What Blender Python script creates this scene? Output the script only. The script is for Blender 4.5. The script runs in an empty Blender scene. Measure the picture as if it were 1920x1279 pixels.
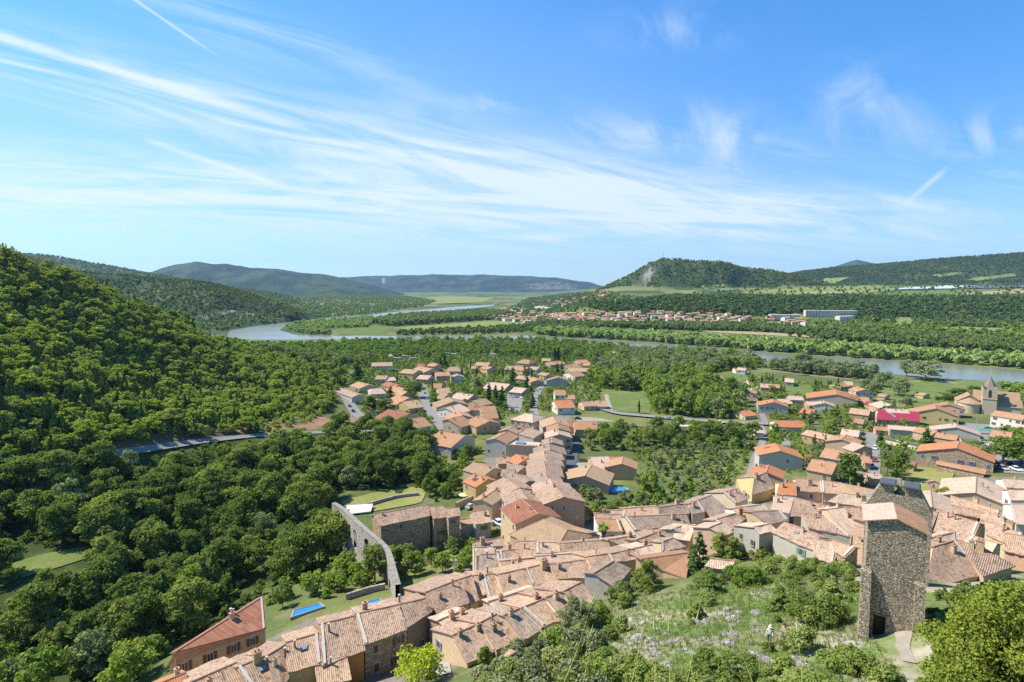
import bpy, math, random, zlib
import numpy as np
from mathutils import Vector

# ------------------------------------------------------------------ camera, world, sun
scene = bpy.context.scene
COL = scene.collection
R = math.radians
F = 1067.0                      # focal length in photo pixels (1920 wide)
PITCH = math.atan(99.5 / F)     # camera looks slightly down
CP, SP = math.cos(PITCH), math.sin(PITCH)
CZ = 85.0                       # eye height above the river

cam_d = bpy.data.cameras.new('camera')
cam = bpy.data.objects.new('camera', cam_d)
COL.objects.link(cam)
cam.location = (0, 0, CZ)
cam.rotation_euler = (R(90) - PITCH, 0, 0)
cam_d.sensor_width = 36.0
cam_d.lens = 36.0 * F / 1920.0
cam_d.clip_start = 0.3
cam_d.clip_end = 60000
scene.camera = cam

SUN_EL, SUN_AZ = R(51), R(-77)   # azimuth measured from +Y towards +X
sun_dir = Vector((math.sin(SUN_AZ) * math.cos(SUN_EL), math.cos(SUN_AZ) * math.cos(SUN_EL), math.sin(SUN_EL)))
sun_d = bpy.data.lights.new('sun', 'SUN')
sun_d.energy = 5.0
sun_d.angle = R(0.5)
sun_d.color = (1.0, 0.93, 0.80)
sun = bpy.data.objects.new('sun', sun_d)
COL.objects.link(sun)
sun.rotation_euler = sun_dir.to_track_quat('Z', 'Y').to_euler()
sun.location = (-200, 100, 400)

vs = scene.view_settings
vs.view_transform = 'Standard'
vs.look = 'None'
vs.gamma = 1.0
vs.exposure = 0.7
cy = scene.cycles
cy.max_bounces = 5
cy.diffuse_bounces = 2
cy.glossy_bounces = 2
cy.transmission_bounces = 2
cy.volume_bounces = 0
cy.transparent_max_bounces = 8
cy.use_denoising = False
cy.sample_clamp_indirect = 6.0
cy.caustics_reflective = False
cy.caustics_refractive = False


class NT:
    """small node helper"""
    def __init__(self, nt):
        self.t = nt
        self.n = nt.nodes
        self.l = nt.links

    def new(self, typ, **kw):
        nd = self.n.new(typ)
        for k, v in kw.items():
            setattr(nd, k, v)
        return nd

    def put(self, sock, v):
        if isinstance(v, bpy.types.NodeSocket):
            self.l.new(v, sock)
        elif isinstance(v, (tuple, list)) and len(v) == 3 and sock.type == 'RGBA':
            sock.default_value = (*v, 1)
        else:
            sock.default_value = v

    def math(self, op, a, b=None, c=None, clamp=False):
        nd = self.new('ShaderNodeMath', operation=op, use_clamp=clamp)
        self.put(nd.inputs[0], a)
        if b is not None:
            self.put(nd.inputs[1], b)
        if c is not None:
            self.put(nd.inputs[2], c)
        return nd.outputs[0]

    def mix(self, fac, a, b, mode='MIX'):
        nd = self.new('ShaderNodeMix', data_type='RGBA', blend_type=mode)
        self.put(nd.inputs[0], fac)
        self.put(nd.inputs[6], a)
        self.put(nd.inputs[7], b)
        return nd.outputs[2]

    def comb(self, x, y, z):
        nd = self.new('ShaderNodeCombineXYZ')
        for i, v in enumerate((x, y, z)):
            self.put(nd.inputs[i], v)
        return nd.outputs[0]

    def sep(self, v):
        nd = self.new('ShaderNodeSeparateXYZ')
        self.l.new(v, nd.inputs[0])
        return nd.outputs

    def noise(self, vec, scale, detail=3, rough=0.5, dist=0.0, dim='3D'):
        nd = self.new('ShaderNodeTexNoise', noise_dimensions=dim)
        if vec is not None:
            self.l.new(vec, nd.inputs['Vector'])
        nd.inputs['Scale'].default_value = scale
        nd.inputs['Detail'].default_value = detail
        nd.inputs['Roughness'].default_value = rough
        nd.inputs['Distortion'].default_value = dist
        return nd.outputs['Fac']

    def ramp(self, fac, stops, interp='LINEAR'):
        nd = self.new('ShaderNodeValToRGB')
        nd.color_ramp.interpolation = interp
        el = nd.color_ramp.elements
        while len(el) < len(stops):
            el.new(0.5)
        for e, (p, c) in zip(el, stops):
            e.position = p
            e.color = (*c, 1) if not isinstance(c, float) else (c, c, c, 1)
        self.put(nd.inputs[0], fac)
        return nd.outputs[0]

    def smooth(self, v, a, b):
        nd = self.new('ShaderNodeMapRange', interpolation_type='SMOOTHSTEP', clamp=True)
        self.put(nd.inputs[0], v)
        nd.inputs[1].default_value = a
        nd.inputs[2].default_value = b
        return nd.outputs[0]


world = bpy.data.worlds.new('World')
scene.world = world
world.use_nodes = True
w = NT(world.node_tree)
for nd in list(w.n):
    w.n.remove(nd)
w_out = w.new('ShaderNodeOutputWorld')
w_bg = w.new('ShaderNodeBackground')
w.l.new(w_bg.outputs[0], w_out.inputs[0])
sky = w.new('ShaderNodeTexSky', sky_type='NISHITA')
sky.sun_disc = False
sky.sun_elevation = SUN_EL
sky.sun_rotation = SUN_AZ
sky.altitude = 500
sky.air_density = 1.0
sky.dust_density = 0.3
sky.ozone_density = 2.5
SKY_STRENGTH = 0.12
w_bg.inputs[1].default_value = SKY_STRENGTH
tc = w.new('ShaderNodeTexCoord')
wx, wy, wz = w.sep(tc.outputs['Generated'])
yy = w.math('MAXIMUM', wy, 0.05)
ca = w.math('DIVIDE', wx, yy)
ce = w.math('DIVIDE', wz, yy)


def gauss(v, c, s):
    q = w.math('DIVIDE', w.math('SUBTRACT', v, c), s)
    return w.math('POWER', 2.718, w.math('MULTIPLY', w.math('MULTIPLY', q, q), -1.0))


def streak(theta, fl, fh, seed, det=5, rough=0.58, dist=0.6):
    c, s = math.cos(theta), math.sin(theta)
    p = w.math('ADD', w.math('MULTIPLY', ca, c * fl), w.math('MULTIPLY', ce, -s * fl))
    q = w.math('ADD', w.math('MULTIPLY', ca, s * fh), w.math('MULTIPLY', ce, c * fh))
    return w.noise(w.comb(p, q, seed), 1.0, det, rough, dist)


a2 = w.math('MULTIPLY', ca, ca)
band1 = w.math('ADD', w.math('ADD', 0.195, w.math('MULTIPLY', ca, -0.155)), w.math('MULTIPLY', a2, 0.085))
band2 = w.math('ADD', 0.135, w.math('MULTIPLY', ca, -0.045))
band3 = w.math('ADD', w.math('ADD', 0.275, w.math('MULTIPLY', ca, -0.33)), w.math('MULTIPLY', a2, 0.05))
left = w.smooth(ca, 0.75, -0.35)
g1 = w.math('MULTIPLY', gauss(ce, band1, 0.058), w.smooth(ca, 1.05, -0.15))
g2 = w.math('MULTIPLY', gauss(ce, band2, 0.06), w.smooth(ca, 1.15, 0.35))
g3 = w.math('MULTIPLY', gauss(ce, band3, 0.04), w.smooth(ca, 0.1, -0.5))
n1 = streak(0.25, 2.0, 17.0, 1.3, 6, 0.60, 1.3)
n2 = streak(0.08, 2.2, 26.0, 5.1, 6, 0.62, 1.2)
n3 = streak(0.45, 5.0, 7.0, 9.7, 6, 0.62, 1.6)
n4 = streak(0.2, 1.0, 1.6, 3.3, 2, 0.5, 0.4)
d1 = w.math('MULTIPLY', g1, w.smooth(n1, 0.30, 0.74))
d2 = w.math('MULTIPLY', g2, w.smooth(n2, 0.30, 0.72))
n5 = streak(0.16, 2.5, 20.0, 7.7, 7, 0.66, 1.4)
d5 = w.math('MULTIPLY', w.math('MULTIPLY', w.smooth(ce, 0.02, 0.10), w.smooth(ce, 0.30, 0.14)), w.math('MULTIPLY', w.smooth(n5, 0.47, 0.75), 0.6))
d3 = w.math('MULTIPLY', w.math('MULTIPLY', g3, 0.55), w.smooth(n1, 0.34, 0.7))
# soft veil on the left, curly wisps in a few places on the right
veil = w.math('MULTIPLY', w.math('MULTIPLY', left, w.smooth(ce, 0.62, 0.10)), w.math('MULTIPLY', w.smooth(n4, 0.30, 0.75), 0.40))


def spot(pa, pe, ra, re):
    return w.math('MULTIPLY', gauss(ca, pa, ra), gauss(ce, pe, re))


wisp = w.math('ADD', w.math('ADD', spot(0.27, 0.58, 0.22, 0.07), spot(0.26, 0.27, 0.16, 0.04)),
              w.math('ADD', spot(0.60, 0.31, 0.08, 0.06), w.math('ADD', spot(0.83, 0.26, 0.16, 0.035), w.math('ADD', spot(-0.05, 0.31, 0.07, 0.015), w.math('ADD', spot(0.25, 0.43, 0.10, 0.03), spot(0.38, 0.235, 0.05, 0.04))))))
d4 = w.math('MULTIPLY', wisp, w.math('MULTIPLY', w.smooth(n3, 0.36, 0.80), 0.62))


def trail(pa, pe, qa, qe, width):
    la, le = qa - pa, qe - pe
    ln = math.hypot(la, le)
    la, le = la / ln, le / ln
    da = w.math('SUBTRACT', ca, pa)
    de = w.math('SUBTRACT', ce, pe)
    across = w.math('ADD', w.math('MULTIPLY', da, -le), w.math('MULTIPLY', de, la))
    along = w.math('ADD', w.math('MULTIPLY', da, la), w.math('MULTIPLY', de, le))
    inside = w.math('MULTIPLY', w.smooth(along, -0.02, 0.02), w.smooth(along, ln + 0.05, ln - 0.05))
    return w.math('MULTIPLY', gauss(across, 0.0, width), inside)


t1 = w.math('MULTIPLY', trail(-0.72, 0.54, -0.52, 0.405, 0.0022), 0.55)
t2 = w.math('MULTIPLY', trail(0.69, 0.155, 0.76, 0.216, 0.0045), w.math('MULTIPLY', w.smooth(n3, 0.3, 0.6), 0.55))
t3 = w.math('MULTIPLY', trail(-0.62, 0.25, -0.41, 0.180, 0.005), 0.4)
t4 = w.math('MULTIPLY', trail(-0.92, 0.44, -0.35, 0.27, 0.008), 0.45)
dens = d1
for t in (d2, d3, d5, veil, d4, t1, t2, t3, t4):
    dens = w.math('ADD', dens, t)
dens = w.math('MULTIPLY', w.math('MINIMUM', dens, 1.0), w.smooth(wz, 0.0, 0.05))
dens = w.math('MULTIPLY', dens, 0.80, clamp=True)
tint = w.mix(w.smooth(wz, 0.02, 0.42), (0.58, 0.76, 0.96), (0.38, 0.88, 1.24))
sky_col = w.mix(1.0, sky.outputs[0], tint, 'MULTIPLY')
cloud_col = (5.0, 5.4, 5.8)
w.l.new(w.mix(dens, sky_col, cloud_col), w_bg.inputs[0])


# ------------------------------------------------------------------ pixel <-> place
def ray(px, py):
    xc = (px - 960.0) / F
    yc = -(py - 639.5) / F
    return xc, CP + yc * SP, -SP + yc * CP


def on_plane(px, py, z):
    x, y, zz = ray(px, py)
    s = (z - CZ) / zz
    return x * s, y * s


def at_depth(px, py, d):
    x, y, z = ray(px, py)
    s = d / y
    return x * s, d, CZ + z * s


def project(x, y, z):
    zc = y * CP - (z - CZ) * SP
    yc = y * SP + (z - CZ) * CP
    zc = np.where(np.abs(zc) < 0.1, 0.1, zc)
    return 960 + F * x / zc, 639.5 - F * yc / zc


def in_poly(px, py, poly):
    px = np.asarray(px, float)
    py = np.asarray(py, float)
    ins = np.zeros(px.shape, bool)
    n = len(poly)
    for i in range(n):
        x0, y0 = poly[i]
        x1, y1 = poly[(i + 1) % n]
        if y0 == y1:
            continue
        c = ((y0 > py) != (y1 > py)) & (px < (x1 - x0) * (py - y0) / (y1 - y0) + x0)
        ins ^= c
    return ins


def seg_dist(x, y, pts, closed=False):
    d = np.full(np.shape(x), 1e9)
    n = len(pts)
    for i in range(n if closed else n - 1):
        ax, ay = pts[i]
        bx, by = pts[(i + 1) % n]
        vx, vy = bx - ax, by - ay
        l2 = vx * vx + vy * vy + 1e-9
        t = np.clip(((x - ax) * vx + (y - ay) * vy) / l2, 0, 1)
        d = np.minimum(d, np.hypot(x - ax - t * vx, y - ay - t * vy))
    return d


def sstep(a, b, v):
    t = np.clip((v - a) / (b - a), 0, 1)
    return t * t * (3 - 2 * t)


_rs = np.random.RandomState(7)
_PERM = _rs.rand(256, 256)


def vnoise(x, y):
    xi = np.floor(x).astype(int)
    yi = np.floor(y).astype(int)
    fx = x - xi
    fy = y - yi
    fx = fx * fx * (3 - 2 * fx)
    fy = fy * fy * (3 - 2 * fy)
    a = _PERM[xi & 255, yi & 255]
    b = _PERM[(xi + 1) & 255, yi & 255]
    c = _PERM[xi & 255, (yi + 1) & 255]
    d = _PERM[(xi + 1) & 255, (yi + 1) & 255]
    return (a * (1 - fx) + b * fx) * (1 - fy) + (c * (1 - fx) + d * fx) * fy


def fbm(x, y, oct=4):
    s, a, t = 0, 1.0, 0
    for i in range(oct):
        s = s + a * vnoise(x * 2 ** i + 17.3 * i, y * 2 ** i + 5.1 * i)
        t += a
        a *= 0.5
    return s / t - 0.5


# ------------------------------------------------------------------ terrain
GP = [  # (photo x, photo y, ground height)
    (1900, 700, 0), (1700, 690, 0), (1550, 676, 0), (1350, 690, 1), (1450, 720, 2), (1650, 735, 1.5), (1800, 760, 3),
    (1900, 775, 4), (1450, 780, 5), (1250, 770, 3), (1130, 770, 4), (1000, 700, 2), (850, 750, 4), (720, 720, 4),
    (700, 770, 7), (780, 800, 7), (900, 800, 6), (1050, 780, 6), (1250, 850, 8), (1400, 850, 9), (1450, 850, 10),
    (1150, 850, 8), (1060, 860, 10), (1060, 900, 12), (950, 860, 10), (870, 880, 9), (880, 930, 11), (1000, 960, 15),
    (1000, 1000, 18), (1100, 950, 15), (1160, 915, 13), (1200, 950, 16), (1300, 940, 19), (1400, 920, 20), (1550, 920, 21),
    (1650, 830, 12), (1550, 800, 7), (1750, 830, 13), (1750, 900, 20), (1850, 850, 17), (1900, 900, 22), (1640, 880, 18),
    (1150, 1010, 20), (1050, 1050, 22), (950, 1060, 21), (950, 1130, 28), (1200, 1050, 26), (1350, 1000, 25), (1500, 1000, 26),
    (1620, 1000, 26), (1880, 1010, 29), (1780, 1050, 33), (1700, 1050, 31), (1450, 960, 24), (1820, 1000, 29), (1850, 940, 24), (900, 1050, 17), (700, 1270, 28), (820, 1245, 30), (600, 1240, 26),
    (450, 1279, 22), (575, 1145, 17), (700, 1132, 18), (620, 1090, 13), (780, 1030, 12), (850, 1030, 14), (680, 1000, 11),
    (610, 1040, 9), (720, 940, 10), (780, 930, 10), (640, 930, 12), (560, 950, 8), (400, 950, 8), (300, 1000, 6), (450, 1060, 6),
    (100, 1060, 9), (200, 1150, 3), (100, 1250, 2), (350, 1180, 6), (0, 1000, 10), (0, 930, 16), (200, 930, 10),
    (210, 855, 22), (100, 880, 24), (330, 836, 18.5), (480, 818, 14), (620, 811, 10), (700, 808, 8),
    (1210, 1090, 33.5), (1150, 1130, 35.5), (1300, 1200, 49), (1400, 1130, 44), (1500, 1080, 40), (1580, 1060, 36.5), (1250, 1279, 52),
    (1000, 1279, 45), (900, 1279, 39), (1670, 1180, 53), (1445, 1195, 51), (1700, 1279, 53.5), (1550, 1200, 51), (1050, 1190, 35),
    (1400, 1279, 52.5), (1820, 1130, 52),
]
GD = [  # (photo x, photo y, distance)
    (0, 470, 330), (150, 520, 380), (250, 568, 430), (330, 607, 470), (430, 645, 520), (540, 672, 520), (640, 690, 500),
    (0, 650, 260), (150, 680, 290), (300, 720, 320), (450, 740, 350), (550, 740, 365), (0, 790, 205), (150, 790, 228),
    (300, 800, 243), (500, 785, 300), (600, 775, 335), (-150, 560, 280), (-150, 760, 190), (-150, 450, 330),
]
GW = [  # (x, y, ground height) off frame, behind the crest and round the camera
    (-420, 560, 60), (-330, 620, 25), (-250, 680, 5), (-140, 660, 2), (-60, 640, 1), (-520, 480, 105), (-640, 700, 40), (-480, 780, 8),
    (0, -12, 84), (-8, -6, 83), (8, -6, 83), (0, 1, 81), (0, 6, 77), (-10, 3, 78), (12, 4, 77), (0, 16, 67), (14, 14, 67), (-14, 14, 64),
    (20, 24, 64.5), (0, 30, 58.5), (-20, 30, 53), (-30, 45, 42), (-45, 60, 30), (34, 28, 62), (45, 40, 57), (-60, 30, 35), (-40, 10, 60),
    (60, 60, 49), (100, 60, 48), (150, 100, 36), (60, 10, 70), (-110, 70, 8), (-160, 110, 6), (-220, 140, 22), (-90, 20, 30), (200, 150, 34),
    (260, 210, 24), (330, 300, 10), (500, 420, 3), (650, 560, 0), (300, 640, 0), (120, 640, 0), (600, 660, 0), (-230, 80, 26), (-300, 190, 50),
]
cx_, cy_, cz_ = [], [], []
for px, py, z in GP:
    x, y = on_plane(px, py, z)
    cx_.append(x); cy_.append(y); cz_.append(z)
for px, py, d in GD:
    x, y, z = at_depth(px, py, d)
    cx_.append(x); cy_.append(y); cz_.append(z)
for x, y, z in GW:
    cx_.append(x); cy_.append(y); cz_.append(z)
cx_ = np.array(cx_); cy_ = np.array(cy_); cz_ = np.array(cz_, float)


def _tps(r2):
    return r2 * np.log(r2 + 1e-9) * 0.5


def _fit():
    n = len(cx_)
    s = 100.0
    X, Y = cx_ / s, cy_ / s
    K = _tps((X[:, None] - X[None]) ** 2 + (Y[:, None] - Y[None]) ** 2) + np.eye(n) * 0.004
    Pm = np.stack([np.ones(n), X, Y], 1)
    A = np.zeros((n + 3, n + 3))
    A[:n, :n] = K
    A[:n, n:] = Pm
    A[n:, :n] = Pm.T
    sol = np.linalg.solve(A, np.concatenate([cz_, np.zeros(3)]))
    return sol[:n], sol[n:], X, Y, s


_tw, _tp, _tx, _ty, _ts = _fit()


def near_height(x, y):
    X, Y = x / _ts, y / _ts
    out = _tp[0] + _tp[1] * X + _tp[2] * Y
    for i in range(len(_tw)):
        out = out + _tw[i] * _tps((X - _tx[i]) ** 2 + (Y - _ty[i]) ** 2)
    return out


RIVER_PX = [  # outline of the water, photo pixels, on the level z = 0
    (925, 571), (880, 573), (820, 578), (740, 585), (690, 590), (640, 594), (560, 602), (480, 611), (430, 620), (425, 632), (470, 637), (540, 637),
    (620, 636), (720, 635), (850, 634), (1000, 637), (1120, 644), (1230, 652), (1330, 661), (1440, 676), (1540, 690), (1650, 700),
    (1780, 710), (1920, 719), (2100, 733), (2100, 706), (1920, 694), (1760, 682), (1640, 674), (1540, 668), (1430, 660), (1330, 651), (1230, 643),
    (1130, 637), (1000, 629.5), (880, 627.5), (720, 630), (620, 630), (550, 627), (524, 619), (535, 610), (590, 604), (660, 598), (740, 591), (830, 584),
    (900, 578), (930, 574)]
RIVER = [on_plane(px, py, 0.0) for px, py in RIVER_PX]

# ridges: silhouette in photo pixels at a distance, width of the near and the far slope
RIDGES = {
    'left_mid': (1640, 430, 500, [(-200, 505), (100, 505), (190, 514), (250, 519), (300, 523), (360, 527), (420, 537), (470, 553), (530, 573), (575, 590), (600, 603)]),
    'left_back': (3200, 1100, 900, [(-300, 470), (0, 481), (60, 477), (110, 482), (150, 490), (210, 500), (280, 514), (400, 534), (520, 552), (560, 560)]),
    'mountain': (6500, 1700, 1500, [(160, 560), (240, 520), (290, 509), (330, 498), (370, 491), (400, 495), (425, 494), (470, 502), (520, 504), (580, 512), (640, 521), (700, 533), (760, 552), (800, 562)]),
    'plateau': (11500, 2300, 2000, [(540, 545), (600, 526), (640, 521), (720, 517), (800, 516.5), (860, 516), (920, 516), (970, 517.5), (1040, 521), (1080, 526), (1110, 531), (1140, 541), (1200, 553)]),
    'castle': (2500, 430, 700, [(1050, 560), (1090, 555), (1120, 545), (1150, 532), (1185, 515), (1215, 496), (1240, 487), (1270, 487), (1300, 491), (1340, 491), (1365, 496), (1390, 503), (1440, 508), (1480, 515), (1520, 525), (1580, 540)]),
    'right': (3700, 1150, 900, [(1380, 545), (1440, 523), (1480, 514), (1560, 503), (1640, 497), (1700, 492), (1760, 486), (1840, 480), (1920, 475), (2000, 470), (2200, 462)]),
    'blue_peak': (9500, 1500, 1500, [(1380, 540), (1450, 516), (1500, 508), (1560, 500), (1585, 492), (1605, 488.5), (1640, 494), (1700, 503), (1800, 530)]),
}
RNAMES = list(RIDGES)
PXK = F * 1.004


def heights(x, y):
    """ground height and which ridge dominates (0 = plain)"""
    x = np.asarray(x, float)
    y = np.asarray(y, float)
    h = np.zeros(x.shape)
    which = np.zeros(x.shape, int)
    nearm = y < 900
    if nearm.any():
        xn, yn = x[nearm], y[nearm]
        z = near_height(xn, yn)
        rough = fbm(xn / 9.0, yn / 9.0, 4) * 1.6 + fbm(xn / 2.3, yn / 2.3, 3) * 0.6
        z = z + rough * sstep(35, 50, z) * sstep(130, 90, yn)
        z = z + fbm(xn / 40, yn / 40, 3) * 6 * sstep(20, 60, z) * sstep(150, 220, yn)
        z = np.maximum(z, 0.35)
        z = z * sstep(820, 640, yn) + 0.5 * sstep(640, 820, yn)
        h[nearm] = z
    yf = np.maximum(y, 50)
    px = 960 + PXK * x / yf
    # terrace on the right, rolling plain elsewhere
    terr = sstep(1250, 1560, y) * 54 + sstep(1500, 2600, y) * 36
    terr = terr * sstep(1010, 1170, px)
    far = y > 500
    h = np.where(far, np.maximum(h, terr + 0.5), h)
    h = np.where(y > 1500, h + sstep(1500, 4000, y) * 12 + fbm(x / 260, y / 260, 3) * 9 * sstep(1500, 2400, y), h)
    for k, nm in enumerate(RNAMES):
        d, wf, wb, sil = RIDGES[nm]
        m = (y > d - wf) & (y < d + wb)
        if not m.any():
            continue
        xs, ys, ps = x[m], y[m], px[m]
        sp = np.array([p for p, _ in sil], float)
        sz = np.array([at_depth(p, q, d)[2] for p, q in sil])
        c = np.interp(ps, sp, sz, left=-50, right=-50)
        s = (ys - d) / np.where(ys < d, wf, wb)
        sc = wf * 0.35
        n = fbm(xs / sc + k * 9.1, ys / sc, 5)
        s2 = np.clip(s + n * (1.0 if nm in ('castle', 'left_mid', 'mountain') else 0.55) * np.abs(s) * (1 - np.abs(s)) * 2.2, -1, 1)
        prof = 0.5 * (1 + np.cos(np.pi * np.abs(s2) ** (0.85 if nm != 'plateau' else 1.3)))
        prof = prof * (1 + n * 0.5 * (1 - prof))
        jag = fbm(xs / 35, ys / 35, 4) * (12 if nm == 'castle' else 5) if d < 4000 else fbm(xs / 300, ys / 300, 4) * 40
        hr = c * prof + jag * prof
        if nm == 'plateau':
            hr = hr + fbm(xs / 220, ys / 900, 3) * 70 * (1 - np.abs(s)) * np.clip(np.abs(s) * 3, 0, 1)
        better = hr > h[m]
        tmp = h[m]
        tmp[better] = hr[better]
        h[m] = tmp
        wtmp = which[m]
        wtmp[better & (hr > 12)] = k + 1
        which[m] = wtmp
    # river bed
    m = (y > 440) & (y < 3200)
    if m.any():
        xm, ym = x[m], y[m]
        ins = in_poly(xm, ym, RIVER)
        dd = seg_dist(xm, ym, RIVER, True)
        hm = h[m]
        k = sstep(0, 14, dd)
        h[m] = np.where(ins, -1.6 * sstep(0, 4, dd) - 0.05, 0.25 * (1 - k) + hm * k)
    return h, which


NCOL, NROW = 640, 700
T_MAX = 1.22
_rr = np.linspace(0, 1, NROW)
Y0, YN = -14.0, 16000.0
_a = 46.0
ROWS = (np.exp(_rr * math.log((YN - Y0) / _a + 1)) - 1) * _a + Y0
TT = np.linspace(-T_MAX, T_MAX, NCOL)
GXX = TT[None, :] * (ROWS[:, None] + 60.0)
GYY = np.repeat(ROWS[:, None], NCOL, 1)
GH, GWHICH = heights(GXX.ravel(), GYY.ravel())
GH = GH.reshape(NROW, NCOL)
GWHICH = GWHICH.reshape(NROW, NCOL)


def gz(x, y):
    """height of the built ground sheet (bilinear)"""
    x = np.asarray(x, float)
    y = np.asarray(y, float)
    r = np.log((np.clip(y, Y0, YN - 1) - Y0) / _a + 1) / math.log((YN - Y0) / _a + 1) * (NROW - 1)
    t = np.clip((x / (y + 60.0) + T_MAX) / (2 * T_MAX) * (NCOL - 1), 0, NCOL - 1.001)
    r = np.clip(r, 0, NROW - 1.001)
    i = r.astype(int)
    j = t.astype(int)
    fr, ft = r - i, t - j
    return (GH[i, j] * (1 - ft) + GH[i, j + 1] * ft) * (1 - fr) + (GH[i + 1, j] * (1 - ft) + GH[i + 1, j + 1] * ft) * fr


_S = np.concatenate([np.arange(12, 200, 0.5), np.arange(200, 900, 2.0), np.arange(900, 6000, 10.0)])


def hit(px, py, h=0.0):
    """where the sight line of a photo pixel meets the surface h above the ground"""
    x, y, z = ray(px, py)
    xs, ys, zs = x / y * _S, _S, CZ + z / y * _S
    g = gz(xs, ys) + h - zs
    k0 = np.searchsorted(_S, 62.0) if h > 2.4 else 0
    while k0 < len(_S) - 2 and g[k0] > 0 and _S[k0] < 75:
        k0 += 1
    k = k0 + np.argmax(g[k0:] > 0)
    if g[k] <= 0:
        k = len(_S) - 1
    if k == 0:
        return xs[0], ys[0], zs[0]
    f = -g[k - 1] / (g[k] - g[k - 1] + 1e-9)
    s = _S[k - 1] + f * (_S[k] - _S[k - 1])
    return x / y * s, s, CZ + z / y * s


# ------------------------------------------------------------------ mesh and object helpers
def link(o):
    COL.objects.link(o)
    return o


def mesh_np(name, V, faces, mats=(), midx=None, uv=None, smooth=False):
    """V (n,3); faces: (m,4) or (m,3) int array, or list of tuples"""
    me = bpy.data.meshes.new(name)
    if isinstance(faces, np.ndarray):
        n, k = faces.shape
        me.vertices.add(len(V))
        me.vertices.foreach_set('co', np.asarray(V, np.float32).ravel())
        me.loops.add(n * k)
        me.loops.foreach_set('vertex_index', faces.astype(np.int32).ravel())
        me.polygons.add(n)
        me.polygons.foreach_set('loop_start', np.arange(0, n * k, k, dtype=np.int32))
        me.polygons.foreach_set('loop_total', np.full(n, k, np.int32))
        me.update(calc_edges=True)
    else:
        me.from_pydata([tuple(v) for v in V], [], faces)
    for m in mats:
        me.materials.append(m)
    if midx is not None:
        me.polygons.foreach_set('material_index', np.asarray(midx, np.int32))
    if uv is not None:
        lay = me.uv_layers.new(name='UVMap')
        lay.data.foreach_set('uv', np.asarray(uv, np.float32).ravel())
    if smooth:
        me.polygons.foreach_set('use_smooth', np.ones(len(me.polygons), bool))
    me.update()
    return me


def ob(name, me, parent=None, loc=(0, 0, 0), rz=0.0, scale=None):
    o = bpy.data.objects.new(name, me)
    o.location = loc
    if rz:
        o.rotation_euler = (0, 0, rz)
    if scale is not None:
        o.scale = scale
    if parent is not None:
        o.parent = parent
    return link(o)


def tag(o, label=None, cat=None, group=None, kind=None):
    if label:
        o['label'] = label
    if cat:
        o['category'] = cat
    if group:
        o['group'] = group
    if kind:
        o['kind'] = kind
    return o


class MB:
    """collects simple shapes into one mesh; each shape may carry a material slot"""
    def __init__(self):
        self.v, self.f, self.m, self.uv = [], [], [], []

    def poly(self, pts, mat=0, uv=None):
        b = len(self.v)
        self.v += [tuple(p) for p in pts]
        self.f.append(tuple(range(b, b + len(pts))))
        self.m.append(mat)
        self.uv += list(uv) if uv is not None else [(p[0] + p[1], p[2]) for p in pts]

    def box(self, x0, y0, z0, x1, y1, z1, mat=0, taper=0.0):
        t = taper
        c = [(x0, y0, z0), (x1, y0, z0), (x1, y1, z0), (x0, y1, z0),
             (x0 + t, y0 + t, z1), (x1 - t, y0 + t, z1), (x1 - t, y1 - t, z1), (x0 + t, y1 - t, z1)]
        for q in ((0, 3, 2, 1), (4, 5, 6, 7), (0, 1, 5, 4), (1, 2, 6, 5), (2, 3, 7, 6), (3, 0, 4, 7)):
            self.poly([c[i] for i in q], mat)

    def prism(self, pts, z0, z1, mat=0, cap=True):
        n = len(pts)
        for i in range(n):
            a, b = pts[i], pts[(i + 1) % n]
            self.poly([(a[0], a[1], z0), (b[0], b[1], z0), (b[0], b[1], z1), (a[0], a[1], z1)], mat)
        if cap:
            self.poly([(p[0], p[1], z1) for p in pts], mat)
            self.poly([(p[0], p[1], z0) for p in pts[::-1]], mat)

    def tube(self, p, q, r0, r1, n=6, mat=0, cap=True):
        p, q = Vector(p), Vector(q)
        d = (q - p).normalized()
        u = d.orthogonal().normalized()
        v = d.cross(u)
        a = [p + (u * math.cos(2 * math.pi * i / n) + v * math.sin(2 * math.pi * i / n)) * r0 for i in range(n)]
        b = [q + (u * math.cos(2 * math.pi * i / n) + v * math.sin(2 * math.pi * i / n)) * r1 for i in range(n)]
        for i in range(n):
            j = (i + 1) % n
            self.poly([a[i], a[j], b[j], b[i]], mat)
        if cap:
            self.poly(b, mat)
            self.poly(a[::-1], mat)

    def mesh(self, name, mats):
        return mesh_np(name, self.v, self.f, mats, self.m, self.uv)


def root(name, loc, label, cat, group=None, rz=0.0):
    o = bpy.data.objects.new(name, None)
    o.empty_display_size = 0.5
    o.location = loc
    o.rotation_euler = (0, 0, rz)
    tag(o, label, cat, group)
    return link(o)


def dup(src, parent=None):
    c = src.copy()
    link(c)
    if parent is not None:
        c.parent = parent
    for ch in [k for k in src.children]:
        dup(ch, c)
    return c


# ------------------------------------------------------------------ materials
def new_mat(name):
    m = bpy.data.materials.new(name)
    m.use_nodes = True
    t = NT(m.node_tree)
    for nd in list(t.n):
        t.n.remove(nd)
    out = t.new('ShaderNodeOutputMaterial')
    return m, t, out


def principled(t, out, col, rough=0.8, spec=0.3, normal=None, metal=0.0):
    b = t.new('ShaderNodeBsdfPrincipled')
    t.put(b.inputs['Base Color'], col)
    t.put(b.inputs['Roughness'], rough)
    b.inputs['Specular IOR Level'].default_value = spec
    b.inputs['Metallic'].default_value = metal
    if normal is not None:
        t.l.new(normal, b.inputs['Normal'])
    t.l.new(b.outputs[0], out.inputs[0])
    return b


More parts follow.
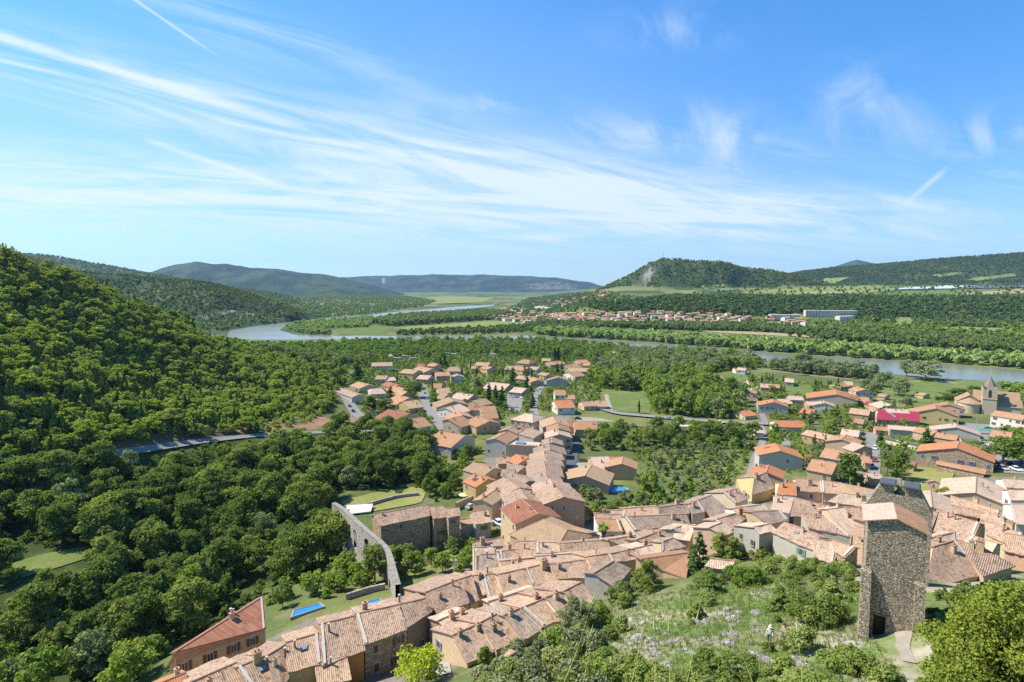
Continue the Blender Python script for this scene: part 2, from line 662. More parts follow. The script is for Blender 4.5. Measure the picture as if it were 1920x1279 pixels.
def bump(t, hgt, strength, dist):
    nd = t.new('ShaderNodeBump')
    nd.inputs['Strength'].default_value = strength
    nd.inputs['Distance'].default_value = dist
    t.put(nd.inputs['Height'], hgt)
    return nd.outputs[0]


def plain(name, col, rough=0.7, spec=0.3, var=0.12, scale=1.5, metal=0.0):
    m, t, out = new_mat(name)
    g = t.new('ShaderNodeNewGeometry')
    n = t.noise(g.outputs['Position'], scale, 4, 0.6)
    c = t.mix(1.0, col, t.ramp(n, [(0.25, 1 - var), (0.75, 1 + var)]), 'MULTIPLY')
    principled(t, out, c, rough, spec, metal=metal)
    return m


def leaf_mat(name, dark, light, transl=0.36, hue=None):
    m, t, out = new_mat(name)
    g = t.new('ShaderNodeNewGeometry')
    oi = t.new('ShaderNodeObjectInfo')
    n = t.noise(g.outputs['Position'], 0.32, 2, 0.5)
    f = t.math('ADD', t.math('MULTIPLY', g.outputs['Random Per Island'], 0.45),
               t.math('ADD', t.math('MULTIPLY', oi.outputs['Random'], 0.45), t.math('MULTIPLY', n, 0.35)))
    f = t.math('SUBTRACT', f, 0.12, clamp=True)
    c = t.mix(f, dark, light)
    if hue:
        c = t.mix(t.math('MULTIPLY', t.smooth(oi.outputs['Random'], 0.55, 1.0), 0.8), c, hue)
    a = t.new('ShaderNodeBsdfDiffuse')
    t.put(a.inputs[0], c)
    b = t.new('ShaderNodeBsdfTranslucent')
    t.put(b.inputs[0], t.mix(1.0, c, (1.25, 1.35, 0.6), 'MULTIPLY'))
    mx = t.new('ShaderNodeMixShader')
    mx.inputs[0].default_value = transl
    t.l.new(a.outputs[0], mx.inputs[1])
    t.l.new(b.outputs[0], mx.inputs[2])
    t.l.new(mx.outputs[0], out.inputs[0])
    return m


L_BROAD = leaf_mat('broadleaf_foliage', (0.072, 0.122, 0.032), (0.247, 0.307, 0.072), hue=(0.278, 0.307, 0.078))
L_OAK = leaf_mat('oak_foliage', (0.146, 0.213, 0.038), (0.438, 0.501, 0.081), hue=(0.251, 0.294, 0.086))
L_PINE = leaf_mat('pine_foliage', (0.047, 0.097, 0.030), (0.133, 0.200, 0.051), 0.15)
L_CYP = leaf_mat('cypress_foliage', (0.030, 0.053, 0.017), (0.068, 0.103, 0.027), 0.1)
L_WIL = leaf_mat('willow_foliage', (0.152, 0.199, 0.086), (0.330, 0.373, 0.171), 0.25)
L_OLIVE = leaf_mat('olive_foliage', (0.133, 0.165, 0.072), (0.294, 0.312, 0.150), 0.2)
L_GARD = leaf_mat('garden_foliage', (0.097, 0.176, 0.038), (0.387, 0.469, 0.083), hue=(0.158, 0.212, 0.077))
L_SHRUB = leaf_mat('shrub_foliage', (0.123, 0.176, 0.046), (0.359, 0.423, 0.106), hue=(0.331, 0.353, 0.134))
L_FIG = leaf_mat('evergreen_foliage', (0.064, 0.105, 0.018), (0.281, 0.323, 0.053), 0.22)
L_LIME = leaf_mat('lime_foliage', (0.248, 0.310, 0.031), (0.527, 0.558, 0.062))
L_FAR = leaf_mat('far_foliage', (0.102, 0.156, 0.054), (0.286, 0.343, 0.101))
L_FARW = leaf_mat('far_willow_foliage', (0.164, 0.240, 0.080), (0.385, 0.466, 0.168))
L_HILL = leaf_mat('hill_foliage', (0.089, 0.127, 0.040), (0.223, 0.252, 0.065))
L_PURP = leaf_mat('plum_foliage', (0.054, 0.025, 0.028), (0.109, 0.046, 0.046))
BARK = plain('bark', (0.13, 0.10, 0.075), 0.9, 0.1, 0.3, 3)


def wall_mat(name, col, var=0.18, stain=0.35):
    m, t, out = new_mat(name)
    g = t.new('ShaderNodeNewGeometry')
    oi = t.new('ShaderNodeObjectInfo')
    n = t.noise(g.outputs['Position'], 0.45, 5, 0.65)
    n2 = t.noise(g.outputs['Position'], 2.6, 4, 0.6)
    c = t.mix(1.0, col, t.ramp(n2, [(0.3, 1 - var), (0.7, 1 + var * 0.6)]), 'MULTIPLY')
    c = t.mix(t.math('MULTIPLY', t.smooth(n, 0.52, 0.78), stain), c, tuple(v * 0.55 for v in col))
    k = t.math('ADD', 0.86, t.math('MULTIPLY', oi.outputs['Random'], 0.28))
    c = t.mix(1.0, c, t.comb(k, k, k), 'MULTIPLY')
    principled(t, out, c, 0.9, 0.15, bump(t, n2, 0.12, 0.02))
    return m


WALLS = {
    'cream': wall_mat('cream_render', (0.555, 0.455, 0.308)),
    'tan': wall_mat('tan_render', (0.543, 0.399, 0.244)),
    'pink': wall_mat('pink_render', (0.616, 0.399, 0.277)),
    'grey': wall_mat('grey_render', (0.443, 0.411, 0.340)),
    'white': wall_mat('white_render', (0.687, 0.654, 0.543), 0.1, 0.2),
    'ochre': wall_mat('ochre_render', (0.592, 0.266, 0.084)),
    'yellow': wall_mat('yellow_render', (0.526, 0.397, 0.182)),
    'dark': wall_mat('dark_render', (0.246, 0.206, 0.155)),
    'brown': wall_mat('brown_render', (0.494, 0.327, 0.188)),
}


def stone_mat(name, cols, scale=2.2, mortar=(0.30, 0.26, 0.21), bdist=0.12, flat=2.2):
    m, t, out = new_mat(name)
    g = t.new('ShaderNodeTexCoord')
    mp = t.new('ShaderNodeMapping')
    mp.inputs['Scale'].default_value = (1, 1, flat)
    t.l.new(g.outputs['Object'], mp.inputs[0])
    nz = t.noise(mp.outputs[0], 1.3, 3)
    wv = t.mix(0.12, mp.outputs[0], t.comb(nz, nz, nz), 'ADD')
    v = t.new('ShaderNodeTexVoronoi', feature='F1')
    t.l.new(wv, v.inputs['Vector'])
    v.inputs['Scale'].default_value = scale
    e = t.new('ShaderNodeTexVoronoi', feature='DISTANCE_TO_EDGE')
    t.l.new(wv, e.inputs['Vector'])
    e.inputs['Scale'].default_value = scale
    sx = t.sep(v.outputs['Color'])
    c = t.ramp(sx[0], [(i / (len(cols) - 1), q) for i, q in enumerate(cols)])
    big = t.noise(g.outputs['Object'], 0.5, 4, 0.6)
    c = t.mix(t.math('MULTIPLY', t.smooth(big, 0.5, 0.72), 0.45), c, (0.13, 0.115, 0.095))
    edge = t.smooth(e.outputs['Distance'], 0.0, 0.09)
    c = t.mix(edge, mortar, c)
    hgt = t.math('ADD', t.smooth(e.outputs['Distance'], 0.0, 0.16), t.math('MULTIPLY', sx[1], 0.6))
    principled(t, out, c, 0.92, 0.15, bump(t, hgt, 0.9, bdist))
    return m


STONE = stone_mat('rubble_stone', [(0.302, 0.245, 0.172), (0.517, 0.424, 0.299), (0.647, 0.531, 0.379), (0.389, 0.318, 0.230)], 3.4, (0.229, 0.179, 0.121), 0.16)
STONE2 = stone_mat('pale_rubble_stone', [(0.289, 0.250, 0.202), (0.442, 0.394, 0.328), (0.501, 0.452, 0.385), (0.346, 0.308, 0.260)], 1.6, (0.317, 0.280, 0.221), 0.08)
WALLS['stone'] = STONE2
WALLS['rubble'] = stone_mat('brown_rubble_wall', [(0.254, 0.183, 0.117), (0.420, 0.317, 0.204), (0.509, 0.400, 0.275), (0.330, 0.246, 0.162)], 1.5, (0.382, 0.286, 0.189), 0.08)


def tile_mat(name, stops, pu=0.27, pv=0.36, shade_lichen=0.32, var=0.25):
    """canal tiles: stops = palette positions; UV in metres (u along the ridge, v down the slope)"""
    m, t, out = new_mat(name)
    uv = t.new('ShaderNodeUVMap')
    u, v, _ = t.sep(uv.outputs[0])
    oi = t.new('ShaderNodeObjectInfo')
    g = t.new('ShaderNodeNewGeometry')
    cu = t.math('FLOOR', t.math('DIVIDE', u, pu))
    cv = t.math('FLOOR', t.math('ADD', t.math('DIVIDE', v, pv), t.math('MULTIPLY', oi.outputs['Random'], 40)))
    wn = t.new('ShaderNodeTexWhiteNoise', noise_dimensions='3D')
    t.l.new(t.comb(cu, cv, t.math('MULTIPLY', oi.outputs['Random'], 97)), wn.inputs['Vector'])
    patch = t.noise(g.outputs['Position'], 0.55, 4, 0.7)
    f = t.math('ADD', t.math('MULTIPLY', wn.outputs['Value'], 0.62), t.math('MULTIPLY', t.smooth(patch, 0.3, 0.72), 0.38))
    c = t.ramp(f, stops)
    # groove shade painted into the colour: darker channels between the cover tiles
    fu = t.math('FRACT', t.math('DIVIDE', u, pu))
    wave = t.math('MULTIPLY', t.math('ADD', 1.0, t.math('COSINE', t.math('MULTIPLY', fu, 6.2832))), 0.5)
    c = t.mix(t.math('MULTIPLY', t.smooth(wave, 0.45, 0.9), shade_lichen), c, (0.15, 0.12, 0.085))
    st = t.noise(g.outputs['Position'], 1.9, 5, 0.7)
    c = t.mix(t.math('MULTIPLY', t.smooth(st, 0.52, 0.72), shade_lichen * 0.7), c, (0.17, 0.145, 0.11))
    k = t.math('ADD', 1 - var * 0.5, t.math('MULTIPLY', oi.outputs['Random'], var))
    c = t.mix(1.0, c, t.comb(k, k, k), 'MULTIPLY')
    fv = t.math('FRACT', t.math('ADD', t.math('DIVIDE', v, pv), t.math('MULTIPLY', oi.outputs['Random'], 40)))
    hgt = t.math('ADD', t.math('MULTIPLY', t.math('SUBTRACT', 1.0, wave), 1.0), t.math('MULTIPLY', fv, 0.3))
    principled(t, out, c, 0.85, 0.2, bump(t, hgt, 0.8, 0.07))
    return m


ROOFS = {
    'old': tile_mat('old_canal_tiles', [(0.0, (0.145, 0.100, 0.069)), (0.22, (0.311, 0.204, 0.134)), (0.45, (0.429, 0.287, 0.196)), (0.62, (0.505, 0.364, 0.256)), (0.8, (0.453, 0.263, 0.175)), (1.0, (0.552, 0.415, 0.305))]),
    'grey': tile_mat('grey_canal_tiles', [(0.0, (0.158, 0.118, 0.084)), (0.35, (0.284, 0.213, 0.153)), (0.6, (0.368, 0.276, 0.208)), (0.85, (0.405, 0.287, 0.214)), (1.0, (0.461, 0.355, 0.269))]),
    'pale': tile_mat('pale_canal_tiles', [(0.0, (0.328, 0.225, 0.155)), (0.3, (0.505, 0.364, 0.256)), (0.6, (0.588, 0.442, 0.315)), (1.0, (0.626, 0.477, 0.355))], shade_lichen=0.25),
    'rosy': tile_mat('rosy_canal_tiles', [(0.0, (0.233, 0.146, 0.089)), (0.3, (0.413, 0.264, 0.169)), (0.6, (0.523, 0.370, 0.245)), (0.85, (0.500, 0.267, 0.155)), (1.0, (0.598, 0.465, 0.311))], shade_lichen=0.28),
    'red': tile_mat('red_tiles', [(0.0, (0.228, 0.077, 0.045)), (0.4, (0.326, 0.122, 0.069)), (0.75, (0.383, 0.163, 0.098)), (1.0, (0.424, 0.220, 0.139))], shade_lichen=0.3),
    'orange': tile_mat('orange_tiles', [(0.0, (0.391, 0.146, 0.062)), (0.5, (0.472, 0.191, 0.081)), (1.0, (0.513, 0.237, 0.114))], shade_lichen=0.1, var=0.15),
    'salmon': tile_mat('salmon_tiles', [(0.0, (0.326, 0.164, 0.085)), (0.5, (0.424, 0.227, 0.123)), (1.0, (0.472, 0.279, 0.160))], shade_lichen=0.15),
    'beige': tile_mat('beige_tiles', [(0.0, (0.309, 0.200, 0.109)), (0.5, (0.407, 0.271, 0.155)), (1.0, (0.464, 0.326, 0.199))], shade_lichen=0.2),
    'pinkpale': tile_mat('pale_pink_tiles', [(0.0, (0.437, 0.296, 0.215)), (0.5, (0.520, 0.363, 0.268)), (1.0, (0.570, 0.411, 0.314))], shade_lichen=0.1),
    'crimson': plain('crimson_sheet_roof', (0.311, 0.033, 0.048), 0.5, 0.4, 0.06, 0.6),
}
RIDGE_CAP = plain('ridge_tiles', (0.385, 0.222, 0.148), 0.85, 0.2, 0.25, 2.5)
MORTAR = plain('pale_mortar', (0.459, 0.422, 0.370), 0.9, 0.2, 0.15, 2)
GLASS_DARK = plain('window_glass', (0.025, 0.028, 0.03), 0.15, 0.5, 0.2, 1)
FRAME_W = plain('painted_frame', (0.459, 0.444, 0.407), 0.6, 0.3, 0.05, 1)
SHUT = {
    'blue': plain('blue_shutter_paint', (0.074, 0.126, 0.311), 0.6, 0.3, 0.08),
    'green': plain('green_shutter_paint', (0.118, 0.266, 0.200), 0.6, 0.3, 0.08),
    'brown': plain('brown_shutter_paint', (0.148, 0.067, 0.037), 0.6, 0.3, 0.1),
    'white': plain('white_shutter_paint', (0.459, 0.459, 0.429), 0.6, 0.3, 0.05),
    'lilac': plain('lilac_shutter_paint', (0.222, 0.222, 0.355), 0.6, 0.3, 0.05),
}
ASPHALT = plain('asphalt', (0.217, 0.209, 0.190), 0.9, 0.2, 0.14, 0.5)
ASPHALT_DARK = plain('dark_asphalt', (0.096, 0.096, 0.092), 0.9, 0.2, 0.12, 0.5)
GRAVEL = plain('pale_gravel', (0.311, 0.274, 0.215), 0.95, 0.1, 0.2, 0.8)
PAINT_LINE = plain('road_paint', (0.7, 0.7, 0.68), 0.7, 0.2, 0.05)
CONCRETE = plain('concrete', (0.311, 0.296, 0.266), 0.9, 0.2, 0.15, 0.8)
WOOD = plain('weathered_wood', (0.25, 0.17, 0.10), 0.85, 0.2, 0.25, 3)
METAL = plain('grey_metal', (0.30, 0.31, 0.33), 0.4, 0.5, 0.1, 2, metal=0.6)
BLUE_METAL = plain('blue_grey_sheet', (0.085, 0.095, 0.115), 0.9, 0.1, 0.1, 2)
POOL_BLUE = plain('pool_water', (0.03, 0.22, 0.62), 0.12, 0.5, 0.08, 0.8)
SOLAR = plain('solar_panel_glass', (0.05, 0.08, 0.16), 0.2, 0.6, 0.1, 1)
SKYLIGHT = plain('skylight_glass', (0.22, 0.25, 0.29), 0.35, 0.3, 0.1, 1)

# ------------------------------------------------------------------ the ground sheet
PXV, PYV = project(GXX.ravel(), GYY.ravel(), GH.ravel())
gx, gy, gh, gwh = GXX.ravel(), GYY.ravel(), GH.ravel(), GWHICH.ravel()


def C3(c):
    return np.array(c, float)[None, :]


def lerp3(a, b, k):
    return a + (b - a) * k[:, None]


nA = fbm(gx / 30, gy / 30, 4) + 0.5
nB = fbm(gx / 6 + 31, gy / 6, 4) + 0.5
nC = fbm(gx / 2.0 + 3, gy / 2.0, 3) + 0.5
colr = lerp3(C3((0.095, 0.122, 0.038)) + 0 * gx[:, None], C3((0.165, 0.175, 0.055)), sstep(0.35, 0.7, nA))
colr = lerp3(colr, C3((0.22, 0.19, 0.11)), sstep(0.62, 0.8, nB) * 0.5)
# forest floor: left hill and the ravine
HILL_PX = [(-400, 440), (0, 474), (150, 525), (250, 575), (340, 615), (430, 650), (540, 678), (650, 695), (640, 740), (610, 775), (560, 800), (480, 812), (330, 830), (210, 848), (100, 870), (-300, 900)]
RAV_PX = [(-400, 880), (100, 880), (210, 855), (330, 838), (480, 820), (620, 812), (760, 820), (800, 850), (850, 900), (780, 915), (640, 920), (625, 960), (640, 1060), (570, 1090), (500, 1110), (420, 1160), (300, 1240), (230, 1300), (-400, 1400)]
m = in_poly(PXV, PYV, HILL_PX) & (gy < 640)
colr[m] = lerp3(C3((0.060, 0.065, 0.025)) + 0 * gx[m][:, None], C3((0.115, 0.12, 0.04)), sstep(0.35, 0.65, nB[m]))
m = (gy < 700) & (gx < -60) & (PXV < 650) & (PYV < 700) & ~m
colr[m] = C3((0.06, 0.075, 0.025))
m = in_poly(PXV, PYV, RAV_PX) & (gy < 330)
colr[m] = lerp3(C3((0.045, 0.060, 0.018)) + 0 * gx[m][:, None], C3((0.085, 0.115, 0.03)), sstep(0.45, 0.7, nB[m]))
# bare cut banks above the road
for poly, cc in (([(150, 850), (230, 815), (330, 790), (400, 770), (415, 815), (330, 832), (210, 850)], (0.150, 0.095, 0.060)),
                 ([(440, 812), (470, 780), (520, 750), (545, 742), (560, 765), (600, 775), (635, 800), (560, 808)], (0.300, 0.175, 0.105)),
                 ([(655, 745), (700, 800), (690, 806), (640, 790)], (0.25, 0.18, 0.10)),
                 ([(-20, 512), (60, 512), (70, 524), (-20, 530)], (0.33, 0.28, 0.2))):
    m = in_poly(PXV, PYV, poly) & (gy < 640)
    colr[m] = lerp3(C3(cc) + 0 * gx[m][:, None], C3((0.12, 0.13, 0.05)), sstep(0.5, 0.72, nB[m]))
# yards and lanes between the packed old houses
m = in_poly(PXV, PYV, [(300, 1300), (560, 1170), (760, 1110), (890, 1040), (960, 1010), (1100, 960), (1300, 940), (1400, 895), (1500, 905), (1650, 925), (1760, 935), (1800, 895), (1930, 895), (1930, 1060), (1740, 1110), (1640, 1080), (1560, 1060), (1440, 1010), (1380, 1020), (1290, 1060), (1180, 1062), (1110, 1120), (1000, 1195), (900, 1240), (820, 1290)]) & (gy < 260)
colr[m] = lerp3(C3((0.22, 0.19, 0.15)) + 0 * gx[m][:, None], C3((0.12, 0.13, 0.06)), sstep(0.6, 0.75, nB[m]))
m = in_poly(PXV, PYV, [(985, 780), (1070, 780), (1080, 860), (1060, 960), (1100, 1000), (960, 1010), (900, 960), (880, 900), (930, 830)]) & (gy < 420)
colr[m] = lerp3(C3((0.22, 0.20, 0.17)) + 0 * gx[m][:, None], C3((0.12, 0.14, 0.06)), sstep(0.55, 0.75, nB[m]))
# dry rocky slope under the viewpoint
m = (gy < 100) & (gh > 34) & (gx > -45)
k = sstep(34, 40, gh[m]) * sstep(100, 85, gy[m])
g1_ = lerp3(C3((0.125, 0.180, 0.05)) + 0 * gx[m][:, None], C3((0.225, 0.225, 0.105)), sstep(0.35, 0.65, nB[m]))
rock = sstep(0.585, 0.68, 0.55 * nB[m] + 0.45 * nC[m] + 0.08 * sstep(0.4, 0.7, nA[m]))
g1_ = lerp3(g1_, C3((0.33, 0.295, 0.235)), rock * 0.85)
colr[m] = lerp3(colr[m], g1_, k)
# far plain: patchwork of fields
m = (gy > 1500) & (gwh == 0)
cell = vnoise(np.floor(gx[m] / 130 + vnoise(gx[m] / 400, gy[m] / 400) * 3) * 7.7, np.floor(gy[m] / 190) * 5.3)
f = lerp3(C3((0.06, 0.095, 0.03)) + 0 * gx[m][:, None], C3((0.19, 0.20, 0.075)), sstep(0.35, 0.8, cell))
colr[m] = lerp3(colr[m], f, sstep(1500, 2000, gy[m]))
m = (gy > 1000) & (gy < 2300) & (PXV < 620) & (gwh == 0)
colr[m] = lerp3(C3((0.05, 0.075, 0.028)) + 0 * gx[m][:, None], C3((0.09, 0.11, 0.045)), sstep(0.4, 0.7, nA[m]))
# wooded ridges
m = gwh > 0
cl = fbm(gx[m] / 160, gy[m] / 160, 5) + 0.5
fo = lerp3(C3((0.030, 0.052, 0.018)) + 0 * gx[m][:, None], C3((0.075, 0.105, 0.035)), sstep(0.35, 0.68, cl))
colr[m] = fo * np.where(np.isin(gwh[m], [RNAMES.index(q) + 1 for q in ('mountain', 'plateau', 'blue_peak')]), 0.72, 1.0)[:, None]
for poly, cc, reg in (([(1192, 538), (1204, 514), (1216, 504), (1230, 502), (1228, 512), (1220, 526), (1206, 545), (1192, 548)], (0.30, 0.28, 0.25), 'castle'),
                      ([(360, 592), (400, 580), (450, 583), (500, 592), (540, 602), (480, 612), (420, 616)], (0.22, 0.20, 0.175), 'left_mid'),
                      ([(470, 572), (520, 580), (575, 592), (560, 596), (500, 586)], (0.10, 0.085, 0.075), 'left_mid'),
                      ([(985, 531), (1040, 528), (1085, 534), (1080, 545), (1030, 543), (990, 541)], (0.15, 0.125, 0.115), 'plateau'),
                      ([(715, 520), (722, 519), (724, 530), (718, 532)], (0.24, 0.22, 0.20), 'plateau'),
                      ([(195, 514), (215, 512), (225, 518), (205, 520)], (0.16, 0.2, 0.06), 'left_back')):
    m = in_poly(PXV, PYV, poly) & (gwh == RNAMES.index(reg) + 1)
    st = vnoise(gx[m] / 14, gy[m] / 60 + gh[m] / 30)
    colr[m] = lerp3(colr[m], C3(cc), 0.1 + 0.9 * sstep(0.4, 0.6, st))
colr *= (0.86 + 0.28 * nC)[:, None]

GROUND_MAT, t_, out_ = new_mat('ground_cover')
va = t_.new('ShaderNodeVertexColor', layer_name='Col')
g_ = t_.new('ShaderNodeNewGeometry')
n1_ = t_.noise(g_.outputs['Position'], 1.1, 5, 0.65)
n2_ = t_.noise(g_.outputs['Position'], 0.06, 4, 0.6)
c_ = t_.mix(1.0, va.outputs[0], t_.ramp(n1_, [(0.25, 0.72), (0.75, 1.25)]), 'MULTIPLY')
c_ = t_.mix(1.0, c_, t_.ramp(n2_, [(0.3, 0.85), (0.7, 1.15)]), 'MULTIPLY')
principled(t_, out_, c_, 0.95, 0.1, bump(t_, n1_, 0.6, 0.25))

idx = np.arange(NROW * NCOL).reshape(NROW, NCOL)
quads = np.stack([idx[:-1, :-1], idx[:-1, 1:], idx[1:, 1:], idx[1:, :-1]], -1).reshape(-1, 4)
qw = gwh[quads].max(1)
ALLV = np.stack([gx, gy, gh], 1)


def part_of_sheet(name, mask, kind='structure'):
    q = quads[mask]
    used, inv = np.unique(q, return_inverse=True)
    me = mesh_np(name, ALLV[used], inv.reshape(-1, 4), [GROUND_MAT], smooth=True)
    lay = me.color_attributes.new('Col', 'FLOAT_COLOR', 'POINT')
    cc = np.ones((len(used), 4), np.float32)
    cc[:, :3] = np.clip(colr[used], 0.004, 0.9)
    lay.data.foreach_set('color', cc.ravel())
    return tag(ob(name, me), kind=kind)


part_of_sheet('ground', qw == 0)
for nm, label in (('left_mid', 'hill'), ('left_back', 'hills'), ('mountain', 'mountain'), ('plateau', 'mountains'), ('castle', 'hill'), ('right', 'hills'), ('blue_peak', 'mountain')):
    mk = qw == RNAMES.index(nm) + 1
    if mk.any():
        part_of_sheet(label, mk)

# water
RIVER_MAT, t_, out_ = new_mat('river_water')
g_ = t_.new('ShaderNodeNewGeometry')
n_ = t_.noise(g_.outputs['Position'], 0.012, 4, 0.6)
nr_ = t_.noise(g_.outputs['Position'], 0.9, 4, 0.6)
cw_ = t_.mix(t_.smooth(n_, 0.35, 0.7), (0.175, 0.20, 0.155), (0.225, 0.235, 0.17))
b_ = principled(t_, out_, cw_, 0.22, 0.5, bump(t_, nr_, 0.35, 0.12))
from mathutils.geometry import tessellate_polygon
tri = tessellate_polygon([[Vector((x, y, 0)) for x, y in RIVER]])
me = mesh_np('river', np.array([(x, y, 0.02) for x, y in RIVER]), [tuple(q) for q in tri], [RIVER_MAT])
tag(ob('river', me), kind='structure')


def field_mat(name, c1, c2, rows=None, ang=0.0):
    m_, t, out = new_mat(name)
    g = t.new('ShaderNodeNewGeometry')
    n = t.noise(g.outputs['Position'], 0.05, 5, 0.65)
    n2 = t.noise(g.outputs['Position'], 0.9, 4, 0.65)
    c = t.mix(t.smooth(n, 0.35, 0.68), c1, c2)
    if rows:
        x, y, z = t.sep(g.outputs['Position'])
        q = t.math('ADD', t.math('MULTIPLY', x, math.cos(ang)), t.math('MULTIPLY', y, math.sin(ang)))
        s_ = t.math('SINE', t.math('MULTIPLY', q, 6.28 / rows))
        c = t.mix(t.math('MULTIPLY', t.smooth(s_, -0.2, 0.6), 0.35), c, tuple(v * 0.6 for v in c1))
    c = t.mix(1.0, c, t.ramp(n2, [(0.25, 0.75), (0.75, 1.2)]), 'MULTIPLY')
    principled(t, out, c, 0.95, 0.1)
    return m_


MEADOW = field_mat('meadow_grass', (0.110, 0.158, 0.040), (0.165, 0.195, 0.060))
LAWN = field_mat('dry_lawn', (0.215, 0.225, 0.065), (0.275, 0.255, 0.095))
GREEN_LAWN = field_mat('green_lawn', (0.112, 0.158, 0.042), (0.150, 0.188, 0.052))
CROP = field_mat('young_crop', (0.170, 0.215, 0.055), (0.225, 0.245, 0.080))
WHEAT = field_mat('ripening_crop', (0.30, 0.255, 0.13), (0.36, 0.30, 0.16))
VINE = field_mat('orchard_rows', (0.10, 0.15, 0.035), (0.15, 0.18, 0.05), 9.0, 0.5)
PLASTIC = field_mat('plastic_tunnels', (0.42, 0.47, 0.52), (0.56, 0.60, 0.64), 7.0, 1.2)
NETTING = field_mat('dark_hail_netting', (0.10, 0.12, 0.13), (0.15, 0.165, 0.17))


def sheet(name, pts_px, mat, off, rows=14, cols=14):
    """an area of ground outlined by photo pixels, draped on the terrain"""
    w3 = []
    n = len(pts_px)
    for i in range(n):
        a, b = pts_px[i], pts_px[(i + 1) % n]
        for k in range(4):
            q = hit(a[0] + (b[0] - a[0]) * k / 4, a[1] + (b[1] - a[1]) * k / 4)
            w3.append((q[0], q[1]))
    P = np.array(w3)
    ys = np.linspace(P[:, 1].min() + 0.02, P[:, 1].max() - 0.02, rows)
    V, faces = [], []
    for r, yv in enumerate(ys):
        xs = []
        for i in range(len(P)):
            (x0, y0), (x1, y1) = P[i], P[(i + 1) % len(P)]
            if (y0 > yv) != (y1 > yv):
                xs.append(x0 + (yv - y0) * (x1 - x0) / (y1 - y0))
        xa, xb = (min(xs), max(xs)) if xs else (P[:, 0].mean(), P[:, 0].mean() + 0.01)
        for c in range(cols):
            V.append((xa + (xb - xa) * c / (cols - 1), yv))
    V = np.array(V)
    Z = gz(V[:, 0], V[:, 1]) + off
    V = np.concatenate([V, Z[:, None]], 1)
    for r in range(rows - 1):
        for c in range(cols - 1):
            i = r * cols + c
            faces.append((i, i + 1, i + cols + 1, i + cols))
    return tag(ob(name, mesh_np(name, V, np.array(faces), [mat], smooth=True)), kind='structure')


sheet('field', [(750, 614), (880, 605), (1010, 599), (985, 611), (870, 621), (750, 626)], CROP, 0.4)
sheet('field', [(624, 617), (690, 613), (740, 613), (720, 627), (640, 627.5)], VINE, 0.35)
sheet('field', [(735, 561), (830, 557), (930, 558), (905, 568), (760, 572)], CROP, 1.5)
sheet('field', [(1385, 548), (1480, 541), (1640, 535), (1700, 543), (1600, 552), (1420, 556)], CROP, 1.2, 24, 30)
sheet('field', [(1600, 553), (1700, 546), (1930, 541), (1940, 556), (1720, 558), (1620, 558)], GREEN_LAWN, 1.3, 24, 30)
sheet('field', [(1430, 553.5), (1500, 550), (1600, 547), (1605, 550), (1500, 554), (1440, 556)], WHEAT, 2.2, 16, 24)
sheet('field', [(1780, 553), (1925, 542), (1930, 550), (1820, 555.5)], WHEAT, 2.4, 16, 24)
sheet('plastic_field', [(1663, 543.5), (1700, 540), (1790, 536), (1835, 536), (1790, 542), (1740, 543.5)], PLASTIC, 2.6, 16, 24)
sheet('netted_field', [(1800, 541), (1850, 536), (1930, 534), (1930, 539), (1850, 542)], NETTING, 2.8, 16, 24)
sheet('netted_field', [(1335, 547), (1385, 542.5), (1375, 546), (1340, 549)], NETTING, 2.5)
sheet('field', [(1308, 536), (1355, 533), (1362, 538), (1320, 543)], CROP, 1.6)
sheet('field', [(1500, 527), (1590, 519), (1600, 524), (1520, 533)], CROP, 3.0, 16, 20)
sheet('field', [(1740, 517), (1800, 511), (1805, 515), (1765, 521)], CROP, 4.0, 16, 20)
sheet('field', [(1810, 524), (1900, 514), (1910, 519), (1830, 528)], CROP, 4.0, 16, 20)
sheet('field', [(1672, 612), (1680, 596), (1705, 594), (1715, 600), (1708, 612)], CROP, 0.5)
sheet('field', [(1745, 615), (1800, 613), (1885, 616), (1880, 625), (1790, 622)], CROP, 0.5)
sheet('reed_bed', [(1290, 620), (1400, 622), (1500, 627), (1600, 634), (1590, 637), (1480, 631), (1380, 626)], WHEAT, 0.5)
sheet('meadow', [(1138, 738), (1165, 733), (1205, 738), (1222, 758), (1218, 776), (1160, 774), (1143, 762)], MEADOW, 0.25)
sheet('meadow', [(1625, 728), (1700, 716), (1790, 714), (1930, 722), (1930, 750), (1830, 752), (1750, 757), (1650, 752)], MEADOW, 0.22)
sheet('meadow', [(1330, 700), (1390, 696), (1392, 716), (1345, 722)], MEADOW, 0.25)
sheet('meadow', [(1470, 722), (1520, 722), (1530, 745), (1475, 742)], GREEN_LAWN, 0.25)
sheet('meadow', [(20, 1058), (80, 1040), (165, 1025), (180, 1042), (120, 1062), (40, 1085)], MEADOW, 0.25)
sheet('meadow', [(640, 940), (700, 925), (780, 913), (800, 922), (790, 944), (690, 962), (650, 962)], LAWN, 0.25)
sheet('lawn', [(1097, 793), (1120, 786), (1150, 788), (1160, 798), (1140, 804), (1110, 803)], GREEN_LAWN, 0.2)
sheet('lawn', [(1690, 900), (1720, 874), (1790, 886), (1780, 915), (1730, 928), (1695, 925)], LAWN, 0.3)
sheet('lawn', [(900, 806), (920, 812), (930, 826), (905, 826), (890, 812)], GREEN_LAWN, 0.25)
sheet('town_square', [(1800, 793), (1868, 797), (1862, 818), (1860, 848), (1925, 858), (1925, 890), (1868, 886), (1848, 858), (1838, 830), (1815, 806)], ASPHALT, 0.16, 24, 24)
sheet('car_park', [(948, 742), (985, 746), (975, 772), (955, 772)], ASPHALT, 0.22)
sheet('driveway', [(1076, 782), (1120, 784), (1160, 792), (1140, 790), (1110, 789), (1095, 793), (1085, 795)], GRAVEL, 0.25)
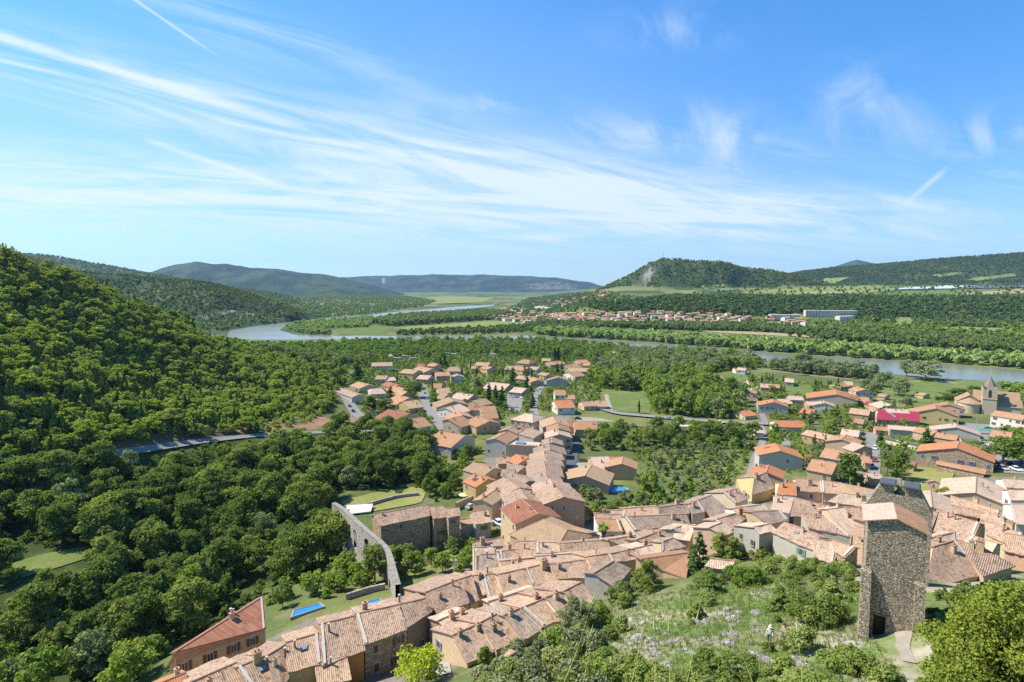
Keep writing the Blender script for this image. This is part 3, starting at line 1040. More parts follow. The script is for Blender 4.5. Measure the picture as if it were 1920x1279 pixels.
sheet('driveway', [(1120, 806), (1160, 808), (1146, 818), (1118, 818)], GRAVEL, 0.25)
sheet('courtyard', [(1076, 868), (1108, 868), (1100, 880), (1072, 898)], GRAVEL, 0.25)
sheet('trail', [(1676, 1184), (1712, 1184), (1705, 1215), (1718, 1245), (1690, 1240), (1682, 1212)], GRAVEL, 0.07)


def smooth_line(pts, step):
    P = np.array(pts, float)
    out = []
    n = len(P)
    for i in range(n - 1):
        p0, p1, p2, p3 = P[max(i - 1, 0)], P[i], P[i + 1], P[min(i + 2, n - 1)]
        k = max(2, int(np.hypot(*(p2 - p1)) / step))
        for j in range(k):
            t = j / k
            out.append(0.5 * ((2 * p1) + (-p0 + p2) * t + (2 * p0 - 5 * p1 + 4 * p2 - p3) * t * t + (-p0 + 3 * p1 - 3 * p2 + p3) * t ** 3))
    out.append(P[-1])
    return np.array(out)


ROAD_LINES = []


def ribbon(name, pts_px, width, mat, off, line=False, world=False, keep=True):
    pw = pts_px if world else [hit(*p)[:2] for p in pts_px]
    L = smooth_line(pw, 3.0)
    d = np.gradient(L, axis=0)
    d /= np.linalg.norm(d, axis=1)[:, None] + 1e-9
    nrm = np.stack([d[:, 1], -d[:, 0]], 1)
    cols = np.linspace(-0.5, 0.5, 5)
    V = (L[:, None, :] + nrm[:, None, :] * (cols * width)[None, :, None]).reshape(-1, 2)
    zc = np.repeat(gz(L[:, 0], L[:, 1]), 5)
    Z = np.maximum(gz(V[:, 0], V[:, 1]), 0.6 * zc + 0.4 * gz(V[:, 0], V[:, 1])) + off
    V = np.concatenate([V, Z[:, None]], 1)
    n = len(L)
    fs = [(i * 5 + c, i * 5 + c + 1, (i + 1) * 5 + c + 1, (i + 1) * 5 + c) for i in range(n - 1) for c in range(4)]
    o = tag(ob(name, mesh_np(name, V, np.array(fs), [mat], smooth=True)), kind='structure')
    if keep:
        ROAD_LINES.append((L, width))
    if line:
        q = []
        for s in (-0.46, 0.46):
            for i in range(n - 1):
                q.append([L[i] + nrm[i] * (s * width - 0.08), L[i] + nrm[i] * (s * width + 0.08), L[i + 1] + nrm[i + 1] * (s * width + 0.08), L[i + 1] + nrm[i + 1] * (s * width - 0.08)])
        q = np.array(q).reshape(-1, 2)
        zz = gz(q[:, 0], q[:, 1]) + off + 0.05
        tag(ob('road_marking', mesh_np('road_marking', np.concatenate([q, zz[:, None]], 1), np.arange(len(q)).reshape(-1, 4), [PAINT_LINE])), kind='structure')
    return o


ribbon('road', [(20, 900), (60, 888), (100, 878), (150, 866), (210, 855), (270, 845), (330, 836), (400, 826), (480, 818), (560, 813), (620, 811), (700, 808), (760, 813), (800, 820)], 4.6, ASPHALT, 0.3)
ribbon('road', [(745, 812), (704, 806), (684, 790), (668, 775), (658, 762), (650, 747), (642, 735)], 7.0, ASPHALT, 0.4)
ribbon('street', [(836, 806), (818, 784), (806, 765), (798, 748), (793, 735), (790, 722)], 8.0, ASPHALT, 0.28)
ribbon('street', [(1032, 712), (1018, 722), (1008, 738), (1002, 752), (1001, 768), (1005, 782)], 5.0, ASPHALT, 0.28)
ribbon('road', [(1130, 768), (1160, 777), (1200, 781), (1260, 786), (1320, 791), (1390, 795), (1440, 797)], 7.0, ASPHALT, 0.9, line=True)
ribbon('road', [(1440, 797), (1500, 800), (1560, 804), (1600, 812), (1650, 822), (1700, 832), (1745, 842), (1790, 858)], 6.5, ASPHALT_DARK, 0.22, line=True)
ribbon('street', [(1632, 812), (1636, 835), (1638, 860), (1634, 890)], 5.0, ASPHALT, 0.24)
ribbon('lane', [(1423, 795), (1432, 812), (1428, 835), (1418, 856), (1412, 876), (1408, 892)], 3.6, ASPHALT, 0.24)
ribbon('lane', [(1398, 716), (1410, 735), (1422, 760), (1432, 785), (1436, 797)], 3.6, ASPHALT, 0.24)
ribbon('lane', [(1462, 822), (1474, 832), (1470, 850)], 4.0, ASPHALT, 0.24)
ribbon('street', [(1076, 800), (1074, 830), (1068, 860), (1062, 885), (1056, 905)], 7.0, ASPHALT_DARK, 0.25)
ribbon('street', [(1000, 890), (1000, 912), (1004, 930), (1020, 948), (1040, 965), (1070, 985), (1100, 1000)], 5.0, ASPHALT, 0.25)
ribbon('footpath', [(1395, 688), (1440, 694), (1500, 702), (1560, 708), (1640, 713), (1780, 718), (1860, 724), (1940, 731)], 3.5, GRAVEL, 0.2)
ribbon('track', [(1146, 772), (1143, 762), (1139, 752), (1137, 740)], 3.0, GRAVEL, 0.32)
ribbon('alley', [(822, 1270), (818, 1240), (812, 1215), (806, 1190)], 3.5, CONCRETE, 0.2)

# ------------------------------------------------------------------ houses
rng = random.Random(11)
HOUSE_SPOTS = []      # (x, y, radius) kept clear of trees


def window_mesh(name, shutter):
    b = MB()
    b.box(-0.45, -0.06, -0.65, 0.45, 0.02, 0.65, 1)
    b.poly([(-0.37, -0.064, -0.57), (0.37, -0.064, -0.57), (0.37, -0.064, 0.57), (-0.37, -0.064, 0.57)], 0)
    b.box(-0.03, -0.072, -0.57, 0.03, -0.066, 0.57, 1)
    b.box(-0.52, -0.12, -0.74, 0.52, 0.02, -0.652, 2)
    mats = [GLASS_DARK, FRAME_W, CONCRETE]
    if shutter:
        mats.append(SHUT[shutter])
        b.box(-0.93, -0.09, -0.65, -0.47, 0.02, 0.65, 3)
        b.box(0.47, -0.09, -0.65, 0.93, 0.02, 0.65, 3)
    return b.mesh(name, mats)


def closed_window_mesh(name, shutter):
    b = MB()
    b.box(-0.56, -0.05, -0.76, 0.56, 0.02, 0.76, 1)
    b.box(-0.44, -0.08, -0.64, 0.44, -0.052, 0.64, 0)
    return b.mesh(name, [SHUT[shutter], FRAME_W])


def door_mesh(name, colr):
    b = MB()
    b.box(-0.62, -0.05, 0, 0.62, 0.02, 2.25, 1)
    b.box(-0.5, -0.08, 0.02, 0.5, -0.052, 2.12, 0)
    return b.mesh(name, [colr, CONCRETE])


WIN = {None: window_mesh('window', None), 'blue': window_mesh('window', 'blue'), 'brown': window_mesh('window', 'brown'),
       'white': window_mesh('window', 'white'), 'green': window_mesh('window', 'green'), 'lilac': window_mesh('window', 'lilac')}
WINC = {k: closed_window_mesh('window', k) for k in SHUT}
DOOR = door_mesh('door', SHUT['brown'])


def chimney_mesh(wcol, kind):
    b = MB()
    if kind == 0:
        b.box(-0.32, -0.26, -1.0, 0.32, 0.26, 0.9, 0)
        b.box(-0.4, -0.34, 0.902, 0.4, 0.34, 1.0, 1)
        b.box(-0.12, -0.12, 1.002, 0.12, 0.12, 1.25, 1, 0.02)
    elif kind == 1:
        b.tube((0, 0, -0.8), (0, 0, 1.1), 0.16, 0.15, 8, 1)
        b.tube((0, 0, 1.105), (0, 0, 1.2), 0.22, 0.20, 8, 0)
    else:
        b.box(-0.5, -0.35, -1.0, 0.5, 0.35, 1.3, 0)
        b.box(-0.58, -0.43, 1.302, 0.58, 0.43, 1.42, 1)
        b.tube((-0.22, 0, 1.425), (-0.22, 0, 1.75), 0.13, 0.11, 6, 1)
        b.tube((0.22, 0, 1.425), (0.22, 0, 1.75), 0.13, 0.11, 6, 1)
    return b.mesh('chimney', [wcol, RIDGE_CAP])


CHIM = [chimney_mesh(WALLS['cream'], 0), chimney_mesh(WALLS['pink'], 0), chimney_mesh(MORTAR, 1), chimney_mesh(WALLS['tan'], 2), chimney_mesh(WALLS['rubble'], 0)]


def V3(p, z=None):
    return Vector((p[0], p[1], p[2] if z is None else z))


def uvmap(p, o, du, dv):
    q = p - o
    return (q.dot(du), q.dot(dv))


def build_house(A, B, Cc, D, E, Fp, roof, wall, label, cat='house', name='house', group=None, hip=0.0, over=0.35, chim=None, win=None, storey=2.9,
                skylights=0, solar=0, door=False, cap=True, wseed=None, winmode=1, base=None, verge=()):
    """A-B ridge, C-D near eave (C under A), E-F far eave.  All world points; C..F carry the eave height."""
    A, B, Cc, D, E, Fp = (V3(p) for p in (A, B, Cc, D, E, Fp))
    rg = random.Random(wseed if wseed is not None else zlib.crc32(label.encode()) % 99991)
    cen = (Cc + D + E + Fp) / 4
    corners = [Cc, D, Fp, E]
    gzs = [float(gz(p.x, p.y)) for p in corners]
    zb = min(gzs) - 1.2 if base is None else base
    loc = Vector((cen.x, cen.y, float(gz(cen.x, cen.y))))
    rt = root(name, loc, label, cat, group)
    HOUSE_SPOTS.append((cen.x, cen.y, max((p - cen).to_2d().length for p in corners)))
    th = 0.16
    # walls
    b = MB()
    up = Vector((0, 0, 1))

    def wpt(p, z):
        return (p.x - loc.x, p.y - loc.y, z - loc.z)
    rA, rB = A.copy(), B.copy()
    dn = th + 0.03
    if hip:
        b.poly([wpt(Cc, zb), wpt(D, zb), wpt(D, D.z - dn), wpt(Cc, Cc.z - dn)])
        b.poly([wpt(D, zb), wpt(Fp, zb), wpt(Fp, Fp.z - dn), wpt(D, D.z - dn)])
        b.poly([wpt(Fp, zb), wpt(E, zb), wpt(E, E.z - dn), wpt(Fp, Fp.z - dn)])
        b.poly([wpt(E, zb), wpt(Cc, zb), wpt(Cc, Cc.z - dn), wpt(E, E.z - dn)])
    else:
        b.poly([wpt(Cc, zb), wpt(D, zb), wpt(D, D.z - dn), wpt(Cc, Cc.z - dn)])
        b.poly([wpt(D, zb), wpt(Fp, zb), wpt(Fp, Fp.z - dn), wpt(B, B.z - dn), wpt(D, D.z - dn)])
        b.poly([wpt(Fp, zb), wpt(E, zb), wpt(E, E.z - dn), wpt(Fp, Fp.z - dn)])
        b.poly([wpt(E, zb), wpt(Cc, zb), wpt(Cc, Cc.z - dn), wpt(A, A.z - dn), wpt(E, E.z - dn)])
    ob('wall', b.mesh('wall', [WALLS[wall]]), rt)
    worn = roof in ('old', 'grey', 'pale', 'rosy')
    # roof slabs with overhang
    d = (B - A)
    L = d.length
    d = d / max(L, 1e-3)
    if hip:
        hw = min(hip, L * 0.48)
        rA = A + d * hw
        rB = B - d * hw
        ext = 0.0
    else:
        ext = over

    def eave(p, top):
        """eave corner pushed out along the slope"""
        s = p - top
        h = Vector((s.x, s.y, 0)).length
        return p + s * (over / max(h, 0.5))
    b = MB()
    C2, D2, E2, F2 = eave(Cc, A), eave(D, B), eave(E, A), eave(Fp, B)
    a2_, b2_ = rA - d * ext, rB + d * ext
    C2, E2 = C2 - d * max(ext, over), E2 - d * max(ext, over)
    D2, F2 = D2 + d * max(ext, over), F2 + d * max(ext, over)

    def slab(pts, flip=False):
        o = pts[0]
        du = (pts[1] - pts[0]).normalized()
        nn = du.cross(pts[-1] - pts[0]).normalized()
        if nn.z < 0:
            nn = -nn
        dv = nn.cross(du)
        top = [p - loc for p in pts]
        uv = [uvmap(p, o, du, dv) for p in pts]
        k = len(pts)
        if worn and k == 4:
            nu, nv = 9, 5
            G = []
            ph = rg.uniform(0, 6)
            for jv in range(nv + 1):
                row = []
                for iu in range(nu + 1):
                    fu, fv = iu / nu, jv / nv
                    q = top[0].lerp(top[1], fu).lerp(top[3].lerp(top[2], fu), fv)
                    t_ = Vector(uv[0]).lerp(Vector(uv[1]), fu).lerp(Vector(uv[3]).lerp(Vector(uv[2]), fu), fv)
                    dz = -0.10 * math.sin(math.pi * fu) * math.sin(math.pi * min(1, fv * 0.9 + 0.05)) + 0.05 * math.sin(ph + fu * 9 + fv * 4) + rg.uniform(-0.03, 0.03)
                    if jv == 0:
                        dz *= 0.3
                    q = q + up * dz + (dv * rg.uniform(-0.07, 0.07) if jv == nv else Vector())
                    row.append((q, t_))
                G.append(row)
            for jv in range(nv):
                for iu in range(nu):
                    c4 = (G[jv][iu], G[jv][iu + 1], G[jv + 1][iu + 1], G[jv + 1][iu])
                    b.poly([c[0] for c in c4], 0, [tuple(c[1]) for c in c4])
                    b.poly([c[0] - up * th for c in c4[::-1]], 1)
            rim = [G[0][iu][0] for iu in range(nu + 1)] + [G[jv][nu][0] for jv in range(1, nv + 1)] + [G[nv][iu][0] for iu in range(nu - 1, -1, -1)] + [G[jv][0][0] for jv in range(nv - 1, 0, -1)]
            for i in range(len(rim)):
                p0, p1 = rim[i], rim[(i + 1) % len(rim)]
                b.poly([p0, p0 - up * th, p1 - up * th, p1], 1)
            return
        bot = [p - up * th for p in top]
        b.poly(top, 0, uv)
        b.poly(bot[::-1], 1)
        for i in range(k):
            j = (i + 1) % k
            b.poly([top[i], bot[i], bot[j], top[j]], 1)
    slab([a2_, b2_, D2, C2])
    slab([b2_, a2_, E2, F2])
    if hip:
        slab([C2, E2, a2_])
        slab([F2, D2, b2_])
    if cap:
        b.tube(a2_ - loc + up * 0.01, b2_ - loc + up * 0.01, 0.13, 0.13, 6, 1)
        if hip:
            for p, q in ((a2_, C2), (a2_, E2), (b2_, D2), (b2_, F2)):
                b.tube(p - loc, q - loc, 0.11, 0.11, 5, 1)
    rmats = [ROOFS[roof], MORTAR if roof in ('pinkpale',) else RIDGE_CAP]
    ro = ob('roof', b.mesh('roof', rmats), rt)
    if verge:
        vb = MB()
        for s_ in verge:
            p0, p1 = (A, Cc) if s_ < 0 else (B, D)
            e_ = d * (0.2 if s_ < 0 else -0.2)
            q = [p0 - d * 0.05 * s_ - loc, p1 - d * 0.05 * s_ - loc]
            a0, a1 = q[0] + up * 0.06, q[1] + up * 0.06
            w_ = d * (-0.36 * s_)
            vb.poly([a0 + up * .08, a1 + up * .08, a1 + w_ + up * .08, a0 + w_ + up * .08])
            vb.poly([a0 - up * .2, a1 - up * .2, a1 + up * .08, a0 + up * .08])
            vb.poly([a0 + w_ - up * .2, a1 + w_ - up * .2, a1 + w_ + up * .08, a0 + w_ + up * .08])
            vb.poly([a1 - up * .2, a1 + w_ - up * .2, a1 + w_ + up * .08, a1 + up * .08])
        ob('verge', vb.mesh('verge', [MORTAR]), ro)
    # chimneys
    nch = rg.choice((0, 1, 1, 2)) if chim is None else chim
    for i in range(nch):
        t = rg.uniform(0.12, 0.88)
        s = rg.uniform(0.08, 0.5)
        side = (Cc, D) if rg.random() < 0.8 else (E, Fp)
        p = (A.lerp(B, t)).lerp(side[0].lerp(side[1], t), s)
        k = rg.choice((0, 1, 2, 2, 3, 4)) if roof in ('old', 'grey', 'pale', 'rosy') else rg.choice((0, 0, 1, 2))
        sc = rg.uniform(0.8, 1.15)
        ob('chimney', CHIM[k], ro, p - loc, math.atan2(d.y, d.x), (sc, sc, sc))
    # roof windows and panels
    nrm = d.cross(Cc.lerp(D, .5) - A.lerp(B, .5)).normalized()
    if nrm.z < 0:
        nrm = -nrm

    def patch(nm, t0, t1, s0, s1, mat, fr):
        q = [(A.lerp(B, t)).lerp(Cc.lerp(D, t), s) + nrm * 0.05 - loc for t, s in ((t0, s0), (t1, s0), (t1, s1), (t0, s1))]
        bb = MB()
        top = [p + nrm * 0.08 for p in q]
        bb.poly(top, 0)
        for i in range(4):
            j = (i + 1) % 4
            bb.poly([q[i], q[j], top[j], top[i]], 1)
        ob(nm, bb.mesh(nm, [mat, fr]), ro)
    for i in range(skylights):
        t = rg.uniform(0.2, 0.75)
        s = rg.uniform(0.25, 0.6)
        patch('skylight', t, t + 1.0 / max(L, 3), s, s + 0.16, SKYLIGHT, METAL)
    for i in range(solar):
        t = 0.3 + i * 0.1
        patch('solar_panel', t, t + 0.085, 0.3, 0.62, SOLAR, METAL)
    # windows
    if winmode:
        pal = win if win is not None else rg.choice((None, None, 'white', 'brown', 'blue', 'lilac', 'green'))
        for (p, q, gab) in ((Cc, D, None), (D, Fp, B), (E, Cc, A)):
            e = q - p
            ln = Vector((e.x, e.y, 0)).length
            nv = Vector((e.y, -e.x, 0)).normalized()
            mid = (p + q) / 2
            if nv.dot(Vector((-mid.x, -mid.y, 0)).normalized()) < 0.08 or ln < 2.4:
                continue
            zt = min(p.z, q.z)
            zg = float(gz(mid.x + nv.x * 0.6, mid.y + nv.y * 0.6))
            hgt = zt - zg
            nst = max(1, int((hgt + 0.5) / storey))
            nw = max(1, int(ln / 3.3))
            ang = math.atan2(e.y, e.x)
            for st in range(nst):
                z = zt - 1.45 - st * storey
                if z < zg + 0.9:
                    continue
                for i in range(nw):
                    if rg.random() < (0.28 if winmode == 1 else 0.55):
                        continue
                    f = (i + 0.5 + rg.uniform(-0.12, 0.12)) / nw
                    pos = p.lerp(q, f)
                    pos.z = z
                    if door and st == nst - 1 and i == nw // 2:
                        continue
                    msh = WINC[pal or 'brown'] if (rg.random() < 0.3) else WIN[pal]
                    sc = rg.uniform(0.8, 1.05)
                    ob('window', msh, rt, pos + nv * 0.015 - loc, ang, (sc, 1, sc))
            if door and gab is None:
                pos = p.lerp(q, 0.5)
                pos.z = zg + 0.05
                ob('door', DOOR, rt, pos + nv * 0.02 - loc, ang)
    return rt


GE = 'houses of the estate beyond the main street'


def ridge_points(ax, ay, bx, by, h):
    m = hit((ax + bx) / 2, (ay + by) / 2, h)
    z = m[2]
    return V3((*on_plane(ax, ay, z), z)), V3((*on_plane(bx, by, z), z))


def RH(ax, ay, bx, by, h, wf, wb, roof, wall, label, slope=0.30, stretch=0.0, zr=None, **kw):
    if kw.get('group') == GE:
        h += 0.7
    elif kw.get('group') == 'houses between the river meadow and the old village':
        wf, wb = wf * 1.22, wb * 1.15
    A, B = ridge_points(ax, ay, bx, by, h)
    if kw.get('group') == GE:
        wf, wb = wf * 1.6, wb * 1.35
        c = (A + B) / 2
        A, B = c + (A - c) * 1.1, c + (B - c) * 1.1
    if zr is not None:
        A, B = V3((*on_plane(ax, ay, zr), zr)), V3((*on_plane(bx, by, zr), zr))
    d = (B - A).normalized()
    if stretch:
        B = A + d * stretch
    n = Vector((d.y, -d.x, 0))
    sf = Vector((0, 0, -slope * wf))
    sb = Vector((0, 0, -slope * wb))
    if kw.get('hip'):
        e = kw['hip']
        A, B = A - d * e, B + d * e
    return build_house(A, B, A + n * wf + sf, B + n * wf + sf, A - n * wb + sb, B - n * wb + sb, roof, wall, label, **kw)


def QH(q, h, wb, roof, wall, label, slope=0.33, zr=None, **kw):
    (ax, ay), (bx, by), (cx, cy2), (dx, dy) = q
    if zr is None:
        A, B = ridge_points(ax, ay, bx, by, h)
        zr = A.z
    else:
        A, B = V3((*on_plane(ax, ay, zr), zr)), V3((*on_plane(bx, by, zr), zr))
    ze = zr - 1.5
    for _ in range(12):
        c = V3((*on_plane(cx, cy2, ze), ze))
        d = V3((*on_plane(dx, dy, ze), ze))
        ln = ((c + d) / 2 - (A + B) / 2).to_2d().length
        ze = ze * 0.5 + (zr - slope * ln) * 0.5
    e = (B - A).normalized()
    n = Vector((-e.y, e.x, 0))
    if n.dot((c + d) / 2 - A) > 0:
        n = -n
    sb = Vector((0, 0, -slope * wb))
    return build_house(A, B, c, d, A + n * wb + sb, B + n * wb + sb, roof, wall, label, **kw)

# ------------------------------------------------------------------ detached houses of the estate, left of the main street
g = dict(group=GE)
RH(699, 680, 733, 679, 6, 5, 5, 'beige', 'white', 'white house with long beige roof behind the round trees at the campsite edge', **g)
RH(715, 665, 733, 664, 5, 4, 4, 'beige', 'tan', 'low beige roofed building among the trees nearest the campsite', **g)
RH(784, 682, 796, 682, 5.5, 4, 4, 'red', 'tan', 'small red roofed house tucked behind a wider beige house', **g)
RH(787, 687, 809, 691, 7, 6, 5, 'beige', 'cream', 'wide beige roofed two storey house in front of a small red roof', **g)
RH(808, 681, 821, 682, 7, 4, 4, 'salmon', 'cream', 'narrow cream house with orange roof beside dark cypresses', **g)
RH(760, 692, 783, 694, 6, 5, 5, 'beige', 'tan', 'tan house with a double beige gable facing right', **g)
RH(789, 703, 808, 704, 5, 5, 4, 'pinkpale', 'pink', 'pinkish house with a low porch roof in front', **g)
RH(817, 698, 840, 697, 5.5, 5, 5, 'salmon', 'pink', 'pink walled house with wide orange roof beside the porch house', **g)
RH(846, 688, 858, 688, 7, 6, 6, 'beige', 'cream', 'square cream house with hipped beige roof and tall cypress', hip=3.5, **g)
RH(857, 701, 860, 705, 5.5, 4, 4, 'beige', 'white', 'small white gabled house right behind two slim cypresses', stretch=9, **g)
RH(708, 704, 726, 704, 5, 4.5, 4, 'beige', 'cream', 'low cream bungalow with two stepped beige roofs', **g)
RH(722, 708, 738, 707, 4.6, 4, 3, 'pinkpale', 'cream', 'flat pale annexe in front of the stepped bungalow', **g)
RH(673, 716, 690, 721, 5, 4.5, 4.5, 'beige', 'grey', 'grey walled house with orange beige roof above the valley road', winmode=0, **g)
RH(698, 729, 714, 728, 5, 5, 5, 'pinkpale', 'cream', 'pink roofed square house beside a stand of young trees', hip=2, **g)
RH(728, 716, 746, 722, 4.5, 3.5, 3.5, 'red', 'tan', 'low red roofed shed like house left of a dark cypress', **g)
RH(741, 724, 759, 728, 5, 5, 4, 'salmon', 'cream', 'orange roofed house under the dark umbrella pine', **g)
RH(752, 732, 764, 734, 4.5, 4, 3, 'beige', 'tan', 'small beige roof squeezed behind a wide orange roof', winmode=0, **g)
RH(697, 747, 716, 749, 5, 4, 4, 'orange', 'cream', 'bright orange roofed house beside the bend of the valley road', **g)
RH(709, 757, 728, 759, 5, 5, 4, 'salmon', 'cream', 'salmon roofed house in front of the bright orange one', **g)
RH(745, 741, 766, 745, 5.5, 7, 6, 'salmon', 'tan', 'broad tan house with wide low orange roof behind the blue garage house', **g)
RH(756, 753, 780, 750, 5.5, 6, 4, 'beige', 'yellow', 'yellow walled house with pale roof and a white garage door', door=True, **g)
RH(730, 768, 765, 775, 6, 6.5, 5, 'red', 'cream', 'long cream house with red roof and white terrace by the hedge', **g)
RH(766, 786, 791, 782, 6, 6, 4, 'salmon', 'white', 'white house with salmon roof nearest the road junction', **g)
RH(812, 719, 828, 719, 5, 5, 4, 'salmon', 'tan', 'red brown roofed house right of the tallest street cypress', **g)
RH(821, 728, 840, 727, 5.5, 5, 4, 'beige', 'cream', 'broad pale roofed house two doors up the estate street', **g)
RH(828, 737, 840, 738, 5.5, 5, 4, 'beige', 'cream', 'beige roofed house directly behind the wide brown gable', **g)
RH(842, 745, 850, 752, 6, 7, 7, 'beige', 'brown', 'wide low brown gable facing the estate street', winmode=0, **g)
RH(836, 764, 860, 757.5, 6, 6, 4, 'pinkpale', 'white', 'white house with very pale pink roof beside the estate street', **g)
RH(857, 771, 867, 778, 6, 5, 5, 'salmon', 'grey', 'grey gabled house with red roof tucked behind a salmon roof', **g)
RH(841, 786, 864, 780, 6.5, 6, 3, 'salmon', 'cream', 'tall cream house with one big salmon roof slope over a grey front', **g)
RH(880, 761, 902, 762, 5, 3, 3, 'red', 'cream', 'low red roofed wing around a little courtyard', **g)
RH(901, 762, 926, 761, 6, 6, 5, 'salmon', 'grey', 'grey gabled house with salmon roof beside three dark conifers', **g)
RH(897, 780, 917, 789, 6.5, 5, 5, 'salmon', 'tan', 'tan two storey house with salmon roof above the long hedge', **g)
RH(905, 774, 930, 773, 6, 4, 4, 'salmon', 'grey', 'salmon roofed house with a white arch behind the tan two storey one', **g)
RH(886, 751, 908, 747, 5, 5, 4, 'beige', 'cream', 'small cream house with beige roof left of the dark conifers', **g)
RH(827, 809, 869, 816, 8.5, 6.5, 6, 'salmon', 'grey', 'big grey two storey house with red brown roof above the ravine wood', chim=3, **g)
RH(858, 737, 886, 740, 5, 5, 4, 'pinkpale', 'tan', 'pale pink roofed bungalow left of a purple tree', **g)
RH(896, 679, 918, 680, 5, 5, 4, 'beige', 'cream', 'beige roofed bungalow among pale olive trees', **g)
RH(885, 686, 895, 686, 5, 4, 3, 'salmon', 'pink', 'small red roof peeping out behind two cypresses', winmode=0, **g)
RH(909, 686, 922, 688, 5, 4, 4, 'salmon', 'pink', 'pinkish roofed house hidden by garden trees', winmode=0, **g)
RH(981, 674, 994, 675, 7, 6, 6, 'salmon', 'cream', 'orange hipped house standing above its long beige neighbours', hip=3.5, **g)
RH(952, 686, 973, 687, 5.5, 5, 4, 'beige', 'cream', 'long beige roofed terrace house behind the pointed cypress', **g)
RH(974, 687, 990, 689, 5.5, 5, 4, 'salmon', 'cream', 'middle house of the beige terrace with salmon roof', **g)
RH(997, 687, 1011, 688, 5.5, 4.5, 4, 'beige', 'white', 'white end house of the beige terrace', **g)
RH(1026, 679, 1051, 677, 5, 4.5, 4, 'salmon', 'cream', 'long low orange roofed house in front of broad dark cypresses', **g)
RH(1017, 672, 1031, 672, 6, 4, 4, 'beige', 'tan', 'tan house half hidden left of broad dark cypresses', **g)
RH(1054, 686, 1075, 682, 6, 6, 4, 'salmon', 'cream', 'cream house with red orange roof facing two small conifers', **g)
RH(1066, 698, 1084, 696, 5.5, 6, 5, 'salmon', 'white', 'white house with long orange roof beside the gravel yard', **g)
RH(1082, 675, 1098, 674, 6, 5, 4, 'salmon', 'pink', 'pink two storey house with red roof by the lane end', **g)
RH(1097, 680, 1108, 681, 5, 4, 4, 'salmon', 'tan', 'small orange roofed house joined to the pink two storey one', **g)
RH(1118, 661, 1120, 664, 5, 4, 4, 'grey', 'tan', 'small brown barn at the edge of the riverside wood', stretch=8, winmode=0, **g)
RH(1067, 690, 1104, 690, 5, 5, 4, 'beige', 'brown', 'long brown walled building with beige roof above parked white cars', **g)
RH(1047, 705, 1045, 712, 7, 6, 6, 'salmon', 'grey', 'grey gabled house with salmon roof at the head of the lane', stretch=9, winmode=0, **g)
RH(919, 717, 954, 720, 5, 7, 5, 'pinkpale', 'tan', 'large pale orange roof behind the car park trees', **g)
RH(966, 726, 986, 728, 5, 5, 4, 'pinkpale', 'tan', 'low orange roof right of the big cedar', **g)
RH(974, 704, 994, 706, 5, 4, 4, 'beige', 'tan', 'beige roofed house behind a group of slim cypresses', **g)
RH(1000, 707, 1008, 712, 5, 4, 4, 'salmon', 'tan', 'small salmon roof right of the slim cypress group', winmode=0, **g)
RH(1040, 731, 1058, 731, 7.5, 5, 4, 'salmon', 'white', 'white two storey house with salmon roof and open balcony', win='brown', **g)
RH(1061, 741, 1076, 741, 4.5, 3.5, 3, 'salmon', 'white', 'low white annexe joined to the balcony house', **g)
RH(1040, 751, 1069, 750, 7, 6, 4, 'orange', 'white', 'white house with one clean bright orange roof slope', chim=2, **g)
RH(1016, 698, 1030, 700, 4.5, 3.5, 3, 'salmon', 'cream', 'tiny salmon roof beside the lane bend', **g)
RH(1090, 753, 1110, 752, 4.5, 4, 3.5, 'beige', 'tan', 'low tan roof hidden by shrubs left of the meadow gate', **g)
RH(1117, 751, 1134, 751, 4.5, 5, 4, 'beige', 'tan', 'beige roofed cottage at the corner of the meadow', **g)
RH(1136, 659, 1158, 659, 5, 5, 4, 'salmon', 'pink', 'lone pink house with red roof at the riverside trees', **g)
RH(557, 662, 574, 662, 5.5, 5, 4, 'red', 'tan', 'lone red roofed house in the trees under the wooded hill', **g)
RH(641, 728, 671, 739, 4, 3, 3, 'grey', 'grey', 'long grey garage building beside the valley road', winmode=0, **g)
RH(1078, 790, 1115, 790, 6.5, 5, 4, 'salmon', 'tan', 'tan house with flat salmon roof beside the oval lawn', winmode=2, **g)
RH(1066, 789, 1080, 790, 5, 4, 3, 'red', 'red' if False else 'pink', 'low dark red annexe behind the tan house by the oval lawn', winmode=0, **g)
RH(1110, 857, 1138, 856, 6, 5, 4, 'pinkpale', 'brown', 'brown walled house with pinkish grey roof behind the garden wall', **g)
RH(1138, 856, 1158, 856, 5.5, 3.5, 4, 'salmon', 'brown', 'lower brown wing joined to the pinkish grey roofed house', **g)
RH(1168, 857, 1166, 870, 6, 4, 4, 'salmon', 'brown', 'brown gabled house with salmon roof right of its terrace', stretch=9, **g)
RH(1109, 873, 1094, 897, 6, 5.5, 6, 'beige', 'pink', 'pinkish gabled house with beige roof beside the red trailer', stretch=12.5, **g)

# ------------------------------------------------------------------ houses on the right, towards the church
GR = 'houses between the river meadow and the old village'
g = dict(group=GR)
RH(1384, 689, 1399, 690, 6, 5, 5, 'pinkpale', 'white', 'white house with pinkish roof and a red patch beside a dark tree', **g)
RH(1376, 690, 1384, 690, 5, 4, 3, 'red', 'white', 'small red roofed wing left of the pinkish roofed white house', winmode=0, **g)
RH(1321, 710, 1340, 710, 6.5, 4, 4, 'salmon', 'white', 'white lower half of the tall house in the meadow', **g)
RH(1333, 705, 1352, 705, 9.5, 4, 4, 'salmon', 'grey', 'tall grey house with salmon roof standing in the meadow', **g)
RH(1426, 719, 1443, 720, 5.5, 5.5, 4, 'pale', 'brown', 'brown house with pale yellow roof beside the car yard', **g)
RH(1443, 720, 1462, 721, 5.5, 5, 4, 'salmon', 'brown', 'salmon roofed half of the brown house by the car yard', **g)
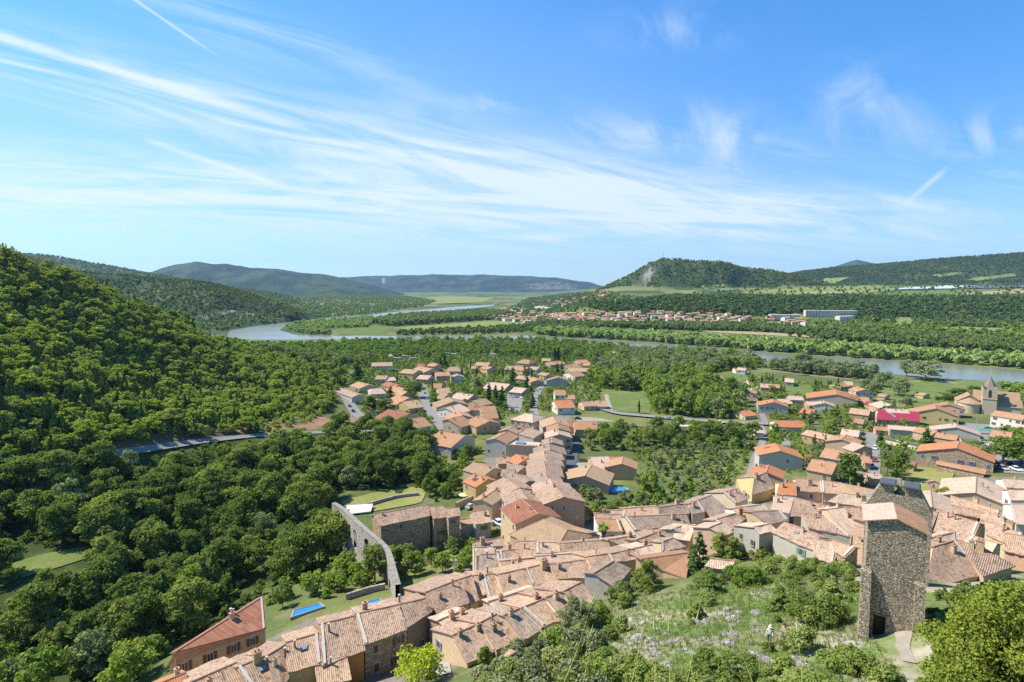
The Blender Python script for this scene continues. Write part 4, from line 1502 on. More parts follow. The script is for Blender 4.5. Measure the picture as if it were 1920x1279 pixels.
RH(1472, 709, 1488, 710, 6, 6, 5, 'pinkpale', 'cream', 'broad pale house with pinkish roof below the river path', **g)
RH(1398, 727, 1393, 734, 7.5, 7, 7, 'beige', 'pink', 'pinkish gabled house with blue windows beside the stony lane', stretch=10, win='blue', **g)
RH(1448, 748, 1452, 756, 8, 7.5, 7.5, 'orange', 'grey', 'blue grey gabled house with orange roof and turquoise shutter', stretch=11, win='green', **g)
RH(1458, 748, 1482, 749, 5.5, 5, 4, 'pinkpale', 'brown', 'low brown house with pale roof right of the blue grey gable', **g)
RH(1478, 742, 1503, 743, 7.5, 4.5, 4, 'pinkpale', 'brown', 'taller brown house with pinkish roof behind the low brown one', **g)
RH(1384, 771, 1406, 769, 4.5, 5, 4, 'orange', 'cream', 'small house with orange roof over a yellow hedge by the bridge road', **g)
RH(1450, 788, 1503, 789, 5.5, 5.5, 4.5, 'orange', 'cream', 'long bungalow with orange roof and a spruce at its door', **g)
RH(1413, 804, 1430, 805, 3.8, 3.5, 3, 'pinkpale', 'white', 'small white shed beside the lane corner', winmode=0, cat='shed', name='shed')
RH(1453, 831, 1463, 845, 8.5, 6, 7, 'orange', 'grey', 'grey gabled house with orange roof and a blue solar panel', solar=1, winmode=2, **g)
RH(1514, 806, 1569, 818, 5, 4, 3.5, 'rosy', 'brown', 'long low row house with mottled tan roof over garden doors', **g)
RH(1548, 840, 1611, 851, 5.5, 5.5, 4, 'salmon', 'grey', 'long grey bungalow with brown orange roof and bright hedge', **g)
RH(1524, 861, 1568, 869, 6.5, 5.5, 4, 'salmon', 'tan', 'tan house with salmon roof beside the big round tree', **g)
RH(1588, 815, 1577, 825, 8, 5, 5, 'salmon', 'tan', 'windowless tan gabled house with pinkish roof behind gardens', stretch=10, winmode=0, **g)
RH(1600, 830, 1620, 836, 6, 4.5, 4, 'pinkpale', 'tan', 'pink roofed house joined to the windowless tan gable', **g)
RH(1580, 804, 1611, 808, 4.8, 4.5, 4, 'pinkpale', 'brown', 'low brown house with pink roof by the parked blue car', **g)
RH(1510, 852, 1521, 853, 3, 1.8, 1.5, 'red', 'brown', 'tiny red garden shed by the straight hedge', winmode=0, cat='shed', name='shed')
RH(1567, 730, 1570, 744, 9, 15, 11, 'orange', 'cream', 'huge hall like house with clean orange roof', slope=0.24, stretch=22, winmode=0, **g)
RH(1596, 743, 1628, 745, 6, 6.5, 5, 'salmon', 'brown', 'wide salmon roofed wing right of the huge orange roof', **g)
RH(1608, 725, 1622, 730, 9, 5, 5, 'salmon', 'cream', 'tall narrow house with salmon roof behind the wide wing', **g)
RH(1628, 752, 1645, 755, 4.5, 3.5, 3, 'crimson', 'brown', 'low crimson sheet roof beside the wide wing', winmode=0, cap=False, **g)
RH(1565, 719, 1584, 718, 5.5, 5, 4, 'salmon', 'cream', 'red roofed house right of two slim cypresses by the meadow', **g)
RH(1583, 715, 1598, 716, 6.5, 5, 4, 'pinkpale', 'pink', 'pinkish house with stepped roofs at the meadow edge', **g)
RH(1596, 765, 1631, 769, 6, 5.5, 4, 'rosy', 'brown', 'long brown house with mottled pinkish roof', **g)
RH(1632, 768, 1640, 770, 5, 4, 4, 'pinkpale', 'tan', 'small pale roof left of the crimson roofed hall', winmode=0, **g)
QH([(1648, 768), (1722, 772), (1644, 786), (1724, 790)], 7.5, 6, 'crimson', 'tan', 'long hall with crimson metal roof and a row of dark windows', slope=0.3, group=GR, cap=False, skylights=4, chim=0)
RH(1660, 766, 1700, 768, 8.2, 3.5, 3, 'pinkpale', 'pink', 'pinkish roof box riding on the crimson hall', winmode=0, **g)
RH(1651, 752, 1671, 759, 6, 6, 3, 'pinkpale', 'brown', 'pale pink single slope house behind the crimson hall', **g)
RH(1666, 797, 1717, 801, 5, 3, 4, 'pinkpale', 'grey', 'blank pale grey wall building below the crimson hall', winmode=0, **g)
RH(1640, 799, 1664, 801, 4, 3, 3, 'salmon', 'brown', 'low salmon roof left of the blank grey wall', winmode=0, **g)
RH(1505, 765, 1528, 768, 5.5, 5, 4, 'orange', 'brown', 'low brown house with orange roof under trees', **g)
RH(1510, 753, 1528, 753, 5, 4, 3, 'pinkpale', 'brown', 'small pinkish roofed house left of the white arched one', **g)
RH(1545, 751, 1546, 757, 6, 5, 5, 'pinkpale', 'white', 'white gabled house with a dark shrub on its front', stretch=9, winmode=0, **g)
RH(1604, 785, 1620, 787, 4.5, 4, 3, 'salmon', 'tan', 'small orange roofed cottage behind a round bush', winmode=0, **g)
RH(1752, 758, 1757, 769, 9, 11, 9, 'salmon', 'yellow', 'large yellow gabled house with salmon roof and recessed balcony', stretch=14, slope=0.34, **g)
RH(1777, 753, 1780, 761, 8, 6, 7, 'salmon', 'pink', 'pinkish gabled house with arched window beside the church', stretch=11, **g)
RH(1868, 770, 1926, 779, 8, 5, 5, 'salmon', 'white', 'long white building with orange roof and brown shutters', win='brown', **g)
RH(1861, 806, 1897, 811, 5.5, 5, 4, 'salmon', 'white', 'small white house with orange roof by the green awning', **g)
RH(1790, 794, 1793, 801, 6, 8, 8, 'pinkpale', 'grey', 'low grey gable with pale pink roof at the church square', stretch=9, winmode=0, slope=0.28, **g)
RH(1724, 801, 1757, 808, 5.5, 4, 3, 'salmon', 'tan', 'tan house with salmon roof beside the low salmon wing', **g)
RH(1758, 811, 1796, 817, 5, 3.5, 3, 'salmon', 'tan', 'low salmon roofed wing ending at the square', **g)
RH(1799, 827, 1796, 835, 9, 9.5, 9, 'orange', 'rubble', 'tall stone gable with orange roof above the yellow lawn', stretch=12, winmode=2, **g)
QH([(1758, 864), (1847, 880), (1757, 869), (1845, 888)], 3.2, 1.5, 'salmon', 'rubble', 'long narrow lean to roof along the stone wall', slope=0.3, winmode=0, chim=0, cat='lean-to', name='lean_to')
RH(1701, 863, 1717, 866, 3.6, 2.5, 2.2, 'red', 'brown', 'small red roofed cabin at the edge of the yellow lawn', winmode=0, cat='cabin', name='cabin')
RH(1624, 887, 1648, 888, 3.6, 2.6, 1.2, 'pinkpale', 'pink', 'small pink shed roof by the lane end', winmode=0, cat='shed', name='shed')
RH(1617, 853, 1628, 854, 5, 4, 3, 'salmon', 'brown', 'small brown house with salmon roof at the street side', **g)
RH(1908, 795, 1930, 800, 4, 3, 3, 'white' if False else 'pinkpale', 'white', 'low white shed at the frame edge beyond the plane trees', winmode=0, cat='shed', name='shed')
RH(1650, 738, 1664, 740, 4, 3.5, 3, 'beige', 'tan', 'little ruin with beige roof in the river meadow', winmode=0, **g)
RH(1720, 735, 1738, 738, 4, 3.5, 3, 'beige', 'tan', 'low beige roofed house hidden by bushes in the meadow', winmode=0, **g)

# ------------------------------------------------------------------ houses of the lower street
GL = 'old houses along the narrow main street'
g = dict(group=GL, over=0.25)
RH(984, 775, 999, 777, 8.5, 8, 8, 'pale', 'tan', 'broad old house with pale hipped roof at the top of the street', hip=4.5, **g)
RH(1036, 781, 1044, 793, 10, 7, 7, 'beige', 'cream', 'old house with pale pinkish roof heading the street row', stretch=14, **g)
RH(1045, 794, 1048, 801, 10, 5.5, 5.5, 'salmon', 'brown', 'orange roofed house second in the street row', stretch=10, **g)
RH(1043, 804, 1048, 813, 9, 6, 6, 'pale', 'tan', 'pale roofed house third in the street row', stretch=10, **g)
RH(1035, 820, 1036, 827, 8, 4.5, 4.5, 'grey', 'tan', 'low grey roofed house behind a dark gap in the row', stretch=8, winmode=0, **g)
RH(1029, 832, 1031, 840, 9, 6.5, 6.5, 'grey', 'tan', 'grey tiled house with small ridge chimney in the street row', stretch=9, winmode=0, **g)
RH(1023, 843, 1026, 851, 9, 6.5, 6.5, 'rosy', 'cream', 'mottled rosy roof in the middle of the street row', stretch=8, winmode=0, **g)
RH(1020, 853, 1024, 862, 9, 6.5, 6.5, 'grey', 'pink', 'grey brown roof with stepped gable in the street row', stretch=8.5, winmode=0, **g)
RH(1020, 864, 1024, 884, 9, 6.5, 6, 'old', 'tan', 'long mottled roof with a tall wall chimney in the street row', stretch=13, **g)
RH(1021, 885, 1029, 900, 9, 5, 5, 'grey', 'cream', 'narrow grey roof sloping to the alley in the street row', stretch=9, **g)
RH(1032, 898, 1037, 908, 9.5, 6, 6, 'old', 'yellow', 'yellow walled house next to last in the street row', stretch=8, **g)
RH(1039, 908, 1046, 917, 11, 5.5, 6, 'old', 'brown', 'tall orange brown gable closing the street row above the white van', stretch=10, win='white', **g)
RH(1054, 922, 1066, 925, 8, 4, 4, 'beige', 'brown', 'lower orange brown block with bare wall beside the tall gable', winmode=0, chim=0, **g)
RH(1085, 946, 1098, 950, 4.5, 3, 3, 'salmon', 'tan', 'small ruined lean to roof right of the bare wall', winmode=0, **g)
RH(991, 803, 1018, 811, 8, 6, 4, 'grey', 'grey', 'grey walled house with mottled roof above the roof terrace', winmode=0, **g)
RH(951, 805, 967, 798, 8, 5, 5, 'old', 'tan', 'tan house with mottled roof below the pale hipped roof', **g)
RH(975, 801, 986, 798, 8, 4, 4, 'beige', 'tan', 'small beige roof wedged beside the pale hipped house', winmode=0, **g)
RH(929, 822, 953, 809, 9, 5.5, 5, 'salmon', 'grey', 'tall grey house with orange brown roof left of the roof pool', winmode=2, **g)
RH(932, 857, 954, 856, 6, 4.5, 4, 'rosy', 'tan', 'tan house with mottled roof at the head of the gardens', **g)
RH(968, 852, 988, 859, 7, 5, 5, 'orange', 'tan', 'fresh orange roofed house beside the street', **g)
RH(962, 870, 982, 876, 6.5, 5, 3, 'grey', 'tan', 'grey roofed lean house below the fresh orange roof', winmode=0, **g)
RH(942, 880, 965, 881, 6, 4, 3.5, 'grey', 'tan', 'small grey roofed house with one window facing the gardens', **g)
RH(888, 867, 925, 878, 7, 5.5, 5, 'beige', 'cream', 'large cream house with smooth beige roof above the gardens', **g)
RH(890, 888, 914, 898, 8, 5, 4, 'orange', 'yellow', 'yellow house with vivid orange roof and solar panels', solar=3, chim=2, slope=0.34, **g)
RH(944, 895, 974, 914, 9.5, 6, 5.5, 'old', 'yellow', 'broad mottled roof house with yellow wall behind the twin gables', **g)
RH(964, 888, 992, 901, 9, 5, 5, 'grey', 'tan', 'grey brown roof above the dark street gap', winmode=0, **g)
RH(903, 936, 934, 915, 8.5, 3.5, 3, 'beige', 'tan', 'low tan wing with single slope roof below the solar house', winmode=2, **g)
RH(975, 917, 986, 932, 9.5, 5.5, 5.5, 'old', 'grey', 'mottled roof house directly behind the red brown twin gable', stretch=11, win='blue', **g)
RH(978, 935, 991, 947, 10, 6, 6.5, 'red', 'tan', 'tall bare gabled house with red brown roof and four small windows', stretch=11, winmode=2, **g)
RH(996, 922, 1006, 935, 7, 3.5, 4, 'grey', 'tan', 'small grey roof beside the street bend', winmode=0, stretch=8, **g)
QH([(884, 960), (913, 955), (892, 982), (921, 978)], 7, 1.5, 'rosy', 'grey', 'rosy single slope roof over a grey terrace wall', **g)
QH([(863, 974), (888, 971), (865, 983), (890, 980)], 5.5, 1, 'rosy', 'grey', 'low rosy roof with grey wall left of the terrace', winmode=0, chim=0, **g)
QH([(702, 965), (801, 946), (714, 985), (805, 966)], 12, 2.5, 'old', 'rubble', 'very long old stone house with mottled tiled roof above the gardens', win='green', chim=1, over=0.3, group=GL, winmode=2, slope=0.34)
QH([(806, 950), (829, 948), (813, 972), (838, 968)], 11, 2, 'old', 'rubble', 'middle section of the old stone range with a stepped roof', winmode=2, chim=0, **g)
QH([(834, 953), (860, 952), (841, 970), (862, 965)], 10.5, 2, 'old', 'rubble', 'tan roofed end section of the old stone range', winmode=2, chim=0, **g)
RH(1018, 974, 1064, 994, 7.5, 8, 6, 'beige', 'tan', 'big barn with smooth red brown roof below the white van', hip=3.0, winmode=0, chim=0, **g)
QH([(1062, 985), (1112, 998), (1072, 1000), (1124, 1004)], 6, 2, 'beige', 'white', 'flat brown roofed annexe right of the big barn', winmode=0, chim=0, **g)

# ------------------------------------------------------------------ the old village at the foot of the rock
GV = 'tiled old houses packed below the rock'
ROOF_LEVELS = np.array([
    (600, 1200, 35), (700, 1150, 35.5), (480, 1260, 34), (350, 1270, 33), (412, 1170, 32), (830, 1110, 35), (900, 1160, 36), (860, 1085, 34), (950, 1075, 34), (1000, 1066, 34),
    (1070, 1055, 34.5), (950, 1150, 37), (1000, 1135, 37.5), (1070, 1105, 38.5), (875, 1195, 36.5), (620, 1240, 33), (847, 1153, 34.5), (958, 1115, 35.5), (930, 1010, 28), (900, 1045, 29), (985, 1020, 28),
    (1030, 1020, 28.5), (1090, 1018, 29), (970, 1050, 31), (1050, 1040, 31.5), (1120, 1040, 35), (1165, 1034, 35), (1205, 1027, 35.2), (1132, 1064, 38.5), (1250, 1042, 36.5), (1170, 1008, 31), (1220, 1003, 32),
    (1250, 1012, 33), (1290, 985, 32.5), (1230, 967, 29.5), (1200, 953, 28.5), (1260, 948, 28.5), (1140, 973, 27.5), (1150, 960, 28), (1320, 935, 29), (1370, 920, 29), (1425, 890, 28),
    (1477, 905, 28), (1540, 900, 28.5), (1610, 915, 30), (1605, 928, 31), (1520, 940, 32), (1530, 965, 34), (1565, 953, 33), (1503, 993, 38), (1550, 1014, 40), (1580, 1020, 40.5),
    (1428, 985, 37), (1342, 985, 36), (1360, 970, 34.5), (1400, 950, 32.5), (1435, 958, 33.5), (1470, 932, 31), (1288, 983, 32.5), (1355, 1050, 41), (1620, 990, 38), (1605, 952, 33.5), (953, 1231, 42),
    (1770, 1020, 44), (1815, 1018, 43.5), (1765, 1005, 42), (1796, 968, 38.5), (1746, 958, 38.5), (1828, 943, 36), (1810, 952, 36.5), (1858, 962, 37), (1900, 898, 32), (1910, 918, 34),
    (1915, 945, 36.5), (1845, 1010, 42), (1880, 990, 40), (1915, 1005, 41), (1690, 950, 36)], float)


def _fit_roof():
    P = ROOF_LEVELS[:, :2] / 200.0
    n = len(P)
    A = np.zeros((n + 3, n + 3))
    A[:n, :n] = _tps(((P[:, None] - P[None]) ** 2).sum(-1)) + np.eye(n) * 0.01
    A[:n, n:] = np.concatenate([np.ones((n, 1)), P], 1)
    A[n:, :n] = A[:n, n:].T
    s = np.linalg.solve(A, np.concatenate([ROOF_LEVELS[:, 2], np.zeros(3)]))
    return P, s


_RP, _RS2 = _fit_roof()


def roof_level(px, py):
    p = np.array([px, py]) / 200.0
    return float((_RS2[:len(_RP)] * _tps(((_RP - p) ** 2).sum(-1))).sum() + _RS2[-3] + _RS2[-2] * p[0] + _RS2[-1] * p[1])




def OV(q, h, wb, roof, wall, label, **kw):
    kw.setdefault('group', GV)
    kw.setdefault('over', 0.22)
    mx, my = (q[0][0] + q[1][0]) / 2, (q[0][1] + q[1][1]) / 2
    vg = random.Random(zlib.crc32(label.encode())).random()
    kw.setdefault('verge', (1,) if vg < 0.3 else (-1,) if vg < 0.5 else ())
    return QH(q, h, wb, roof, wall, label, zr=roof_level(mx, my), **kw)


OV([(668, 1151), (745, 1134), (684, 1207), (763, 1177)], 10, 5, 'old', 'rubble', 'old bare stone house with broken plaster and dark openings in the front row', win='brown')
OV([(746, 1134), (796, 1122), (764, 1175), (808, 1143)], 10, 5, 'old', 'dark', 'dark grey house with blue shutters at the alley corner', win='blue', winmode=1, chim=1)
OV([(601, 1170), (664, 1155), (606, 1246), (682, 1217)], 9.5, 4.5, 'old', 'ochre', 'ochre walled house left of the bare stone one', winmode=1, chim=1)
OV([(592, 1243), (648, 1231), (598, 1284), (656, 1272)], 7.5, 1.5, 'rosy', 'ochre', 'low rosy roof stepping down below the ochre wall', winmode=0, chim=1)
OV([(539, 1204), (596, 1187), (541, 1258), (602, 1242)], 9.5, 5, 'rosy', 'tan', 'reddish roof with a flat skylight left of the ochre house', chim=1, skylights=1)
OV([(503, 1228), (541, 1205), (520, 1300), (548, 1257)], 9, 5, 'old', 'tan', 'narrow mottled roof with tall chimney filling the gap below the long red roof', chim=2, winmode=0)
OV([(446, 1251), (501, 1228), (480, 1300), (536, 1262)], 9, 5.5, 'old', 'tan', 'mottled roof with two roof windows beside the long red roof', chim=2, skylights=1)
OV([(353, 1281), (441, 1243), (372, 1340), (476, 1300)], 8.5, 5.5, 'old', 'tan', 'yellowish roof running along under the long red roof', chim=1)
OV([(255, 1300), (346, 1262), (262, 1330), (352, 1300)], 7, 2.0, 'orange', 'tan', 'bright orange roof edge in the very corner of the village', chim=1, winmode=0)
OV([(331, 1221), (492, 1119), (318, 1243), (497, 1177)], 8, 1.0, 'red', 'tan', 'long wedge shaped red tiled roof over a tan house by the ravine', chim=3, slope=0.42, win='brown', skylights=1)
OV([(799, 1110), (861, 1086), (821, 1151), (879, 1128)], 9, 7.5, 'old', 'brown', 'broad mottled roof above a brown wall beside the alley', chim=2, winmode=0)
OV([(862, 1086), (883, 1079), (881, 1131), (897, 1124)], 9, 6, 'rosy', 'tan', 'narrow reddish roof strip right of the broad mottled roof', chim=0, winmode=0)
OV([(884, 1080), (904, 1077), (897, 1117), (913, 1112)], 8.6, 5, 'old', 'tan', 'small roof with a dark hole under its ridge', chim=1, winmode=0)
OV([(905, 1079), (932, 1074), (917, 1124), (947, 1118)], 9, 5, 'old', 'tan', 'tan roof between two pale mortar strips', chim=1, winmode=0)
OV([(935, 1077), (984, 1066), (948, 1117), (997, 1098)], 9, 6, 'rosy', 'tan', 'roof with patches of new red tiles amid old ones', chim=1, winmode=0)
OV([(985, 1066), (1029, 1055), (998, 1096), (1045, 1086)], 9, 6, 'rosy', 'tan', 'red and tan roof ending at a pale mortar strip', chim=1, winmode=0)
OV([(1032, 1058), (1104, 1049), (1047, 1083), (1113, 1081)], 9.5, 6, 'old', 'tan', 'wide roof over a tan wall with a balcony', chim=1, winmode=1)
OV([(851, 1190), (900, 1168), (876, 1241), (929, 1217)], 8, 6, 'old', 'tan', 'large lower row roof right of the alley mouth', chim=2, win='lilac')
OV([(901, 1167), (935, 1149), (931, 1216), (976, 1193)], 8, 6.5, 'old', 'tan', 'lower row roof with a pale mortar strip on its left edge', chim=2, winmode=0)
OV([(947, 1153), (978, 1139), (980, 1197), (1018, 1178)], 8, 7, 'grey', 'tan', 'greyish lower row roof with a broken ridge', chim=1, winmode=0)
OV([(980, 1139), (1024, 1121), (1018, 1173), (1057, 1157)], 8, 7, 'rosy', 'white', 'rosy lower row roof over a white wall with a dark window', chim=1, winmode=1)
OV([(1025, 1120), (1056, 1107), (1058, 1158), (1084, 1143)], 8, 7, 'old', 'white', 'lower row roof next to last beside the grey green bushes', chim=1, winmode=0)
OV([(1058, 1108), (1089, 1092), (1086, 1141), (1111, 1123)], 8, 6.5, 'old', 'tan', 'last roof of the lower row with a dark gable end', chim=0, winmode=0)
OV([(823, 1163), (872, 1143), (838, 1178), (884, 1158)], 7, 3, 'pale', 'rubble', 'pale roof with a sunken light well by the alley', chim=2, winmode=0)
OV([(917, 1128), (1000, 1101), (929, 1142), (1016, 1114)], 7.5, 2.0, 'pale', 'tan', 'pale roof strip with a slim chimney pipe between two rows', chim=1, winmode=0)
OV([(888, 1016), (940, 1008), (889, 1026), (943, 1022)], 8.5, 1, 'rosy', 'cream', 'small rose red roof with a white roof light', chim=1, winmode=0, skylights=1)
OV([(891, 1027), (920, 1025), (893, 1041), (937, 1037)], 7.5, 1, 'pale', 'cream', 'pale roof below the small rose red one', chim=0, winmode=0)
OV([(901, 1040), (935, 1038), (898, 1068), (940, 1062)], 8.5, 3, 'grey', 'cream', 'dark streaked roof with pale side wall by the gardens', chim=2)
OV([(937, 1034), (967, 1030), (939, 1050), (968, 1046)], 8, 3, 'old', 'tan', 'small tan roof right of the dark streaked one', chim=1, winmode=0)
OV([(968, 1015), (1004, 1014), (968, 1047), (1005, 1043)], 8.5, 2.5, 'rosy', 'tan', 'long mottled roof below the flat brown yard', chim=2, winmode=0)
OV([(1006, 1017), (1047, 1017), (1007, 1037), (1050, 1034)], 8, 2.5, 'pale', 'tan', 'pale roof with an orange patch under the big barn', chim=1, winmode=0)
OV([(1050, 1019), (1128, 1013), (1053, 1044), (1130, 1034)], 8.5, 3.5, 'old', 'tan', 'wide mottled roof left of the palm', chim=1, winmode=0)
OV([(940, 1052), (1000, 1046), (946, 1071), (1040, 1056)], 8, 2.5, 'rosy', 'tan', 'rosy roof strip in front of the dark streaked roof', chim=2, winmode=0)
OV([(1005, 1043), (1098, 1036), (1010, 1056), (1100, 1049)], 8, 2, 'pale', 'tan', 'pale roof with an open slot in the middle of the village', chim=1, winmode=0)
OV([(1102, 1044), (1138, 1038), (1114, 1073), (1147, 1053)], 9, 6, 'rosy', 'tan', 'reddish roof right of the wide balcony roof', chim=1, winmode=0)
OV([(1140, 1039), (1190, 1029), (1148, 1053), (1200, 1046)], 9, 6, 'old', 'tan', 'mottled roof below the palm', chim=1, winmode=0)
OV([(1189, 1028), (1222, 1022), (1199, 1046), (1234, 1039)], 9, 5.5, 'pale', 'cream', 'pale streaked roof right of the palm', chim=1, winmode=0)
OV([(1141, 1012), (1196, 1003), (1160, 1020), (1207, 1018)], 8, 3, 'old', 'tan', 'small roof in the shade right behind the palm', chim=1, winmode=0)
OV([(1194, 1012), (1242, 994), (1222, 1023), (1262, 1009)], 8.5, 5, 'old', 'tan', 'tan roof with two round vents', chim=2, winmode=0)
OV([(1241, 1016), (1262, 1009), (1242, 1034), (1284, 1024)], 8, 3, 'grey', 'tan', 'grey roof corner above the low orange roof', chim=0, winmode=0)
OV([(1262, 992), (1290, 982), (1290, 1004), (1316, 990)], 9, 4, 'pale', 'white', 'very pale roof with white gutter in the village middle', chim=1, winmode=0)
OV([(1172, 969), (1285, 964), (1190, 994), (1292, 981)], 9, 3, 'grey', 'cream', 'very large grey brown roof behind the red roofed white house', chim=2, winmode=0)
OV([(1172, 953), (1235, 949), (1176, 966), (1240, 965)], 9, 4, 'rosy', 'tan', 'mottled rosy roof at the garden edge of the village', chim=1, winmode=0)
OV([(1236, 951), (1290, 944), (1238, 965), (1292, 962)], 9, 4, 'grey', 'tan', 'dusky roof beside two tall square chimneys', chim=2, winmode=0)
OV([(1117, 972), (1158, 974), (1128, 995), (1167, 996)], 7.5, 0.8, 'salmon', 'white', 'white house with clean red single slope roof', chim=0, winmode=1)
OV([(1115, 963), (1170, 965), (1117, 972), (1173, 976)], 8, 3, 'old', 'white', 'tan roof directly behind the clean red roof', chim=2, winmode=0)
OV([(1143, 957), (1172, 957), (1144, 965), (1172, 966)], 8, 3, 'pale', 'tan', 'small pale roof at the north edge of the village', chim=0, winmode=0)
OV([(1308, 938), (1333, 929), (1337, 969), (1371, 959)], 9.5, 4, 'grey', 'cream', 'steep grey roof falling towards the village middle', chim=0, winmode=0)
OV([(1293, 944), (1308, 938), (1298, 963), (1322, 959)], 9, 3, 'grey', 'cream', 'narrow grey roof beside a square chimney stack', chim=1, winmode=0)
OV([(1357, 923), (1382, 916), (1379, 943), (1402, 934)], 9.5, 6.5, 'old', 'cream', 'cream gabled house with tall brick chimney', chim=2, winmode=0)
OV([(1415, 894), (1437, 886), (1410, 927), (1451, 915)], 12, 6, 'old', 'yellow', 'tall yellow house with a large faceted roof', win='white', chim=3, winmode=1)
RH(1442, 872, 1437, 886, 10, 5, 4.5, 'orange', 'tan', 'orange roofed gable behind the tall yellow house', stretch=8, group=GV, zr=26.8)
OV([(1463, 905), (1491, 905), (1457, 926), (1493, 929)], 9, 3, 'orange', 'cream', 'orange roofed house right of the tall yellow one', chim=2, winmode=0)
OV([(1493, 897), (1540, 901), (1496, 920), (1542, 923)], 9, 5, 'rosy', 'pink', 'pink house with white shutters under a long rosy roof', win='white', winmode=1)
OV([(1541, 901), (1576, 905), (1543, 923), (1578, 926)], 9, 5, 'old', 'tan', 'right half of the long rosy roof', chim=1, winmode=0)
OV([(1577, 906), (1650, 921), (1582, 925), (1640, 946)], 8.5, 3, 'beige', 'tan', 'smooth tan roof with two roof windows behind the towers', chim=1, winmode=0, skylights=2)
OV([(1578, 925), (1630, 931), (1554, 940), (1622, 950)], 9, 3, 'pale', 'tan', 'pale mottled roof with a slanted red verge', chim=2, winmode=0)
OV([(1490, 933), (1555, 950), (1488, 968), (1543, 968)], 9, 3, 'old', 'tan', 'large streaked roof below the pink shuttered house', chim=2, winmode=0)
OV([(1505, 962), (1548, 968), (1516, 988), (1594, 1005)], 8.5, 3, 'old', 'grey', 'large mottled roof above a low grey wall', chim=2, winmode=0)
OV([(1552, 955), (1583, 951), (1596, 1006), (1628, 992)], 9, 3, 'pale', 'tan', 'long roof with a wall chimney left of the near tower', chim=2, winmode=0)
OV([(1583, 950), (1628, 953), (1600, 972), (1630, 978)], 8, 2, 'old', 'tan', 'little mottled roof squeezed against the near tower', chim=1, winmode=0)
OV([(1472, 980), (1535, 1006), (1450, 998), (1524, 1030)], 7.5, 3, 'old', 'grey', 'grey walled house with striped roof and one roof window', skylights=1, chim=1, winmode=1, win='green')
OV([(1538, 1012), (1568, 1015), (1523, 1043), (1562, 1056)], 6, 1.5, 'pale', 'grey', 'small pale striped roof with a blue door', chim=0, win='blue', winmode=0, door=True)
OV([(1562, 1013), (1602, 1026), (1568, 1034), (1584, 1044)], 6.5, 1.5, 'rosy', 'rubble', 'reddish lean to roof beside the pale striped one', chim=0, winmode=0)
OV([(1415, 988), (1443, 982), (1424, 1000), (1454, 993)], 8.5, 5.5, 'pale', 'grey', 'grey house with pale roof and tall rust red pipe', winmode=2, chim=0)
OV([(1331, 989), (1353, 980), (1356, 1004), (1373, 996)], 8.5, 4, 'pale', 'salmon' if False else 'pink', 'pale roofed house with a red tile hung gable', chim=0, winmode=0)
OV([(1340, 975), (1378, 963), (1370, 994), (1396, 971)], 9, 3, 'old', 'tan', 'mottled roof behind the red tile hung gable', chim=0, winmode=0)
OV([(1375, 953), (1430, 946), (1388, 966), (1440, 956)], 9.5, 3, 'pale', 'white', 'pale roof with white wall and a slim chimney', chim=1, winmode=0)
OV([(1410, 960), (1462, 957), (1442, 982), (1477, 974)], 9, 4, 'grey', 'tan', 'broad dusky roof behind the grey pipe house', chim=0, winmode=0)
OV([(1454, 930), (1487, 933), (1446, 956), (1479, 961)], 9, 3, 'pinkpale', 'white', 'pinkish white roof with clean white side', chim=2, winmode=0)
OV([(1275, 981), (1302, 985), (1263, 1008), (1292, 1013)], 8.5, 3, 'pale', 'tan', 'yellowish pale roof left of the tall conifer', chim=1, winmode=0)
OV([(1115, 1074), (1149, 1053), (1152, 1099), (1181, 1066)], 6.5, 2, 'grey', 'grey', 'pale grey walled house with streaked roof beside the round bush', chim=0, winmode=0)
OV([(1205, 1048), (1292, 1036), (1243, 1068), (1285, 1084)], 5.5, 2.5, 'salmon', 'tan', 'low pinkish orange roof above the round bush', chim=0, winmode=0, slope=0.25)
OV([(1335, 1047), (1376, 1052), (1324, 1061), (1368, 1067)], 3, 1.0, 'pale', 'rubble', 'low striped shed roof among bushes below the village', chim=0, winmode=0, cat='shed', name='shed')
OV([(938, 1241), (968, 1222), (928, 1268), (958, 1256)], 4, 1.0, 'rosy', 'rubble', 'small shed with rosy roof at the foot of the slope', chim=0, winmode=0, cat='shed', name='shed')
OV([(1751, 1025), (1791, 1013), (1736, 1102), (1842, 1076)], 8, 3, 'old', 'tan', 'very large striped roof right beside the near tower', chim=2, winmode=0)
OV([(1792, 1013), (1840, 1025), (1845, 1080), (1898, 1058)], 8, 3, 'old', 'tan', 'large striped roof right of the biggest one', chim=2, winmode=0)
OV([(1740, 1010), (1790, 998), (1742, 1024), (1792, 1013)], 8.5, 2, 'pale', 'tan', 'pale roof strip behind the biggest striped roof', chim=0, winmode=0)
OV([(1758, 957), (1835, 980), (1743, 993), (1820, 1017)], 9, 3, 'old', 'tan', 'square striped roof with two stubby chimneys and red verge', chim=2, winmode=0)
OV([(1735, 957), (1757, 960), (1735, 985), (1744, 993)], 8.5, 2, 'old', 'tan', 'narrow roof between the near tower and the square striped roof', chim=0, winmode=0)
RH(1745, 920, 1748, 948, 7, 5, 5.5, 'pale', 'cream', 'chapel like house with pale gabled roof and bell niche', stretch=13, zr=33.0, group=GV, winmode=0, chim=0)
RH(1831, 894, 1829, 928, 9.5, 7.5, 7, 'pale', 'cream', 'big pale gabled house right of the yellow lawn', stretch=16, zr=32.0, group=GV, winmode=0, chim=2)
OV([(1784, 930), (1871, 956), (1785, 948), (1873, 966)], 8.5, 1, 'rosy', 'tan', 'rosy roof strip in front of the big pale gable', chim=2, winmode=0)
